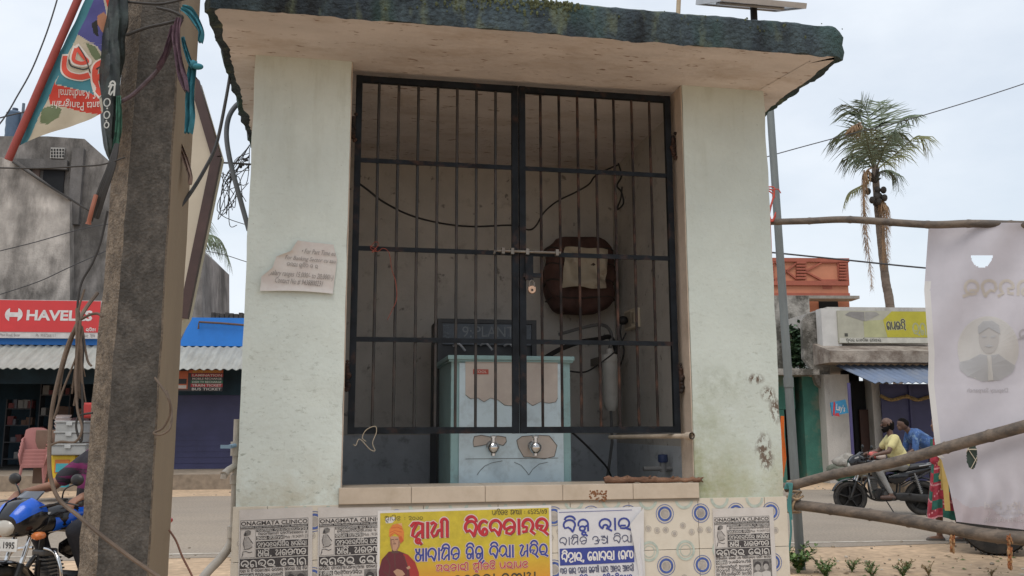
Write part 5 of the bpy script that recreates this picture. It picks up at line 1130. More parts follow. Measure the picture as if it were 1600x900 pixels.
text(mb, fr, 'Authorised Dealer', X(-60), Zs(525.5), X(-5), Zs(520.5), 1, -.0145); text(mb, fr, 'Main Road, Bazar', X(0), Zs(525.5), X(32), Zs(520.5), 1, -.0145); text(mb, fr, 'Ph: 9937266111', X(57), Zs(525.5), X(88), Zs(520.5), 1, -.0145); text(mb, fr, 'Mob: 7894', X(133), Zs(525.5), X(152), Zs(520.5), 1, -.0145)
mb.build('lettering', [M('sign_white', (.58, .56, .55), .6), M('sign_small_print', (.12, .1, .1), .7)], sg)
# service signboard under the awning
sg, sw_, sh_ = signroot('service_sign', 'small coloured ticket and recharge signboard hanging under the awning right of the pole', 'signboard', LP, 276, 578, 349, 611, -.9)
kx = sw_ / 73; kz = sh_ / 33; X = lambda x: (x - 276) * kx; Zs = lambda y: (611 - y) * kz
mb = MB(); mb.bx(0, sw_, 0, .04, 0, sh_); mb.build('panel', M('sign_dark', (.04, .03, .03), .6), sg)
fr = Fr((0, -.003, 0), (1, 0, 0), (0, 0, 1), (0, -1, 0)); mb = MB()
rect(mb, fr, X(276), Zs(608), X(293), Zs(580), 0, .001); rect(mb, fr, X(278), Zs(600), X(291), Zs(592), 4, .003); rect(mb, fr, X(277), Zs(607), X(291), Zs(602), 3, .003); rect(mb, fr, X(293.5), Zs(583), X(349), Zs(578), 0, .001); odia(mb, fr, gib(5, 7), X(300), Zs(582.4), X(345), Zs(579), .2, 5, .003)
for y0, y1, mi, s_ in ((584, 589, 1, 'LAMINATION'), (589.6, 594, 4, 'MOBILE RECHARGE'), (594.6, 599, 2, 'DISH TV RECHARGE'), (599.6, 604.6, 1, 'TRAIN TICKET'), (605.2, 610.5, 4, 'BUS TICKET')):
    rect(mb, fr, X(298), Zs(y1), X(349), Zs(y0), mi, .001); text(mb, fr, s_, X(300), Zs(y1 - .6), X(347), Zs(y0 + .6), 3, .003, .02)
mb.build('lettering', [M('sign_orange', (.42, .1, .04), .6), M('sign_crimson', (.36, .03, .04), .6), M('sign_green', (.02, .13, .07), .6), M('sign_offwhite', (.5, .46, .42), .6), M('sign_black', (.02, .02, .022), .6), M('sign_yellow', (.5, .33, .05), .6)], sg)
# goods on the apron
def G2(x, y, z=ZF): p = gnd(x, y, z); return p
m_pinkc = M('faded_pink_plastic', (.33, .13, .115), .5, 0, .1, 5); m_brnc = M('brown_plastic', (.17, .085, .055), .5, 0, .1, 5)
def chair(label, mat, group):
    t = thing('plastic_chair', label, 'chair', group=group); 
    mb = MB(); mb.bx(-.21, .21, -.22, .2, .4, .425, bev=.01); mb.bx(-.21, .21, -.225, -.2, .34, .41, bev=.008); mb.build('seat', mat, t)
    mb = MB(); bk = lambda a, b: V(((a - .5) * (.40 + .04 * math.sin(b * 3)) , .2 + .1 * b + .02 * math.cos((a - .5) * 3), .42 + .45 * b - .05 * abs(2 * a - 1) ** 3 * b))
    mb.grid(bk, 15, 10, 0, lambda a, b: .15 < b < .8 and .15 < a < .85 and int(a * 15) % 4 == 1); mb.grid(lambda a, b: bk(a, b) + V((0, .015, 0)), 15, 10, 0, lambda a, b: .15 < b < .8 and .15 < a < .85 and int(a * 15) % 4 == 1); mb.build('backrest', mat, t, True)
    for sx in (-1, 1):
        for sy in (-1, 1): mb = MB(); mb.tube([(sx * .19, sy * .19, .4), (sx * .23, sy * .25, 0)], [.03, .022], 6); mb.build('leg', mat, t)
        mb = MB(); mb.tube(spline([(sx * .21, -.2, .4), (sx * .25, -.22, .58), (sx * .25, -.05, .63), (sx * .22, .24, .66)], 4), .02, 6); mb.build('armrest', mat, t, True)
    return t
def stack(proto, p, n, rz, labels, dz=.07):
    for i in range(n):
        o = proto if i == 0 else copy_tree(proto); o.location = p + V((.0, .02 * i, dz * i)); o.rotation_euler = (0, 0, rz); o['label'] = labels[i]
pc = G2(48, 757); GP, GB = 'pink plastic chairs in a stack', 'brown plastic chairs in a stack'
ordn = ['undermost', 'second from the bottom', 'middle', 'second from the top', 'topmost']
stack(chair('', m_pinkc, GP), pc, 5, .5, [f'faded pink plastic chair, {o} of its stack before the dark shop' for o in ordn])
stack(chair('', m_brnc, GB), G2(136, 755), 5, .2, [f'brown plastic chair, {o} of the stack by the pole' for o in ordn], .1)
p = G2(95, 757); dw = thing('toy_drawer', 'yellow plastic drawer stool with orange front and blue panel', 'drawer', p, .15)
pm = 1390 / p.y; wd, hh = 36 / pm, 44 / pm
m_yel = M('yellow_plastic', (.60, .40, .015), .4); m_or = M('orange_plastic', (.5, .14, .02), .4); m_cy = M('turquoise_plastic', (.05, .3, .34), .4)
mb = MB(); mb.bx(-wd / 2, wd / 2, 0, .35, .02, hh, bev=.03); mb.build('body', m_yel, dw); mb = MB(); mb.bx(-wd * .3, wd * .3, -.015, .01, hh * .4, hh * .85, bev=.008); fp = mb.build('front_panel', m_or, dw)
mb = MB(); mb.bx(-wd * .24, wd * .26, -.03, -.012, hh * .42, hh * .72, bev=.006); mb.build('window', m_cy, fp); mb = MB(); mb.bx(-wd * .5, wd * .4, -.03, .0, .02, hh * .22, bev=.01); mb.build('drawer', m_or, dw)
mb = MB(); c = p + V((.12, .1, hh + .002)); w2 = 52 / pm / 2
for i, z in enumerate((0, .24, .44)): mb.bx(c.x - w2 * (1 if i == 0 else .8), c.x + w2 * (1 if i == 0 else .85), c.y - .2, c.y + .3, c.z + z, c.z + z + (.22 if i == 0 else .19), 0, bev=.03)
bxs = ['grey translucent storage box resting on the yellow drawer stool', 'grey translucent storage box in the middle of the pile', 'grey translucent storage box on top of the pile']
for i, z in enumerate((0, .25, .46)):
    a = w2 * (1 if i == 0 else .8); t = thing('storage_box', bxs[i], 'storage box', c + V((0, 0, z)), .1, 'grey storage boxes in a pile'); mg = M('milky_grey_plastic', (.30, .30, .29), .4, 0, .08, 6)
    mb = MB(); mb.bx(-a, a, -.2, .3, 0, .2, bev=.03); mb.build('tub', mg, t); mb = MB(); mb.bx(-a - .02, a + .02, -.22, .32, .196, .235, bev=.01); mb.build('lid', mg, t); mb = MB(); mb.bx(-.06, .06, -.235, -.215, .14, .21, bev=.005); mb.build('clip', M('clip_grey', (.4, .4, .39), .4), t)
for i in range(4):
    mb = MB(); mb.lathe([(.12, 0), (.16, .06), (.17, .085), (.16, .085), (.15, .075)], n=20); mb.f.append(list(range(20)))
    mb.m.append(0); o = mb.build('plastic_basin', M('pale_basin', (.45, .38, .36), .5), None, True); o.location = G2(64, 757) + V((.05, .6, 1.12 + .07 * i)); tag(o, ['white plastic basin at the bottom of the pile behind the pink chairs', 'white plastic basin second from the bottom of the pile', 'white plastic basin third from the bottom of the pile', 'white plastic basin on top of the pile behind the pink chairs'][i], 'basin', 'white basins in a pile')
mb = MB(); mb.bx(-.4, .4, -.3, .3, 0, 1.1, bev=.02); o = mb.build('carton_pile', M('brown_carton', (.16, .1, .07), .8)); o.location = G2(64, 757) + V((.05, .6, 0)); tag(o, 'brown carton carrying the pile of basins behind the pink chairs', 'carton')
mb = MB(); mb.lathe([(.1, 0), (.12, .2), (.13, .2)], n=16); o = mb.build('bucket', m_cy, None, True); o.location = G2(107, 760) + V((0, -.2, 0)); tag(o, 'turquoise plastic tub on the apron beside the yellow drawer', 'tub')
mb = MB(); mb.bx(-.25, .25, -.2, .2, 0, .34, bev=.04); o = mb.build('red_crate', M('red_plastic', (.38, .03, .025), .5)); o.location = G2(133, 752) + V((.0, .3, .95 + .4)); tag(o, 'red plastic crate on top of the brown chairs by the pole', 'crate')
# ================================================================== RIGHT SIDE OF THE STREET
RPn = Plane(at(1300, 752, 24), math.radians(4))
m_wh = M('peeling_white_wall', (.46, .44, .41), .9, 0, .12, 1.5, .5, 25, dirt=(.16, .14, .12), ds=1.1, da=.8, dlo=.5, dhi=.68, stretch=(1, 1, .4), bd=.015)
m_gr = M('sea_green_wall', (.045, .155, .12), .9, 0, .2, 1.2, .4, 25, dirt=(.2, .17, .12), ds=1, da=.8, dlo=.5, dhi=.66, bd=.015)
m_mould = M('moulded_wall', (.31, .29, .26), .95, 0, .2, 2, .8, 20, dirt=(.06, .055, .045), ds=1.5, da=.95, dlo=.42, dhi=.58, bd=.03)
def rbox(mb, x0, y0, x1, y1, w0, w1, mi=0): a, b = RPn.px(x0, y1, w0), RPn.px(x1, y0, w0); mb.bx(a[0], b[0], w0, w1, max(a[1], 0), b[1], mi); return mb
ws = RPn.root('white_shop', 'peeling white shop with concrete canopy, blue corrugated awning and indigo shutter', 'shop')
for a in (1297, 1900): mb = MB(); rbox(mb, a, 585, a + 29, 760, 0, .4); mb.build('pillar', m_wh, ws)
mb = MB(); rbox(mb, 1297, 484, 1960, 570, .1, 5); rbox(mb, 1340, 600, 1386, 760, 1.0, 5); rbox(mb, 1372, 560, 1386, 760, .5, 1.0); mb.build('wall', m_wh, ws)
mb = MB(); rbox(mb, 1286, 482, 1312, 541, -.25, .1); mb.build('parapet_pier', M('clean_white_plaster', (.5, .49, .47), .9, 0, .08, 3), ws)
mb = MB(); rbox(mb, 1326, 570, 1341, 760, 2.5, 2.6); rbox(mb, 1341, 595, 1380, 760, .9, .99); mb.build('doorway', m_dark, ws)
mb = MB(); rbox(mb, 1350, 640, 1372, 757, .8, .88); mb.build('door', M('brown_door', (.055, .025, .018), .7), ws)
mb = MB(); u0, z0 = RPn.px(1386, 757, .3); u1, z1 = RPn.px(1960, 600, .3)
for i in range(24): mb.bx(u0, u1, .3 + (.014 if i % 2 else 0), .36, max(z0, 0) + (z1 - max(z0, 0)) * i / 24, max(z0, 0) + (z1 - max(z0, 0)) * (i + 1) / 24)
for x in (1428, 1470): u, z = RPn.px(x, 700, .26); mb.bx(u - .03, u + .03, .25, .3, 0, z1)
mb.build('shutter', m_shut, ws)
mb = MB(); u0, zc = RPn.px(1298, 566, -1.0); u1, zt = RPn.px(1960, 550, -1.0); zb = RPn.px(1400, 537, 0)[1]
mb.add([(u0, -1, zc), (u1, -1, zc), (u1, -1, zt), (u0, -1, zt), (u0, 0.09, zb), (u1, .09, zb), (u0, .09, zc), (u1, .09, zc)], [(0, 1, 2, 3), (3, 2, 5, 4), (0, 6, 7, 1), (0, 3, 4, 6), (1, 7, 5, 2)])
mb.build('canopy', M('stained_canopy', (.30, .26, .22), .95, 0, .2, 2, .6, 20, dirt=(.12, .09, .07), ds=2, da=.9, dlo=.42, dhi=.6, bd=.02), ws)
ua, zb2 = RPn.px(1300, 570, -.6); ub, _ = RPn.px(1960, 570, -.6); zf2 = RPn.px(1400, 598, -1.7)[1]
def raw(a, b, t=0): return V((ua + (ub - ua) * a + .9 * b * (1 - a) * .5, -.6 - 1.2 * b, zb2 + (zf2 - zb2) * b + .02 * math.cos((ub - ua) * a / .2 * 2 * math.pi) + t))
mb = MB(); nu = int((ub - ua) / .2 * 6); mb.grid(raw, nu, 2); mb.grid(lambda a, b: raw(a, b, -.012), nu, 2); mb.build('awning', M('slate_blue_sheet', (.13, .17, .25), .5, .1, .12, 1.5, dirt=(.24, .24, .24), ds=1.5, da=.5), ws, True)
u, z = RPn.px(1332, 745, -1.5); mb = MB(); mb.cyl((u, -1.6, 0), (u, -1.6, zf2), .04, 8); mb.build('awning_post', M('indigo_post', (.06, .05, .14), .6), ws, True)
for i in range(2): u, z = RPn.px(1403 + 40 * i, 621, .28); mb = MB(); mb.tube(spline([(u - .5, .27, z + .05), (u - .2, .25, z - .07), (u + .2, .26, z + .02), (u + .5, .27, z - .06)], 5), .05, 6); mb.build('garland', M('dry_garland', (.25, .17, .07), .9, 0, .5, 20), ws, True)
sg, sw_, sh_ = signroot('shop_sign', 'faded yellow and grey mobile shop signboard above the concrete canopy', 'signboard', RPn, 1311, 486, 1449, 536, -.3)
kx = sw_ / 138; kz = sh_ / 50; X = lambda x: (x - 1311) * kx; Zs = lambda y: (536 - y) * kz
mb = MB(); mb.bx(0, sw_, 0, .1, 0, sh_); mb.build('panel', M('faded_sign_grey', (.36, .35, .28), .6, 0, .1, 3), sg)
fr = Fr((0, -.003, 0), (1, 0, 0), (0, 0, 1), (0, -1, 0)); mb = MB()
poly(mb, fr, [(X(1385), Zs(527)), (X(1448), Zs(527)), (X(1448), Zs(487)), (X(1394), Zs(487)), (X(1380), Zs(500))], 0, .001); poly(mb, fr, [(X(1350), Zs(527)), (X(1384.7), Zs(527)), (X(1379.8), Zs(500)), (X(1350), Zs(502))], 1, .001)
poly(mb, fr, [(X(1322), Zs(493)), (X(1352), Zs(503)), (X(1352), Zs(488)), (X(1330), Zs(487.5))], 2, .001); poly(mb, fr, [(X(1353), Zs(503)), (X(1375), Zs(492)), (X(1370), Zs(488)), (X(1353), Zs(488))], 3, .001)
rect(mb, fr, X(1312), Zs(535.5), X(1448), Zs(528), 4, .001); rect(mb, fr, X(1320), Zs(526), X(1325), Zs(521), 5, .002)
odia(mb, fr, 'sa u nda ra _ e ma aa ba aa i la _ e sa tta aa ra'.replace('tta', 'ta'), X(1322), Zs(533.5), X(1375), Zs(529.5), .2, 5, .003)
odia(mb, fr, 'ga pa la na i', X(1385), Zs(515), X(1414), Zs(503), .16, 5, .003, outline=6)
odia(mb, fr, 'ra ga', X(1424), Zs(523), X(1446), Zs(505), .14, 7, .003)
mb.build('print', [M('sign_acid_yellow', (.40, .36, .03), .6, 0, .08, 3), M('sign_pale_olive', (.36, .36, .2), .6, 0, .1, 3), M('sign_tear_grey', (.22, .21, .2), .7), M('sign_tear_grey2', (.28, .27, .25), .7), M('sign_strip', (.46, .45, .4), .6), M('sign_ink', (.06, .06, .05), .7), M('sign_letter_edge', (.42, .4, .2), .7), M('sign_motif', (.32, .33, .18), .7)], sg)
gs = RPn.root('green_shop', 'sea-green plastered shopfront with mouldy white flank wall and dark doorway', 'shop')
mb = MB(); rbox(mb, 800, 583, 1240, 640, .4, 4); rbox(mb, 1262, 588, 1297, 760, .4, 4); rbox(mb, 800, 640, 1225, 760, .4, 4); mb.build('wall', m_gr, gs)
mb = MB(); rbox(mb, 1225, 640, 1263, 760, 1.5, 1.6); rbox(mb, 1240, 588, 1263, 640, 1.0, 1.1); mb.build('doorway', m_dark, gs)
mb = MB(); q = [RPn.px(x, y, .2) for x, y in ((1254, 500), (1262, 490), (1297, 484), (1297, 640), (1290, 612), (1276, 600), (1268, 575), (1256, 560))]; mb.prism(q, (0, .2, 0), (1, 0, 0), (0, 0, 1), (0, 1, 0), .18); mb.build('flank_wall', m_mould, gs)
mb = MB(); rbox(mb, 800, 576, 1280, 585, -.3, 4); mb.build('lintel_slab', m_mould, gs); mb = MB(); rbox(mb, 1215, 462, 1264, 576, 3, 4); mb.build('rear_wall', m_mould, gs)
# orange house
OP = Plane(at(1280, 600, 38), math.radians(3)); oh = OP.root('orange_house', 'orange house with moulded parapet of crossed bands and small grilles', 'house')
def obox(mb, x0, y0, x1, y1, w0, w1, mi=0): a, b = OP.px(x0, y1, w0), OP.px(x1, y0, w0); mb.bx(a[0], b[0], w0, w1, a[1], b[1], mi); return mb
m_orw = M('salmon_orange_paint', (.50, .20, .115), .85, 0, .08, 1, dirt=(.33, .13, .08), ds=.8, da=.4); m_ord = M('dark_orange_trim', (.33, .095, .06), .85, 0, .12, 2)
mb = MB(); a, b = OP.px(1130, 480, 0), OP.px(1325, 440, 0); mb.bx(a[0], b[0], 0, 8, 0, b[1]); mb.build('wall', m_orw, oh)
mb = MB(); obox(mb, 1130, 406, 1325, 441, 0, .25); mb.build('parapet', m_orw, oh)
mb = MB(); obox(mb, 1128, 403.5, 1327, 408, -.1, .3); obox(mb, 1128, 439, 1327, 445, -.12, .3); obox(mb, 1128, 458, 1328, 462, -.1, .3)
obox(mb, 1310, 409, 1325, 438, -.06, 0)
for i in range(6): obox(mb, 1312, 411 + i * 4.6, 1323, 413.6 + i * 4.6, -.16, -.06); obox(mb, 1245, 409 + i * 4.8, 1260, 411.8 + i * 4.8, -.14, 0); obox(mb, 1195, 409 + i * 4.8, 1210, 411.8 + i * 4.8, -.14, 0)
for (x0, y0, x1, y1) in ((1210, 409, 1247, 438), (1210, 438, 1247, 409), (1258, 424, 1284, 438), (1258, 424, 1284, 410), (1284, 410, 1308, 410), (1284, 438, 1308, 438)):
    p, q = OP.px(x0, y0, -.04), OP.px(x1, y1, -.04); mb.bar((p[0], -.04, p[1]), (q[0], -.04, q[1]), .08, .07)
mb.build('parapet_moulding', m_ord, oh)
mb = MB(); obox(mb, 1280, 467, 1309, 482, -.03, -.004); mb.build('window', m_dark, oh); mb = MB(); obox(mb, 1222, 462, 1343, 466, -1.0, -.13); mb.build('sunshade', m_conc, oh)
mb = MB(); obox(mb, 1286, 446.5, 1300, 451, -.03, -.004); mb.build('vent', m_ord, oh)
# hung snack sign, orange cloth
mb = MB(); c = [RPn.px(x, y, -.4) for x, y in ((1298, 629), (1321, 624), (1326, 645), (1301, 650))]; root = RPn.W(c[3][0], -.4, c[3][1])
hs = RPn.root('hanging_sign', 'tilted blue and red snack sign hanging by the white pillar', 'sign', c[3][0], -.4, c[3][1]); c = [(x - c[3][0], z - c[3][1]) for x, z in c]
mb.prism(c, (0, 0, 0), (1, 0, 0), (0, 0, 1), (0, 1, 0), .05); mb.build('panel', M('sky_blue_print', (.04, .27, .5), .5), hs)
fr = Fr((0, -.004, 0), (1, -.0, -.2), (.12, 0, 1), (0, -1, 0)); mb = MB(); wsg = c[1][0] - c[3][0]; text(mb, fr, "Lay's", wsg * .22, .12, wsg * .85, .34, 0, .003, .02); poly(mb, fr, [(0, .02), (wsg * .14, .02), (wsg * .13, .36), (0, .38)], 1, .002); poly(mb, fr, [(wsg * .16, .02), (wsg * .5, .02), (wsg * .42, .11), (wsg * .2, .09)], 1, .002); mb.build('lettering', [M('print_white', (.6, .6, .6), .6), M('print_red', (.5, .04, .05), .6)], hs)
rag('cloth_strip', 'orange cloth hanging behind the metal post', 'cloth', [(1222, 650), (1221, 680), (1222, 715), (1222, 745)], [5, 7, 12, 4], 13, M('saffron_cloth', (.55, .13, .02), .9, 0, .1, 3), None, .02)
# ================================================================== PALMS
m_frond = M('palm_green', (.125, .16, .095), .6, 0, .35, .8); m_frond2 = M('palm_yellow_green', (.19, .2, .085), .6, 0, .3, .8); m_dead = M('dead_frond', (.27, .175, .1), .9, 0, .3, 1.5); m_trunk = M('palm_trunk', (.16, .13, .105), .95, 0, .25, 2, .8, 12, stretch=(1, 1, 4), bd=.04)
def frond(mb, pts, ll, mi, rr, droop=.5, dens=34, lw=.06, dead_=False):
    if dead_: lw = .15
    P_ = spline(pts, 8); n = len(P_); tot = sum((P_[i + 1] - P_[i]).length for i in range(n - 1)); mb.tube(P_, [.05 * (1 - .8 * i / n) for i in range(n)], 5, mi)
    for k in range(dens):
        t = .12 + .87 * k / dens; i = min(int(t * (n - 1)), n - 2); p = P_[i].lerp(P_[i + 1], t * (n - 1) - i); d = (P_[min(i + 1, n - 1)] - P_[i]).normalized()
        sd_ = d.cross(V((0, 0, 1))); sd_ = sd_.normalized() if sd_.length > .2 else V((1, 0, 0))
        for s_ in (-1, 1):
            L_ = ll * 1.2 * (.55 + .6 * math.sin(min(1, t * 1.05) * math.pi)) * rr.uniform(.8, 1.15)
            if dead_: sd_ = V((rr.uniform(-1, 1), rr.uniform(-1, 1), 0)).normalized()
            dr = (sd_ * s_ * rr.uniform(.55, .95) + d * rr.uniform(.35, .7) + V((0, 0, rr.uniform(-.25, .15) - droop * .6))).normalized()
            m1 = p + dr * L_ * .5; e = m1 + (dr + V((0, 0, -droop * rr.uniform(.7, 1.3)))).normalized() * L_ * .55; wv = d * lw * .6 + V((0, 0, lw * .4))
            mb.add([p - wv * .5, p + wv * .5, m1 + wv * .6, m1 - wv * .6, e], [(0, 1, 2, 3), (3, 2, 4)], mi)
def palm(label, base, Yc, trunk, tr_, fr_, nuts, seed):
    rr = random.Random(seed); t = thing('palm_tree', label, 'palm tree', base); mb = MB(); T_ = spline(trunk, 7); n = len(T_)
    mb.tube(T_, [tr_[0] + (tr_[1] - tr_[0]) * i / n + .012 * (i % 2) for i in range(n)], 12); wpart('trunk', mb, m_trunk, t, True)
    mb = MB(); dead = MB()
    for pts, ll, mi, dr in fr_:
        (dead if mi == 2 else mb) and frond(dead if mi == 2 else mb, pts, ll, 0 if mi == 2 else mi, rr, dr, 36 if mi != 2 else 110, dead_=mi == 2)
    wpart('crown', mb, [m_frond, m_frond2], t)
    if dead.v: wpart('dead_fronds', dead, m_dead, t)
    if nuts:
        mb = MB()
        for k in range(11): mb.ell(V(nuts) + V((rr.uniform(-.4, .4), rr.uniform(-.3, .3), rr.uniform(-.55, .3))), (.16, .16, .2), 0, 10)
        for k in range(14): a = rr.uniform(0, 6.3); c = V(nuts) + V((0, 0, .6)); mb.tube([c, c + V((math.cos(a) * .35, math.sin(a) * .3, rr.uniform(.1, .7)))], [.07, .04], 5)
        wpart('coconuts', mb, M('dark_coconut', (.035, .03, .025), .8, 0, .4, 4), t, True)
    return t
YT = 46; a_ = lambda x, y, d=0: at(x, y, YT + d)
C0 = [(1367, 262), (1366, 255)]
fl = [([a_(1367, 262), a_(1362, 215), a_(1356, 180), a_(1345, 156)], 1.3, 0, .1), ([a_(1366, 262), a_(1352, 205), a_(1338, 172), a_(1314, 163, -1)], 1.15, 0, .5), ([a_(1365, 264), a_(1345, 215, -1), a_(1325, 202, -1.5), a_(1306, 214, -2)], 1.4, 0, .75),
      ([a_(1367, 262), a_(1374, 210, 1), a_(1378, 180, 1.5), a_(1372, 158, 2)], 1.2, 0, .2), ([a_(1368, 262), a_(1390, 222), a_(1408, 186), a_(1434, 180)], 1.0, 0, .6), ([a_(1369, 266), a_(1400, 240), a_(1436, 212), a_(1452, 236)], 1.1, 1, .8), ([a_(1369, 264), a_(1385, 225, -2), a_(1398, 205, -2.5), a_(1408, 215, -3)], 1.1, 0, .8),
      ([a_(1368, 272), a_(1385, 266, -1), a_(1400, 272, -1), a_(1404, 300, -1)], .8, 0, .9), ([a_(1364, 276), a_(1350, 288), a_(1326, 302), a_(1318, 325)], .6, 1, .9), ([a_(1366, 262), a_(1362, 235, 2), a_(1350, 220, 3), a_(1336, 235, 4)], 1.2, 0, .7), ([a_(1366, 266, .5), a_(1350, 250, 1), a_(1330, 240, 1), a_(1322, 262, 1)], 1.1, 0, .8),
      ([a_(1367, 262), a_(1371, 225, 2), a_(1386, 205, 3.5), a_(1395, 230, 5)], 1.2, 0, .7), ([a_(1366, 262), a_(1356, 225, -2), a_(1350, 200, -4), a_(1345, 215, -5)], 1.2, 0, .6),
      ([a_(1362, 262, -.6), a_(1351, 275, -.8), a_(1351, 330, -.8), a_(1358, 400, -.7), a_(1363, 452, -.7)], .62, 2, 1.6), ([a_(1350, 266, -.4), a_(1349, 300, -.4), a_(1350, 350, -.4), a_(1354, 395, -.4)], .55, 2, 1.6), ([a_(1372, 310, -.5), a_(1384, 322, -.6), a_(1385, 360, -.6), a_(1388, 410, -.6)], .55, 2, 1.6), ([a_(1372, 312, -.3), a_(1380, 330, -.5), a_(1379, 370, -.5), a_(1380, 418, -.5)], .5, 2, 1.6), ([a_(1345, 192, -3), a_(1338, 195, -3.2), a_(1330, 200, -3.2)], .5, 2, .8)]
b0 = at(1396, 520, YT); palm('coconut palm with ragged green crown, dead hanging fronds and dark nuts, beyond the shops', V((b0.x, b0.y, 0)), YT, [V((b0.x + .15, YT, 0)), a_(1392, 490), a_(1384, 440), a_(1377, 380), a_(1371, 320), a_(1367, 258)], (.24, .16), fl, a_(1369, 302, -.5), 3)
YT2 = 44; a2 = lambda x, y, d=0: at(x, y, YT2 + d); b0 = a2(292, 500)
fl2 = [([a2(295, 380), a2(320, 367), a2(345, 376), a2(360, 412)], 1.1, 0, 1.0), ([a2(295, 385), a2(316, 396), a2(330, 415), a2(343, 444)], 1.0, 0, .8), ([a2(295, 380), a2(280, 360), a2(262, 365), a2(250, 390)], 1.1, 0, .8), ([a2(295, 380), a2(300, 350, 2), a2(312, 340, 4), a2(318, 360, 5)], 1.1, 0, .8), ([a2(295, 380), a2(285, 350, -1), a2(278, 335, -2), a2(270, 345, -3)], 1.1, 0, .8)]
palm('coconut palm half hidden behind the old building, two drooping fronds showing', V((b0.x, b0.y, 0)), YT2, [V((b0.x, YT2, 0)), a2(292, 480), a2(295, 375)], (.28, .2), fl2, None, 5)
# ================================================================== SHRUB AND WEEDS
def leafy(mb, c, R, n, s_, rr, mi=2):
    for k in range(n):
        p = V((rr.gauss(0, .42), rr.gauss(0, .42), rr.gauss(0, .42))); p = V((p.x * R[0], p.y * R[1], p.z * R[2])) + c; a = V((rr.uniform(-1, 1), rr.uniform(-1, 1), rr.uniform(-.5, .4))).normalized(); b = a.cross(V((rr.uniform(-1, 1), rr.uniform(-1, 1), 1))).normalized(); l = s_ * rr.uniform(.7, 1.3)
        mb.add([p, p + a * l * .5 + b * l * .28, p + a * l, p + a * l * .5 - b * l * .28], [(0, 1, 2, 3)], rr.randrange(mi))
rr = random.Random(21); m_lf = [M('leaf_dark', (.028, .06, .028), .55, 0, .3, 3), M('leaf_mid', (.05, .09, .038), .55, 0, .3, 3)]
sp = RPn.px(1250, 576, 1.0); sb = RPn.root('shrub', 'dark leafy shrub growing on the slab above the green shopfront', 'shrub', sp[0], 1.0, sp[1])
mb = MB(); zh = RPn.px(1250, 510, 1.0)[1] - sp[1]; wdh = (RPn.px(1272, 540, 1)[0] - RPn.px(1232, 540, 1)[0]) / 2
for c in ((0, 0, .5, 1), (-.2, .1, .75, .7), (.25, -.1, .3, .8), (.35, 0, .55, .6), (-.3, 0, .3, .7)): leafy(mb, V((c[0] * wdh, c[1], c[2] * zh)), (wdh * .8 * c[3], wdh * .7, zh * .38 * c[3]), 420, .17, rr)
mb.build('foliage', m_lf, sb); mb = MB()
for k in range(5): mb.tube(spline([(0, 0, 0), (rr.uniform(-.15, .15), 0, zh * .4), (rr.uniform(-.4, .4), rr.uniform(-.2, .2), zh * .8)], 4), .02, 5)
mb.build('stem', M('shrub_stem', (.1, .075, .05), .9), sb, True)
m_w = [M('weed_green', (.075, .15, .03), .6, 0, .3, 9), M('weed_light', (.13, .2, .055), .6, 0, .3, 9), M('weed_dry', (.24, .17, .08), .8, 0, .2, 9)]
rr = random.Random(5)
def weed(x, y, h, n, lab, dry=0):
    h *= rr.uniform(.75, 1.15); n = int(n * 1.4); p = gnd(x, y) + V((rr.uniform(-.05, .05), rr.uniform(-.1, .25), 0)); t = thing('weed', lab, 'weed', p, 0, 'weeds along the verge'); mb = MB(); st = MB()
    for k in range(n):
        a = rr.uniform(0, 6.3); l = h * rr.uniform(.5, 1.1); q = spline([(0, 0, 0), (math.cos(a) * l * .25, math.sin(a) * l * .25, l * .55), (math.cos(a) * l * .6, math.sin(a) * l * .6, l * rr.uniform(.6, 1))], 5); st.tube(q, [.004 * (1 - i / 12) + .001 for i in range(len(q))], 5)
        for i in range(2, len(q)):
            for s_ in range(3):
                d = V((rr.uniform(-1, 1), rr.uniform(-1, 1), rr.uniform(-.2, .6))).normalized(); b = d.cross(V((0, 0, 1))).normalized(); ls = h * rr.uniform(.12, .26); p0 = q[i]
                mb.add([p0, p0 + d * ls * .5 + b * ls * .25, p0 + d * ls, p0 + d * ls * .5 - b * ls * .25], [(0, 1, 2, 3)], 2 if rr.random() < dry else rr.randrange(2))
    mb.build('leaves', m_w, t); st.build('stem', m_w[1 if dry < .5 else 2], t, True)
for x, y, h, n, dry, lab in ((1254, 900, .3, 16, .05, 'largest bright green weed at the foot of the metal post'), (1282, 898, .16, 9, .2, 'small green weed just right of the post foot'), (1238, 893, .22, 8, .1, 'green weed against the tiled plinth corner'), (1306, 896, .11, 6, .6, 'dry little weed right of the green ones by the post'), (1338, 899, .15, 7, .3, 'low weed on the verge below the far motorcycle front wheel'), (1366, 902, .12, 8, .3, 'low spreading weed on the verge below the far motorcycle'), (1382, 900, .14, 7, .1, 'green tufted weed second from the middle of the verge row'), (1408, 903, .13, 8, .2, 'leafy weed on the verge before the walking feet'), (1425, 899, .18, 5, .7, 'tall dry weed stalk on the verge'), (1446, 898, .16, 5, .8, 'dry weed stalk nearest the hanging tassels'), (1330, 885, .07, 5, .5, 'tiny weed on the verge nearer the road'), (1570, 905, .1, 5, .7, 'withered weed on the verge below the trailer wheel'), (1292, 905, .2, 9, .1, 'green weed at the bottom edge right of the post')): weed(x, y, h, n, lab, dry)
mb = MB(); rr = random.Random(9)
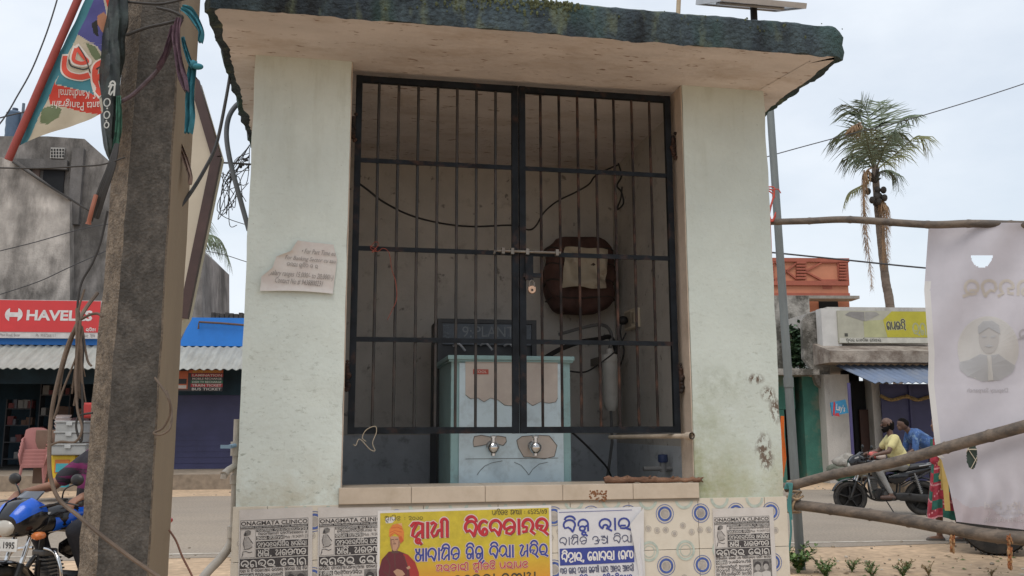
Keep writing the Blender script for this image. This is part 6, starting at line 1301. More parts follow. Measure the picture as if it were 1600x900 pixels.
for k in range(90):
    x, y = rr.uniform(1230, 1600), rr.uniform(868, 905)
    p = gnd(x, y, .006); a = rr.uniform(0, 6.3); l = rr.uniform(.02, .07); d = V((math.cos(a), math.sin(a), 0)) * l; b = V((-math.sin(a), math.cos(a), 0)) * l * .3; mb.add([p, p + d * .5 + b + V((0, 0, .01)), p + d, p + d * .5 - b], [(0, 1, 2, 3)], rr.choice((0, 0, 1, 2)))
solo('leaf_litter', mb, [M('litter_brown', (.2, .13, .07), .9), M('litter_pale', (.45, .4, .32), .9), M('litter_green', (.1, .13, .04), .8)], 'dry leaves and scraps littering the verge', 'litter', kind='stuff')

# ================================================================== MOTORCYCLES
m_bk = M('black_engine', (.016, .016, .017), .45, .2, .3, 12, dirt=(.06, .05, .04), ds=9, da=.5); m_gloss = M('black_gloss_paint', (.012, .012, .014), .15, 0, .1, 4); m_rub = M('tyre_rubber', (.02, .019, .018), .85, 0, .3, 15, dirt=(.09, .075, .06), ds=8, da=.5); m_alloy = M('alloy_grey', (.28, .28, .28), .35, .8, .1, 10); m_chr = M('bike_chrome', (.62, .62, .62), .15, 1, .05)
m_vinyl = M('seat_vinyl', (.018, .018, .021), .5, 0, .2, 8); m_lens = M('headlight_glass', (.42, .40, .36), .06, 0, .05); m_org = M('indicator_lens', (.55, .17, .05), .2); m_redl = M('red_lens', (.35, .015, .015), .2)
def oval(x, zc, hw, hh, n=18, pw=.75, sk=0):
    f = lambda q: math.copysign(abs(q) ** pw, q)
    return [V((x + sk * math.sin(2 * math.pi * j / n), hw * f(math.cos(2 * math.pi * j / n)), zc + hh * f(math.sin(2 * math.pi * j / n)))) for j in range(n)]
def sm(mb, name, mat, t, ang=40): return mb.build(name, mat, t, True, ang)
def motorcycle(label, p, rz, colour, spokes, plate, tank_logo, guard, sc=1.0):
    t = thing('motorcycle', label, 'motorcycle', p, rz, 'motorcycles on the street'); t.scale = (sc, sc, sc); XF, XR, RW_ = .63, -.61, .30
    for nm, x, tw in (('front_wheel', XF, .042), ('rear_wheel', XR, .052)):
        mb = MB(); mb.cyl((x, -.06, RW_), (x, .06, RW_), .045, 16); 
        for k in range(spokes):
            a = 2 * math.pi * k / spokes + .3; c, s_ = math.cos(a), math.sin(a)
            for o in (-.02, .02) if spokes < 8 else (0,): mb.bar((x + c * .03, o * .8, RW_ + s_ * .03), (x + c * .215, o * .3, RW_ + s_ * .215), .026 if spokes < 8 else .006, .02 if spokes < 8 else .006)
        mb.torus((x, -.055, RW_), .085, .006); w_ = sm(mb, nm, m_alloy if spokes >= 8 else m_bk, t)
        mb = MB(); mb.torus((x, 0, RW_), .255, tw, 'y', 40, 12); sm(mb, 'tyre', m_rub, w_, 80); mb = MB(); mb.lathe([(.205, -.03), (.222, -.032), (.214, -.02), (.21, 0), (.214, .02), (.222, .032), (.205, .03), (.2, 0), (.205, -.03)], (x, 0, RW_), 'y', 40); sm(mb, 'rim', m_alloy if spokes >= 8 else m_bk, w_)
    for s_ in (-1, 1):
        mb = MB(); mb.tube([(XF, s_ * .075, RW_), (XF - .02, s_ * .075, .36), (XF - .11, s_ * .075, .6)], [.024, .026, .026], 10); mb.tube([(XF - .11, s_ * .075, .6), (XF - .22, s_ * .075, .92)], .017, 10, 1); sm(mb, 'fork_leg', [m_bk, m_chr], t)
    def fender(x, r, a0, a1, hw): return lambda a, b: V((x + r * math.cos(math.radians(a0 + (a1 - a0) * a)) * (1 - .05 * abs(2 * b - 1) ** 2), hw * (2 * b - 1), RW_ + r * math.sin(math.radians(a0 + (a1 - a0) * a)) * (1 - .05 * abs(2 * b - 1) ** 2)))
    mb = MB(); mb.grid(fender(XF, .335, 20, 165, .062), 24, 8); mb.grid(fender(XF, .327, 20, 165, .058), 24, 8); sm(mb, 'front_mudguard', m_gloss, t, 80)
    mb = MB(); mb.grid(fender(XR, .37, 60, 190, .08), 20, 8); mb.grid(fender(XR, .362, 60, 190, .076), 20, 8); sm(mb, 'rear_mudguard', m_bk, t, 80)
    # tank and coloured flanks
    tk = [(.36, .84, .05, .05), (.30, .875, .10, .085), (.2, .895, .135, .105), (.08, .89, .14, .108), (-.03, .87, .115, .09), (-.1, .85, .08, .06)]
    mb = MB(); mb.loft([oval(x, z, a, b) for x, z, a, b in tk]); tank = sm(mb, 'fuel_tank', m_gloss, t, 60)
    mb = MB(); mb.lathe([(.035, 0), (.035, .012), (0, .014)], (.12, 0, .998), n=16); sm(mb, 'filler_cap', m_chr, tank)
    for s_ in (-1, 1):
        mb = MB(); mb.grid(lambda a, b: (lambda x: V((x, s_ * (.147 - .03 * abs(a - .5) * 2 - .035 * abs(2 * b - 1) ** 3), .80 + .04 * a + (.15 - .05 * abs(a - .4)) * b)))(.27 - .32 * a), 14, 8); pn_ = sm(mb, 'tank_panel', colour, tank, 80)
        if tank_logo: mb = MB(); fr = Fr((.16 if s_ > 0 else .0, s_ * .151, .84), (-s_ * 1, 0, 0), (0, 0, 1), (0, s_, 0)); text(mb, fr, tank_logo, 0, 0, .15, .032, 0, .001, .02, .2); mb.build('lettering', M('badge_white', (.6, .5, .45), .6), pn_)
    mb = MB(); mb.loft([oval(x, z, a, b, 16, .6) for x, z, a, b in ((-.06, .83, .09, .035), (-.16, .815, .11, .045), (-.34, .82, .13, .05), (-.5, .85, .13, .045), (-.68, .87, .11, .045), (-.74, .875, .08, .03))]); sm(mb, 'seat', m_vinyl, t, 60)
    mb = MB(); mb.loft([oval(x, z, a, b, 14, .7) for x, z, a, b in ((-.18, .70, .10, .06), (-.35, .72, .12, .075), (-.6, .78, .105, .06), (-.8, .83, .07, .04), (-.9, .85, .05, .025))]); sm(mb, 'tail_cowl', m_gloss, t, 60)
    for s_ in (-1, 1): mb = MB(); mb.loft([oval(x, z, .014, b, 12) for x, z, b in ((-.02, .64, .04), (-.12, .63, .09), (-.26, .65, .08), (-.36, .69, .03))]); mb.v = [q + V((0, s_ * .125, 0)) for q in mb.v]; sm(mb, 'side_panel', m_gloss, t, 60)
    mb = MB(); mb.tube(spline([(-.55, .13, .86), (-.78, .12, .9), (-.88, .05, .93), (-.88, -.05, .93), (-.78, -.12, .9), (-.55, -.13, .86)], 5), .012, 8); sm(mb, 'grab_rail', m_alloy, t)
    mb = MB(); mb.box((-.93, 0, .82), (.05, .12, .06), 0, None, .012); mb.build('tail_light', m_redl, t)
    # engine
    mb = MB(); mb.cyl((.0, -.14, .36), (.0, .14, .36), .115, 20); mb.cyl((.14, -.11, .37), (.14, .11, .37), .09, 18); mb.box((.02, 0, .33), (.34, .2, .16), 0, None, .03); e_ = sm(mb, 'engine', m_bk, t)
    mb = MB()
    for k in range(6): mb.box((.17 + k * .012, 0, .46 + k * .028), (.15, .16, .012))
    mb.box((.2, 0, .53), (.09, .1, .2), 0, None, .01); mb.box((.24, 0, .645), (.13, .13, .05), 0, None, .015); mb.build('cylinder_fins', M('fin_grey', (.13, .13, .13), .4, .6), e_)
    mb = MB(); mb.lathe([(0, .141), (.07, .142), (.095, .138), (.1, .12)], (.0, 0, .36), 'y', 24); mb.lathe([(0, -.141), (.07, -.142), (.095, -.138), (.1, -.12)], (.0, 0, .36), 'y', 24); sm(mb, 'crank_cover', M('cover_grey', (.11, .11, .11), .35, .6), e_)
    mb = MB(); mb.tube(spline([(.3, -.03, .62), (.36, -.06, .5), (.3, -.09, .32), (.1, -.13, .24), (-.25, -.15, .27), (-.32, -.155, .29)], 6), .019, 10); mb.tube([(-.3, -.155, .285), (-.36, -.155, .3), (-.75, -.16, .4), (-.82, -.16, .42)], [.025, .045, .05, .03], 14); sm(mb, 'exhaust', M('exhaust_dark', (.1, .1, .1), .3, .8), t)
    mb = MB(); mb.tube(spline([(XF - .22, 0, .86), (.28, 0, .78), (.3, 0, .5), (.26, 0, .3)], 5), .02, 8); mb.tube([(XF - .25, 0, .84), (.1, 0, .8), (-.3, 0, .74), (-.7, 0, .8)], .02, 8)
    for s_ in (-1, 1): mb.tube([(-.25, s_ * .09, .72), (-.2, s_ * .09, .4), (-.1, s_ * .09, .28)], .016, 8); mb.tube([(-.8, s_ * .08, .8), (-.25, s_ * .1, .5)], .013, 8)
    sm(mb, 'frame', m_bk, t)
    mb = MB()
    for s_ in (-1, 1): mb.bar((-.16, s_ * .085, .33), (XR, s_ * .075, RW_), .024, .045)
    mb.build('swingarm', m_bk, t); mb = MB(); mb.loft([oval(x, z, .018, h, 14) for x, z, h in ((-.12, .34, .05), (-.2, .33, .075), (-.5, .31, .07), (-.68, .3, .075), (-.72, .3, .03))]); mb.v = [q + V((0, .125, 0)) for q in mb.v]; sm(mb, 'chain_case', m_bk, t, 60)
    for s_ in (-1, 1):
        mb = MB(); a, b = V((XR + .03, s_ * .115, RW_ + .03)), V((XR + .14, s_ * .115, .74)); mb.tube([a, b], .014, 8); d = (b - a) / 13
        for k in range(2, 12): mb.tube([a + d * k, a + d * (k + .45)], .032, 10)
        sm(mb, 'shock_absorber', m_alloy, t)
        mb = MB(); mb.tube([(-.05, s_ * .1, .3), (-.05, s_ * .24, .29)], .016, 8); mb.tube([(-.36, s_ * .1, .38), (-.36, s_ * .22, .37)], .014, 8); sm(mb, 'footrest', m_rub, t)
    mb = MB(); 
    for s_ in (-1, 1): mb.tube(spline([(.3, s_ * .06, .68), (.34, s_ * .2, .66), (.35, s_ * .27, .56), (.33, s_ * .27, .42), (.28, s_ * .2, .32), (.24, s_ * .06, .3)], 6), .0135, 10)
    sm(mb, 'crash_guard', guard, t)
    mb = MB(); mb.tube([(.05, .12, .27), (-.05, .2, .06), (-.07, .23, .02)], .011, 8); sm(mb, 'side_stand', m_bk, t)
    # front end
    mb = MB(); mb.loft([oval(x, z, a, b, 20, .7, .02) for x, z, a, b in ((.36, .93, .13, .10), (.45, .935, .155, .135), (.54, .91, .15, .125), (.6, .88, .12, .09), (.615, .875, .1, .07))]); cw = sm(mb, 'headlight_cowl', m_gloss, t, 60)
    mb = MB(); mb.grid(lambda a, b: V((.40 + .2 * (1 - b) + .02 - .02 * (2 * a - 1) ** 2 * 2, .125 * (2 * a - 1) * (1 - .25 * b), .96 + .15 * b)), 12, 10); mb.grid(lambda a, b: V((.39 + .2 * (1 - b) + .02 - .02 * (2 * a - 1) ** 2 * 2, .125 * (2 * a - 1) * (1 - .25 * b), .955 + .15 * b)), 12, 10); sm(mb, 'visor', M('smoked_visor', (.10, .11, .13), .2) if tank_logo else colour, cw, 80)
    for s_ in (-1, 1):
        def cp(a, b, o=0):
            k = a * 3.999; i = int(k); f = k - i; st = ((.36, .93, .13, .10), (.45, .935, .155, .135), (.54, .91, .15, .125), (.6, .88, .12, .09), (.612, .876, .104, .074)); x, z, hw, hh = [st[i][q] * (1 - f) + st[min(i + 1, 4)][q] * f for q in range(4)]
            an = math.radians(8 + 62 * b); g = lambda q: math.copysign(abs(q) ** .7, q); return V((x + .004 + .02 * math.sin(an), s_ * hw * g(math.cos(an)) * 1.03, z + hh * g(math.sin(an)) * 1.03))
        mb = MB(); mb.grid(cp, 16, 8); sm(mb, 'cowl_panel', colour, cw, 80)
    mb = MB(); mb.loft([[V((x, hw * math.cos(a) * (1 if math.sin(a) < 0 else 1.1), z + hh * math.sin(a))) for a in [2 * math.pi * j / 18 for j in range(18)]] for x, z, hw, hh in ((.6, .865, .1, .062), (.625, .862, .095, .058), (.64, .86, .06, .035))]); mb.v = [V((q.x, q.y * .82, q.z)) for q in mb.v]; sm(mb, 'headlight', m_lens, t, 60)
    for x, z in ((.5, .80), (-.86, .78)):
        for s_ in (-1, 1): mb = MB(); mb.tube([(x - .03, s_ * .06, z), (x, s_ * .17, z)], .009, 6, 1); mb.loft([[V((x + dx, s_ * .2 + .045 * r * math.cos(a), z + .03 * r * math.sin(a))) for a in [2 * math.pi * j / 12 for j in range(12)]] for dx, r in ((-.05, .3), (-.03, .9), (.02, 1), (.045, .6))]); sm(mb, 'indicator', [m_org if x > 0 else m_redl, m_bk], t, 60)
    mb = MB(); mb.box((.615, 0, .74), (.01, .26, .09), 0, None, .004); fr = Fr((.621, -.12, .705), (0, 1, 0), (0, 0, 1), (1, 0, 0)); pl_ = mb.build('number_plate', M('plate_white', (.6, .6, .58), .5), t)
    mb = MB(); text(mb, fr, plate, .012, .012, .228, .06, 0, .001, .02); mb.build('lettering', M('plate_black', (.02, .02, .02), .6), pl_)
    mb = MB(); mb.tube(spline([(.28, -.36, 1.015), (.31, -.24, 1.03), (.36, -.1, .99), (.37, 0, .98), (.36, .1, .99), (.31, .24, 1.03), (.28, .36, 1.015)], 6), .011, 10); mb.box((.38, 0, .975), (.1, .2, .05), 0, None, .015); mb.tube(spline([(.36, -.2, 1.02), (.5, -.12, .97), (.45, 0, .9)], 5), .006, 6); mb.tube(spline([(.36, .2, 1.02), (.5, .12, .98), (.42, .03, .9)], 5), .006, 6); hb = sm(mb, 'handlebar', m_bk, t)
    for s_ in (-1, 1):
        mb = MB(); mb.tube([(.31, s_ * .25, 1.027), (.278, s_ * .37, 1.014)], .017, 10); mb.box((.315, s_ * .215, 1.03), (.05, .06, .05), 0, None, .01); sm(mb, 'grip', m_rub, hb)
        mb = MB(); mb.tube(spline([(.33, s_ * .22, 1.03), (.37, s_ * .3, 1.028), (.355, s_ * .41, 1.01)], 4), .006, 6); sm(mb, 'lever', m_bk, hb)
        mb = MB(); mb.tube(spline([(.31, s_ * .2, 1.04), (.32, s_ * .23, 1.12), (.29, s_ * .3, 1.16)], 4), .006, 6); mb.ell((.285, s_ * .31, 1.19), (.022, .062, .045)); sm(mb, 'mirror', m_bk, hb)
    return t
def rider(label, bike, shirt, pants, skin, hair, bald=False, beard=True, turn=0, sandals=True, sleeve=.6, sc=1.0, lean=0):
    t = thing('person', label, 'person', bike.location, bike.rotation_euler[2], 'riders on motorcycles'); t.scale = (sc, sc, sc)
    hipz, sh = .90, 1.36
    def Lz(c): return [tuple([V((p[0], p[1] + lean * min(1.15, max(0, (p[2] - 1.0) / .36)), p[2])) for p in q[:2]]) + tuple(q[2:]) for q in c]
    ly = lean * 1.15
    body = [((-.27, -.08, hipz + .02), (-.27, .08, hipz + .02), .125, .125), ((-.27, 0, hipz + .05), (-.2, 0, 1.12), .15, .15), ((-.2, -.07, 1.15), (-.16, -.09, 1.3), .11, .105), ((-.2, .07, 1.15), (-.16, .09, 1.3), .11, .105), ((-.16, -.15, sh), (-.16, .15, sh), .06, .06), ((-.15, 0, sh), (-.12, 0, 1.5), .058, .055)]
    hx, hz = -.09, 1.60
    body += [((hx - .02, 0, hz + .01), (hx + .005, 0, hz + .03), .094, .09), ((hx + .02, 0, hz - .06), (hx + .045, 0, hz - .075), .066, .05), ((hx + .092, 0, hz + .0), (hx + .106, 0, hz - .025), .012, .017), ((hx - .01, -.09, hz - .01), (hx - .01, -.098, hz + .015), .018, .02), ((hx - .01, .09, hz - .01), (hx - .01, .098, hz + .015), .018, .02)]
    armc = []; legs = []; body = Lz(body)
    for s_ in (-1, 1):
        S_, E_, W_ = V((-.16, s_ * .19 + lean, sh)), V((.0, s_ * .31 + lean * .45, 1.12)), V((.245, s_ * .325, 1.065))
        armc += [(S_, E_, .052, .043), (E_, W_, .042, .028)]
        d = (V((.30, s_ * .31, 1.035)) - W_).normalized(); body += hand_caps(W_ + d * .0, d, (0, -s_, .1), (0, 0, -1), 1.0, 1.15)
        H, K, A_, T_ = V((-.24, s_ * .1, hipz)), V((.16, s_ * .19, .80)), V((-.03, s_ * .17, .40)), V((.12, s_ * .19, .325))
        legs += [(H, K, .095, .066), (K, A_, .064, .042)]; body += [(H, K, .082, .056), (K, A_, .052, .036), (A_, A_ + V((.0, 0, -.06)), .038, .04), (A_ + V((-.03, 0, -.075)), T_, .036, .028)]
    body += armc; capsule_obj(body, 'body', skin, t, .0095, 3)
    sh_caps = [((-.27, -.07, hipz + .03), (-.27, .07, hipz + .03), .15, .15), ((-.27, 0, hipz + .06), (-.2, 0, 1.12), .178, .17), ((-.2, -.075, 1.15), (-.16, -.09, 1.29), .128, .122), ((-.2, .075, 1.15), (-.16, .09, 1.29), .128, .122), ((-.16, -.15, sh - .01), (-.16, .15, sh - .01), .075, .075)]
    sh_caps = Lz(sh_caps)
    for s_ in (-1, 1): S_, E_ = V((-.16, s_ * .18 + lean, sh - .01)), V((.0, s_ * .31 + lean * .45, 1.12)); sh_caps.append((S_, S_.lerp(E_, sleeve), .078, .07))
    capsule_obj(sh_caps, 'shirt', shirt, t, .013, 6); capsule_obj(legs + [((-.27, -.08, hipz + .0), (-.27, .08, hipz + .0), .135, .135)], 'trousers', pants, t, .013, 6)
    hc = [((hx - .045, 0, hz + .0), (hx - .055, 0, hz - .05), .086, .07), ((hx - .02, -.055, hz + .0), (hx - .02, .055, hz + .0), .052, .052)] if bald else [((hx - .025, 0, hz + .03), (hx - .0, 0, hz + .055), .1, .088), ((hx - .05, 0, hz - .02), (hx - .055, 0, hz - .06), .082, .06)]
    capsule_obj(Lz(hc), 'hair', hair, t, .01, 2)
    if beard: capsule_obj([((hx + .035, -.03, hz - .085), (hx + .035, .03, hz - .085), .052, .052), ((hx + .06, 0, hz - .1), (hx + .06, 0, hz - .12), .045, .032), ((hx + .0, -.06, hz - .05), (hx + .03, -.045, hz - .085), .032, .04), ((hx + .0, .06, hz - .05), (hx + .03, .045, hz - .085), .032, .04), ((hx + .088, -.02, hz - .043), (hx + .088, .02, hz - .043), .011, .011)], 'beard', hair, t, .008, 2)
    for s_ in (-1, 1):
        mb = MB(); mb.ell((hx + .083, s_ * .035 + ly, hz + .012), (.009, .012, .008), 0, 8); mb.bar((hx + .09, s_ * .018 + ly, hz + .034), (hx + .082, s_ * .055 + ly, hz + .034), .008, .01); sm(mb, 'eye', M('dark_eye', (.015, .01, .008), .4), t)
        A_, T_ = V((-.03, s_ * .17, .40)), V((.12, s_ * .19, .325)); capsule_obj([(A_ + V((-.04, 0, -.085)), T_ + V((.01, 0, -.008)), .042, .036)], 'shoe', M('brown_leather', (.07, .04, .03), .6), t, .01, 2)
    return t
def cmat(name, col, bump=.6, bs=9): return M(name, col, .9, 0, .12, 8, bump, bs, bd=.02)
skin = M('brown_skin', (.17, .085, .052), .55, 0, .08, 9); skin2 = M('dark_brown_skin', (.105, .055, .037), .55, 0, .08, 9); m_hair = M('black_hair', (.008, .007, .007), 1, 0, .3, 30); m_hair.node_tree.nodes['Principled BSDF'].inputs['Specular IOR Level'].default_value = .1
pr, pf_ = gnd(1444, 805), gnd(1331, 804); hd = math.atan2(pf_.y - pr.y, pf_.x - pr.x); wb = (pf_ - pr).length; mid = (pr + pf_) / 2; sc = wb / 1.24
far = motorcycle('black motorcycle with five spoke wheels carrying the bearded rider along the far side', mid, hd, m_gloss, 5, 'OD 12', None, M('guard_grey', (.25, .25, .25), .3, .8), sc)
rd = rider('bald bearded man in pale yellow T-shirt and grey trousers riding the black motorcycle', far, cmat('pale_yellow_jersey', (.56, .50, .24)), cmat('grey_cotton', (.24, .235, .225)), skin2, m_hair, True, True, sc=sc)
# bundle in front of him on the tank
mb = MB(); T = Matrix.Translation(mid) @ Matrix.Rotation(hd, 4, 'Z') @ Matrix.Scale(sc, 4)
for k, (x, y, z, s_) in enumerate(((.17, .02, 1.05, .1), (.08, .07, 1.03, .085), (.12, -.07, 1.04, .08))): 
    b0 = len(mb.v); mb.ell((x, y, z), (s_ * 1.2, s_, s_ * .7), k % 2, 12, None); 
    for i in range(b0, len(mb.v)): mb.v[i] = T @ (mb.v[i] + V((.015, .012, .01)) * noise.noise(mb.v[i] * 17))
solo('shopping_bag', mb, [M('red_white_bag', (.5, .10, .08), .5, 0, .5, 9), M('pale_bag', (.5, .42, .38), .5)], 'red and white plastic bag resting on the tank of the far motorcycle', 'bag', smooth=True, ang=80)
# near motorcycle with a rider behind the pole
hb_ = at(62, 783, 6.6); ha = math.atan2(-.945, -.33); off = Matrix.Rotation(ha, 3, 'Z') @ V((.31, 0, 0)); pb = V((hb_.x - off.x, hb_.y - off.y, 0))
m_bl = M('bright_blue_fairing', (.012, .10, .55), .2, 0, .1, 4)
nb = motorcycle('blue and black motorcycle at the left edge, its rider hidden by the pole', pb, ha, m_bl, 5, 'OR 1995', 'HF DLX', m_chr, .95)
rider('rider in dark purple-striped shirt whose arms reach from behind the pole to the blue motorcycle', nb, M('plum_striped_shirt', (.02, .018, .025), .9, 0, .1, 8, .5, 9, dirt=(.13, .012, .075), ds=2.6, da=1, dlo=.52, dhi=.55, stretch=(.4, .4, 3), bd=.02), cmat('navy_trousers', (.02, .022, .03)), M('arm_skin', (.24, .115, .07), .55, 0, .08, 9), m_hair, False, False, sleeve=.72, sc=.95, lean=.2)

# ---- man in a blue shirt bending forward beyond the far motorcycle
hp = at(1462, 703, 17.6); b0 = V((hp.x, hp.y, 0)); hz = hp.z
bm = thing('person', 'man in blue patterned shirt bending forward beyond the far motorcycle', 'person', b0)
sh_ = at(1422, 676, 17.6) - b0; hd_p = at(1411, 664, 17.6) - b0; H = V((0, 0, hz))
body = [(H + V((0, -.08, 0)), H + V((0, .08, 0)), .12, .12), (H, sh_ + (H - sh_) * .3, .14, .14), (sh_ + V((.05, -.12, -.02)), sh_ + V((.05, .12, -.02)), .08, .08), (sh_, hd_p, .055, .06), (hd_p, hd_p + V((-.02, 0, .03)), .095, .09), (hd_p + V((-.05, 0, -.05)), hd_p + V((-.06, 0, -.06)), .06, .05), (hd_p + V((-.105, 0, 0)), hd_p + V((-.115, 0, -.02)), .012, .015)]
shirt, pants = [(H + (sh_ - H) * .08 + V((0, -.06, 0)), sh_ + (H - sh_) * .15 + V((0, -.08, 0)), .155, .14), (H + (sh_ - H) * .08 + V((0, .06, 0)), sh_ + (H - sh_) * .15 + V((0, .08, 0)), .155, .14)], []
for s_ in (-1, 1):
    S_ = sh_ + V((.04, s_ * .18, -.03)); E_ = S_ + V((-.06, s_ * .04, -.28)); W_ = E_ + V((-.2, 0, -.12)); body += [(S_, E_, .05, .042), (E_, W_, .04, .03)] + hand_caps(W_, (-1, 0, -.3), (0, -s_, .2), (0, 0, -1), 1, .7); shirt.append((S_, E_, .07, .062))
    K, A_ = V((-.04, s_ * .1, hz * .52)), V((.04, s_ * .11, .09)); body += [(H + V((0, s_ * .09, -.02)), K, .085, .06), (K, A_, .055, .038), (A_ + V((.02, 0, -.05)), A_ + V((-.15, 0, -.06)), .036, .028)]; pants += [(H + V((0, s_ * .09, -.02)), K, .105, .08), (K, A_, .075, .06)]
capsule_obj(body, 'body', skin2, bm, .011, 3); capsule_obj(shirt, 'shirt', M('blue_check_shirt', (.045, .10, .25), .9, 0, .3, 14, .5, 9, dirt=(.18, .27, .38), ds=11, da=.8, dlo=.54, dhi=.6, bd=.02), bm, .014, 5); capsule_obj(pants, 'trousers', cmat('black_trousers', (.016, .016, .02)), bm, .014, 5)
capsule_obj([(hd_p + V((.015, 0, .03)), hd_p + V((-.01, 0, .055)), .1, .088)], 'hair', m_hair, bm, .01, 2)
# ---- heap of bags beside the shop
rr = random.Random(31)
hb = [(1309, 733, 0.20, 'bag_olive', (.10, .11, .08), 'dull olive plastic sack at the left end of the heap'), (1322, 722, 0.24, 'bag_cream', (.25, .23, .2), 'cream cloth sack on top of the heap by the white shop'), (1336, 728, 0.23, 'bag_grey', (.22, .22, .2), 'grey plastic sack in the middle of the heap'), (1350, 734, 0.20, 'bag_khaki', (.2, .17, .12), 'khaki sack at the right of the heap behind the far motorcycle wheel'), (1319, 742, 0.18, 'bag_green', (.02, .11, .07), 'dark green sack low at the front of the heap')]
for x, y, s_, mn, c, lab in hb:
    p = gnd(x, 757); p = at(x, y, 19.5); z = max(p.z, .02); mb = MB(); mb.ell((0, 0, 0), (s_ * 1.15, s_ * .8, s_ * .75), 0, 22)
    mb.v = [q + q.normalized() * (.10 * noise.noise(q * 5 + V((x, y, 0))) + .05 * noise.noise(q * 14)) + V((p.x, 19.5, z)) for q in mb.v]
    solo('sack', mb, M(mn, c, .6, 0, .3, 9, .6, 12, bd=.03), lab, 'sack', 'sacks heaped by the white shop', smooth=True, ang=80)
mb = MB(); p = gnd(1330, 756); mb.bx(p.x - .6, p.x + .7, 19.2, 20, 0, .3, bev=.04); solo('wooden_crate', mb, M('old_crate_wood', (.14, .10, .065), .9, 0, .3, 6), 'low wooden crate under the heap of sacks', 'crate')

# ================================================================== BAMBOO FENCE WITH BANNER
m_bam = M('weathered_bamboo', (.155, .12, .092), .75, 0, .22, 3, .4, 40, dirt=(.055, .046, .04), ds=4, da=.8, dlo=.42, dhi=.6, stretch=(.7, 3, 3), bd=.006)
m_rope = M('jute_rope', (.34, .24, .15), .95, 0, .25, 20, .6, 80); m_nyl = M('turquoise_nylon', (.06, .22, .22), .6)
def bamboo(pix, Ys, r0, r1, lab, seed):
    rr = random.Random(seed); P_ = spline([at(x, y, q) for (x, y), q in zip(pix, Ys)], 14); n = len(P_); mb = MB(); rs = []
    L_ = [0]
    for i in range(1, n): L_.append(L_[-1] + (P_[i] - P_[i - 1]).length)
    nod = []; l = .12
    while l < L_[-1]: nod.append(l); l += rr.uniform(.32, .42)
    pts = []; 
    for i in range(160):
        l = L_[-1] * i / 159; k = max(j for j in range(n) if L_[j] <= l + 1e-9); k = min(k, n - 2); p = P_[k].lerp(P_[k + 1], (l - L_[k]) / (L_[k + 1] - L_[k])); p = p + V((0, 0, .008 * nv((l * 1.3, seed, 0), 1))); b = max([math.exp(-((l - q) / .014) ** 2) for q in nod] + [0]); pts.append(p); rs.append((r0 + (r1 - r0) * l / L_[-1]) * (1 + .14 * b))
    mb.tube(pts, rs, 14); return solo('bamboo_pole', mb, m_bam, lab, 'bamboo pole', 'bamboo poles of the barrier', smooth=True, ang=60)
bamboo([(1198, 347), (1260, 346), (1332, 343), (1450, 351), (1530, 350), (1700, 354)], [9.5, 9.3, 9.1, 8.8, 8.6, 8.2], .034, .042, 'topmost bamboo pole, level, carrying the banner', 1)
bamboo([(1226, 762), (1300, 742), (1400, 722), (1500, 693), (1620, 661), (1700, 640)], [9.45, 9.2, 8.9, 8.6, 8.2, 8.0], .048, .06, 'middle bamboo pole rising slantwise to the right across the banner', 2)
bamboo([(1228, 787), (1300, 796), (1400, 810), (1480, 825), (1560, 838), (1700, 846)], [9.5, 9.2, 8.9, 8.6, 8.4, 8.1], .052, .066, 'lowest bamboo pole sagging slightly below the banner', 3)
mb = MB(); a, b = at(1203, 165, 9.75), at(1251, 876, 9.75); b.z = -.05; mb.tube([b, a], [.05, .042], 12); mb.tube([b + (a - b) * .38, b + (a - b) * .40], .055, 12)
solo('metal_post', mb, M('galvanised_post', (.17, .19, .19), .55, .3, .15, 3, dirt=(.10, .10, .095), ds=3, da=.6, stretch=(1, 1, .3)), 'leaning grey metal post standing between the kiosk and the bamboo barrier', 'post', smooth=True)
mb = MB(); rr = random.Random(6)
for k in range(7): c = at(1240 + rr.uniform(-2, 2), 752 + k * 8, 9.55); mb.torus(c, .075, .008, 'z', 14, 6)
mb.tube(spline([at(1246, 770, 9.42), at(1232, 782, 9.4), at(1226, 800, 9.4), at(1229, 830, 9.45), at(1232, 870, 9.5)], 6), .009, 6); mb.tube(spline([at(1252, 768, 9.42), at(1240, 786, 9.38), at(1236, 804, 9.42), at(1230, 790, 9.4)], 6), .012, 6); mb.tube(spline([at(1255, 775, 9.4), at(1245, 780, 9.36), at(1237, 776, 9.4)], 5), .012, 6)
solo('rope_lashing', mb, m_rope, 'jute rope lashing the two lower bamboo poles to the metal post', 'rope', smooth=True)
mb = MB()
for k in range(4): mb.tube(spline([at(1226 + k * 2, 764, 9.36), at(1230 + k * 2.4, 755, 9.34), at(1234 + k, 766, 9.34), at(1231 + k * 1.5, 785, 9.37), at(1232 + k * 1.8, 800 + 4 * k, 9.38)], 5), .008, 6)
mb.tube(spline([at(1234, 800, 9.38), at(1236, 830, 9.4), at(1233, 860, 9.45)], 5), .01, 6)
solo('rope_lashing', mb, m_nyl, 'turquoise nylon cord knotted at the ends of the lower bamboo poles', 'rope', smooth=True)
mb = MB()
for k in range(3): mb.tube(spline([at(1201, 292 + k * 3, 9.6), at(1210, 294 + k * 6, 9.58), at(1207, 312 + k, 9.56), at(1202, 330 + k * 4, 9.5), at(1206, 346, 9.42), at(1212, 338 - k * 3, 9.46)], 5), .008, 6)
mb.tube(spline([at(1208, 296, 9.58), at(1216, 296, 9.56), at(1220, 302, 9.56)], 4), .006, 6); mb.tube(spline([at(1203, 346, 9.42), at(1205, 390, 9.5), at(1206, 440, 9.55)], 4), .008, 6)
solo('rope_lashing', mb, M('red_cord', (.42, .06, .04), .8), 'red cord tying the top bamboo pole to the metal post', 'rope', smooth=True)
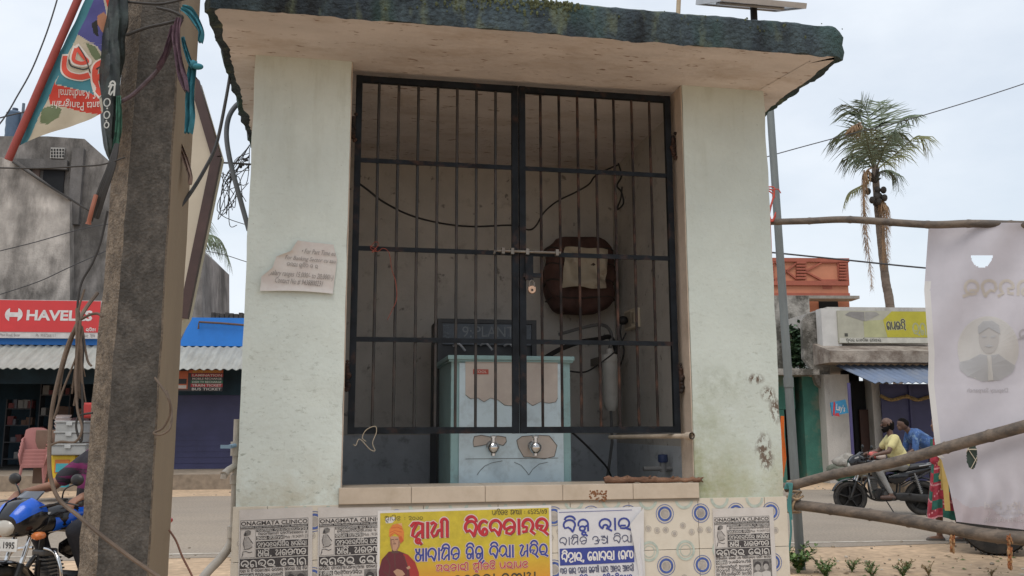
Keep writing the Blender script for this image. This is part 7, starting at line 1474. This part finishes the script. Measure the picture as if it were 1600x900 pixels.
# banner seen from its back
BE = [(353, 1451), (453, 1444), (553, 1451), (600, 1450), (712, 1463), (718, 1471), (760, 1483), (812, 1494)]
def bl(y):
    for (y0, x0), (y1, x1) in zip(BE, BE[1:]):
        if y <= y1: return x0 + (x1 - x0) * max(0, (y - y0)) / (y1 - y0)
    return BE[-1][1]
def bx_of(a, y): return bl(y) + (1720 - bl(y)) * a
def bpos(x, y, z=0):
    Yb = 9.0 - .85 * (x - 1440) / 260; fold = .05 * math.sin((x * 1.0 + (y - 350) * .75) * .045) * math.exp(-(y - 350) / 330) + .035 * nv((x * .02, y * .006, 0), 1) + .06 * math.exp(-((x - 1530) / 26) ** 2 - ((y - 780) / 50) ** 2) + .025 * math.sin(x * .16 + 2 * nv((y * .02, 0, 0), 1)) * math.exp(-((y - 815) / 60) ** 2)
    lean = -.06 - .04 * min(1, max(0, (y - 600) / 120))
    return at(x, y, Yb + lean - fold - z)
def hole(x, y):
    if 399 <= y <= 420 and ((x - 1534) / 17) ** 2 + ((y - 398) / 20) ** 2 < 1: return True
    return ((x - 1518.5) / 8.5) ** 2 + ((y - 712) / 20) ** 2 < 1 and y > 690
NX, NY = 200, 220; mb = MB(); VX = [[(bx_of(i / NX, 348 + (815 + 0 - 348) * j / NY), 348 + 467 * j / NY) for i in range(NX + 1)] for j in range(NY + 1)]
low = lambda x: 812 + (x - 1494) * .12
for row in VX: mb.v += [bpos(x, min(y, 1e9) + (max(0, (y - 700) / 115) * max(0, low(x) - 812))) for x, y in row]
for j in range(NY):
    for i in range(NX):
        x = (VX[j][i][0] + VX[j + 1][i + 1][0]) / 2; y = (VX[j][i][1] + VX[j + 1][i + 1][1]) / 2
        if hole(x, y): continue
        a = j * (NX + 1) + i; mb.f.append([a, a + 1, a + NX + 2, a + NX + 1]); mb.m.append(1 if x - bl(y) < 9 and 440 < y < 716 else 2 if y > 700 and (nv((x * .02, y * .02, 3), 1) + (y - 770) / 70) > .25 else 0)
bn = solo('event_banner', mb, [cloth('banner_back', (.56, .535, .575), .36, .6, .07, 1.6, .25, 3), cloth('banner_hem', (.66, .64, .62), .36, .6, .05, 2, .2, 6), cloth('banner_pink_tint', (.55, .48, .50), .36, .6, .08, 1.6, .25, 3)], 'grey translucent flex banner seen from behind, hung between the bamboo poles', 'banner', smooth=True, ang=80)
class BFr(Fr):
    def p(s, x, y, z=0): return bpos(x, -y, z)
bf = BFr((0, 0, 0), (1, 0, 0), (0, 0, 1), (0, -1, 0)); mb = MB()
odia(mb, bf, 'ka na ra ka la na ba ra', 1503, -462, 1722, -438, .2, 0, .004, True)
text(mb, bf, 'Ramesh Ku Pa', 1572, -797, 1690, -785, 1, .004, .01, 0, True); text(mb, bf, '(Member)', 1560, -806, 1640, -797, 1, .004, .01, 0, True) if 0 else None
text(mb, bf, 'Rameel Ku Pad', 1538, -795, 1660, -784, 1, .004, .01, 0, True); text(mb, bf, 'Member (', 1544, -806, 1600, -797, 1, .004, .01, 0, True); text(mb, bf, 'Mob-PEHARAR', 1537, -816, 1615, -808.5, 1, .004, .01, 0, True)
odia(mb, bf, 'ga pa ra', 1590, -530, 1640, -515, .2, 2, .004, True); text(mb, bf, 'Deputy Sarpanch', 1511, -615, 1575, -606, 2, .004, .01, 0, True)
lt = [cloth('banner_print_' + n_, c_, .36, .6, .06, 2, .2, 4) for n_, c_ in (('cream', (.60, .555, .50)), ('pale', (.62, .585, .59)), ('grey', (.46, .44, .46)), ('disc', (.615, .60, .575)), ('figure', (.49, .49, .50)), ('face', (.52, .50, .485)))]
def bdisc(pts, mi, z):
    cx = sum(p[0] for p in pts) / len(pts); cy = sum(p[1] for p in pts) / len(pts); k = 14; n = len(pts); vs = [(cx + (x - cx) * i / k, cy + (y - cy) * i / k) for i in range(1, k + 1) for x, y in pts]
    fs = [((i * n + j), (i * n + (j + 1) % n), ((i + 1) * n + (j + 1) % n), ((i + 1) * n + j)) for i in range(k - 1) for j in range(n)] + [list(range(n))]
    mb.add([bpos(x, y, z) for x, y in vs], fs, mi)
wpart('lettering', mb, lt, bn); mb = MB()
bdisc([(1544 + 48 * math.cos(a), 545 + 51 * math.sin(a)) for a in [2 * math.pi * j / 40 for j in range(40)]], 3, .003)
bdisc([(1499, 566), (1515, 562), (1532, 553), (1545, 556), (1560, 553), (1572, 562), (1587, 572), (1582, 582), (1562, 594), (1535, 596), (1512, 588), (1500, 578)], 4, .006)
bdisc([(1545 + 16 * math.cos(a), 528 + 25 * math.sin(a)) for a in [2 * math.pi * j / 24 for j in range(24)]], 5, .006)
bdisc([(1529, 522), (1528, 510), (1536, 502), (1550, 501), (1561, 508), (1563, 522), (1558, 514), (1545, 511), (1534, 515)], 4, .009); bdisc([(1538, 541), (1545, 538), (1552, 541), (1545, 543)], 4, .009); bdisc([(1542, 556), (1549, 556), (1552, 594), (1544, 595)], 3, .009)
for x in (1538, 1552): bdisc([(x - 4, 525), (x + 4, 524), (x + 3, 527), (x - 3, 528)], 4, .009)
wpart('portrait_print', mb, lt, bn)
# dried garland tassels
for k, (x, y0, y1, lab) in enumerate(((1488, 826, 862, 'dried orange garland tassel hanging from the low bamboo near the walking feet'), (1578, 838, 889, 'longer dried orange garland tassel hanging before the trailer wheel'))):
    mb = MB(); rr = random.Random(k); Yt = 8.55 - .3 * k
    for i in range(60): t = rr.random(); mb.ell(at(x + rr.uniform(-4, 4) * (1 - .4 * t), y0 + (y1 - y0) * t, Yt + rr.uniform(-.02, .02)), (rr.uniform(.006, .014), .01, rr.uniform(.012, .03)), rr.randrange(2), 6)
    mb.tube([at(x, y0 - 4, Yt + .03), at(x, y1, Yt)], .006, 5); solo('garland_tassel', mb, [M('dried_marigold', (.28, .10, .035), .9, 0, .4, 30), M('dried_leafy', (.33, .19, .09), .9, 0, .3, 30)], lab, 'garland', 'dried garland tassels')
# ---- goods trailer behind the banner
tp = gnd(1558, 870); tr_ = thing('goods_trailer', 'parked goods trailer behind the banner showing one fat black tyre and yellow tailboard', 'trailer', tp, -.47)
mb = MB(); mb.lathe([(.17, -.13), (.3, -.135), (.365, -.12), (.39, -.07), (.395, 0), (.39, .07), (.365, .12), (.3, .135), (.17, .13)], (0, .2, .39), 'y', 40)
for k in range(44): a = 2 * math.pi * k / 44; mb.box((.392 * math.cos(a), .2, .39 + .392 * math.sin(a)), (.024, .25, .024), 0, Matrix.Translation((0, 0, 0)))
wl = sm(mb, 'wheel', m_rub, tr_); mb = MB(); mb.lathe([(0, -.06), (.05, -.1), (.06, -.05), (.12, -.04), (.19, -.10), (.2, -.12)], (0, .2, .39), 'y', 24); sm(mb, 'rim', M('dark_rim', (.06, .06, .06), .5, .4), wl)
mb = MB(); mb.bx(-.44, 2.6, .05, 1.2, .62, .74); mb.bar((-.42, .2, .6), (2.6, .2, .6), .1, .1); mb.cyl((0, .1, .39), (0, 1.15, .39), .04, 10); mb.bx(-.1, .1, .4, .5, .39, .62); mb.build('chassis', m_bk, tr_)
m_ty = M('trailer_yellow', (.45, .32, .10), .6, 0, .15, 4); mb = MB(); mb.bx(-.53, -.48, .05, 1.2, .74, 1.35)
for z in (.86, 1.02, 1.18): mb.bx(-.55, -.531, .07, 1.18, z, z + .04)
mb.bx(-.51, -.45, -.0, .048, .5, 1.35); mb.build('tailboard', m_ty, tr_)
mb = MB(); mb.bx(-.40, 2.6, .05, .09, .74, 1.3); mb.build('side_board', M('trailer_dark_green', (.03, .05, .04), .6, 0, .2, 4), tr_)
mb = MB(); 
for k in range(16): x = -.36 + k * .14; mb.bar((x, .03, .95), (x + .3, .03, 1.5), .008, .008); mb.bar((x + .3, .036, .95), (x, .036, 1.5), .008, .008)
mb.bar((-.6, .03, 1.22), (1.9, .03, 1.22), .012, .012); mb.build('mesh_grille', M('pale_wire', (.5, .45, .35), .5), tr_)
# ---- woman walking behind the banner
f1, f2_ = gnd(1469, 845), gnd(1510, 846); wm = thing('person', 'woman in red and green patterned sari walking, mostly hidden by the banner', 'person', V(((f1.x + f2_.x) / 2, f1.y, 0)))
o = V((wm.location.x, wm.location.y, 0)); A1, A2 = V((f1.x, f1.y, .09)) - o, V((f2_.x, f2_.y, .09)) - o; H = V((-.03, 0, .86))
body = [(H + V((0, -.07, 0)), H + V((0, .07, 0)), .13, .13), (H, (-.03, 0, 1.12), .13, .115), ((-.03, -.09, 1.22), (-.03, .09, 1.22), .095, .095), ((-.03, -.14, 1.32), (-.03, .14, 1.32), .05, .05), ((-.03, 0, 1.33), (-.04, 0, 1.44), .05, .05), ((-.05, 0, 1.52), (-.06, 0, 1.55), .092, .088), ((-.1, 0, 1.46), (-.11, 0, 1.45), .055, .045), ((-.15, 0, 1.51), (-.16, 0, 1.49), .012, .014)]
for A_, s_ in ((A1, -1), (A2, 1)):
    K = (H + A_) / 2 + V((-.06, s_ * .04, .03)); body += [(H + V((0, s_ * .08, -.02)), K, .09, .06), (K, A_, .056, .038), (A_ + V((.02, 0, -.05)), A_ + V((-.13, 0, -.06)), .034, .026)]
    S_ = V((-.03, s_ * .17, 1.31)); E_ = S_ + V((.07, s_ * .03, -.27)); W_ = E_ + V((.04, -s_ * .06, -.23)); body += [(S_, E_, .043, .036), (E_, W_, .034, .025)] + hand_caps(W_, (-.4, 0, -1), (-1, 0, .3), (0, -s_, 0), .9, .6)
capsule_obj(body, 'body', skin, wm, .011, 3)
def sari(a, b):
    th = 2 * math.pi * a; z = .30 + 1.02 * b; r = .125 + .09 * (1 - b) ** 1.3 + (.02 if b > .7 else 0); sp_ = 1 + .25 * (1 - b)
    return V((-.03 + r * sp_ * math.cos(th) * 1.0 + .012 * math.sin(th * 9) * (1 - b), r * .85 * math.sin(th) + .01 * math.sin(th * 11), z + .02 * math.sin(th * 5) * (1 - b)))
mb = MB(); mb.grid(sari, 72, 44)
for k in range(len(mb.f)):
    i, j = k % 72, k // 72
    mb.m[k] = 1 if (j // 5 + i // 8) % 3 == 0 else 2 if (j % 9 == 0 or (i * 7 + j * 3) % 17 == 0) else 0
sm(mb, 'sari', [M('sari_red', (.34, .03, .05), .85, 0, .3, 14, .4, 30), M('sari_green', (.02, .12, .09), .85, 0, .3, 14), M('sari_pink', (.55, .22, .24), .85, 0, .3, 20)], wm, 80)
capsule_obj([((-.03, 0, 1.54), (-.04, 0, 1.57), .098, .09), ((.03, 0, 1.5), (.05, 0, 1.46), .07, .055)], 'hair', m_hair, wm, .011, 2)
for A_ in (A1, A2): capsule_obj([(A_ + V((.04, 0, -.072)), A_ + V((-.15, 0, -.075)), .032, .034)], 'sandal', M('grey_sandal', (.10, .085, .075), .8), wm, .01, 2)
# ---- shopkeeper in the dark doorway
pk = LP.W(u_(128, .9, 620), .9, ZF + .02); sk = thing('person', 'person in mauve top standing in the dark shop behind the hanging cables', 'person', pk, LP.yaw)
body = [((0, 0, .88), (0, 0, 1.1), .14, .13), ((-.08, 0, 1.15), (.08, 0, 1.15), .1, .1), ((-.17, 0, 1.36), (.17, 0, 1.36), .055, .055), ((0, 0, 1.38), (0, -.01, 1.5), .052, .05), ((0, -.01, 1.57), (0, -.02, 1.6), .094, .09), ((0, -.04, 1.51), (0, -.045, 1.5), .062, .05), ((0, -.11, 1.56), (0, -.12, 1.54), .012, .015)]; top = [((0, 0, .84), (0, 0, 1.1), .17, .155), ((-.08, 0, 1.12), (-.09, 0, 1.28), .12, .115), ((.08, 0, 1.12), (.09, 0, 1.28), .12, .115), ((-.15, 0, 1.35), (.15, 0, 1.35), .07, .07)]; pn2 = []
for s_ in (-1, 1):
    S_, E_, W_ = V((s_ * .19, 0, 1.35)), V((s_ * .25, -.02, 1.08)), V((s_ * .2, -.18, .92)); body += [(S_, E_, .048, .04), (E_, W_, .038, .028)] + hand_caps(W_, (-s_ * .3, -1, -.3), (-s_, 0, .2), (0, 0, -1), .95, .7); top.append((S_, S_.lerp(E_, .6), .066, .06))
    K, A_ = V((s_ * .1, -.02, .48)), V((s_ * .11, 0, .08)); body += [((s_ * .09, 0, .86), K, .085, .06), (K, A_, .054, .036), (A_ + V((0, .03, -.04)), A_ + V((0, -.14, -.05)), .034, .026)]; pn2 += [((s_ * .09, 0, .86), K, .1, .075), (K, A_, .07, .055)]
capsule_obj(body, 'body', skin, sk, .012, 3); capsule_obj(top, 'shirt', cmat('mauve_top', (.2, .12, .13)), sk, .014, 5); capsule_obj(pn2, 'trousers', cmat('dark_trousers', (.03, .03, .035)), sk, .014, 5); capsule_obj([((0, .015, 1.6), (0, 0, 1.625), .1, .09)], 'hair', m_hair, sk, .011, 2)
for s_ in (-1, 1): mb = MB(); mb.ell((s_ * .034, -.105, 1.585), (.012, .008, .008), 0, 8); sm(mb, 'eye', M('dark_eye', (.015, .01, .008)), sk)
# label and group tidy up: every top-level object without a label gets none; helper materials end here
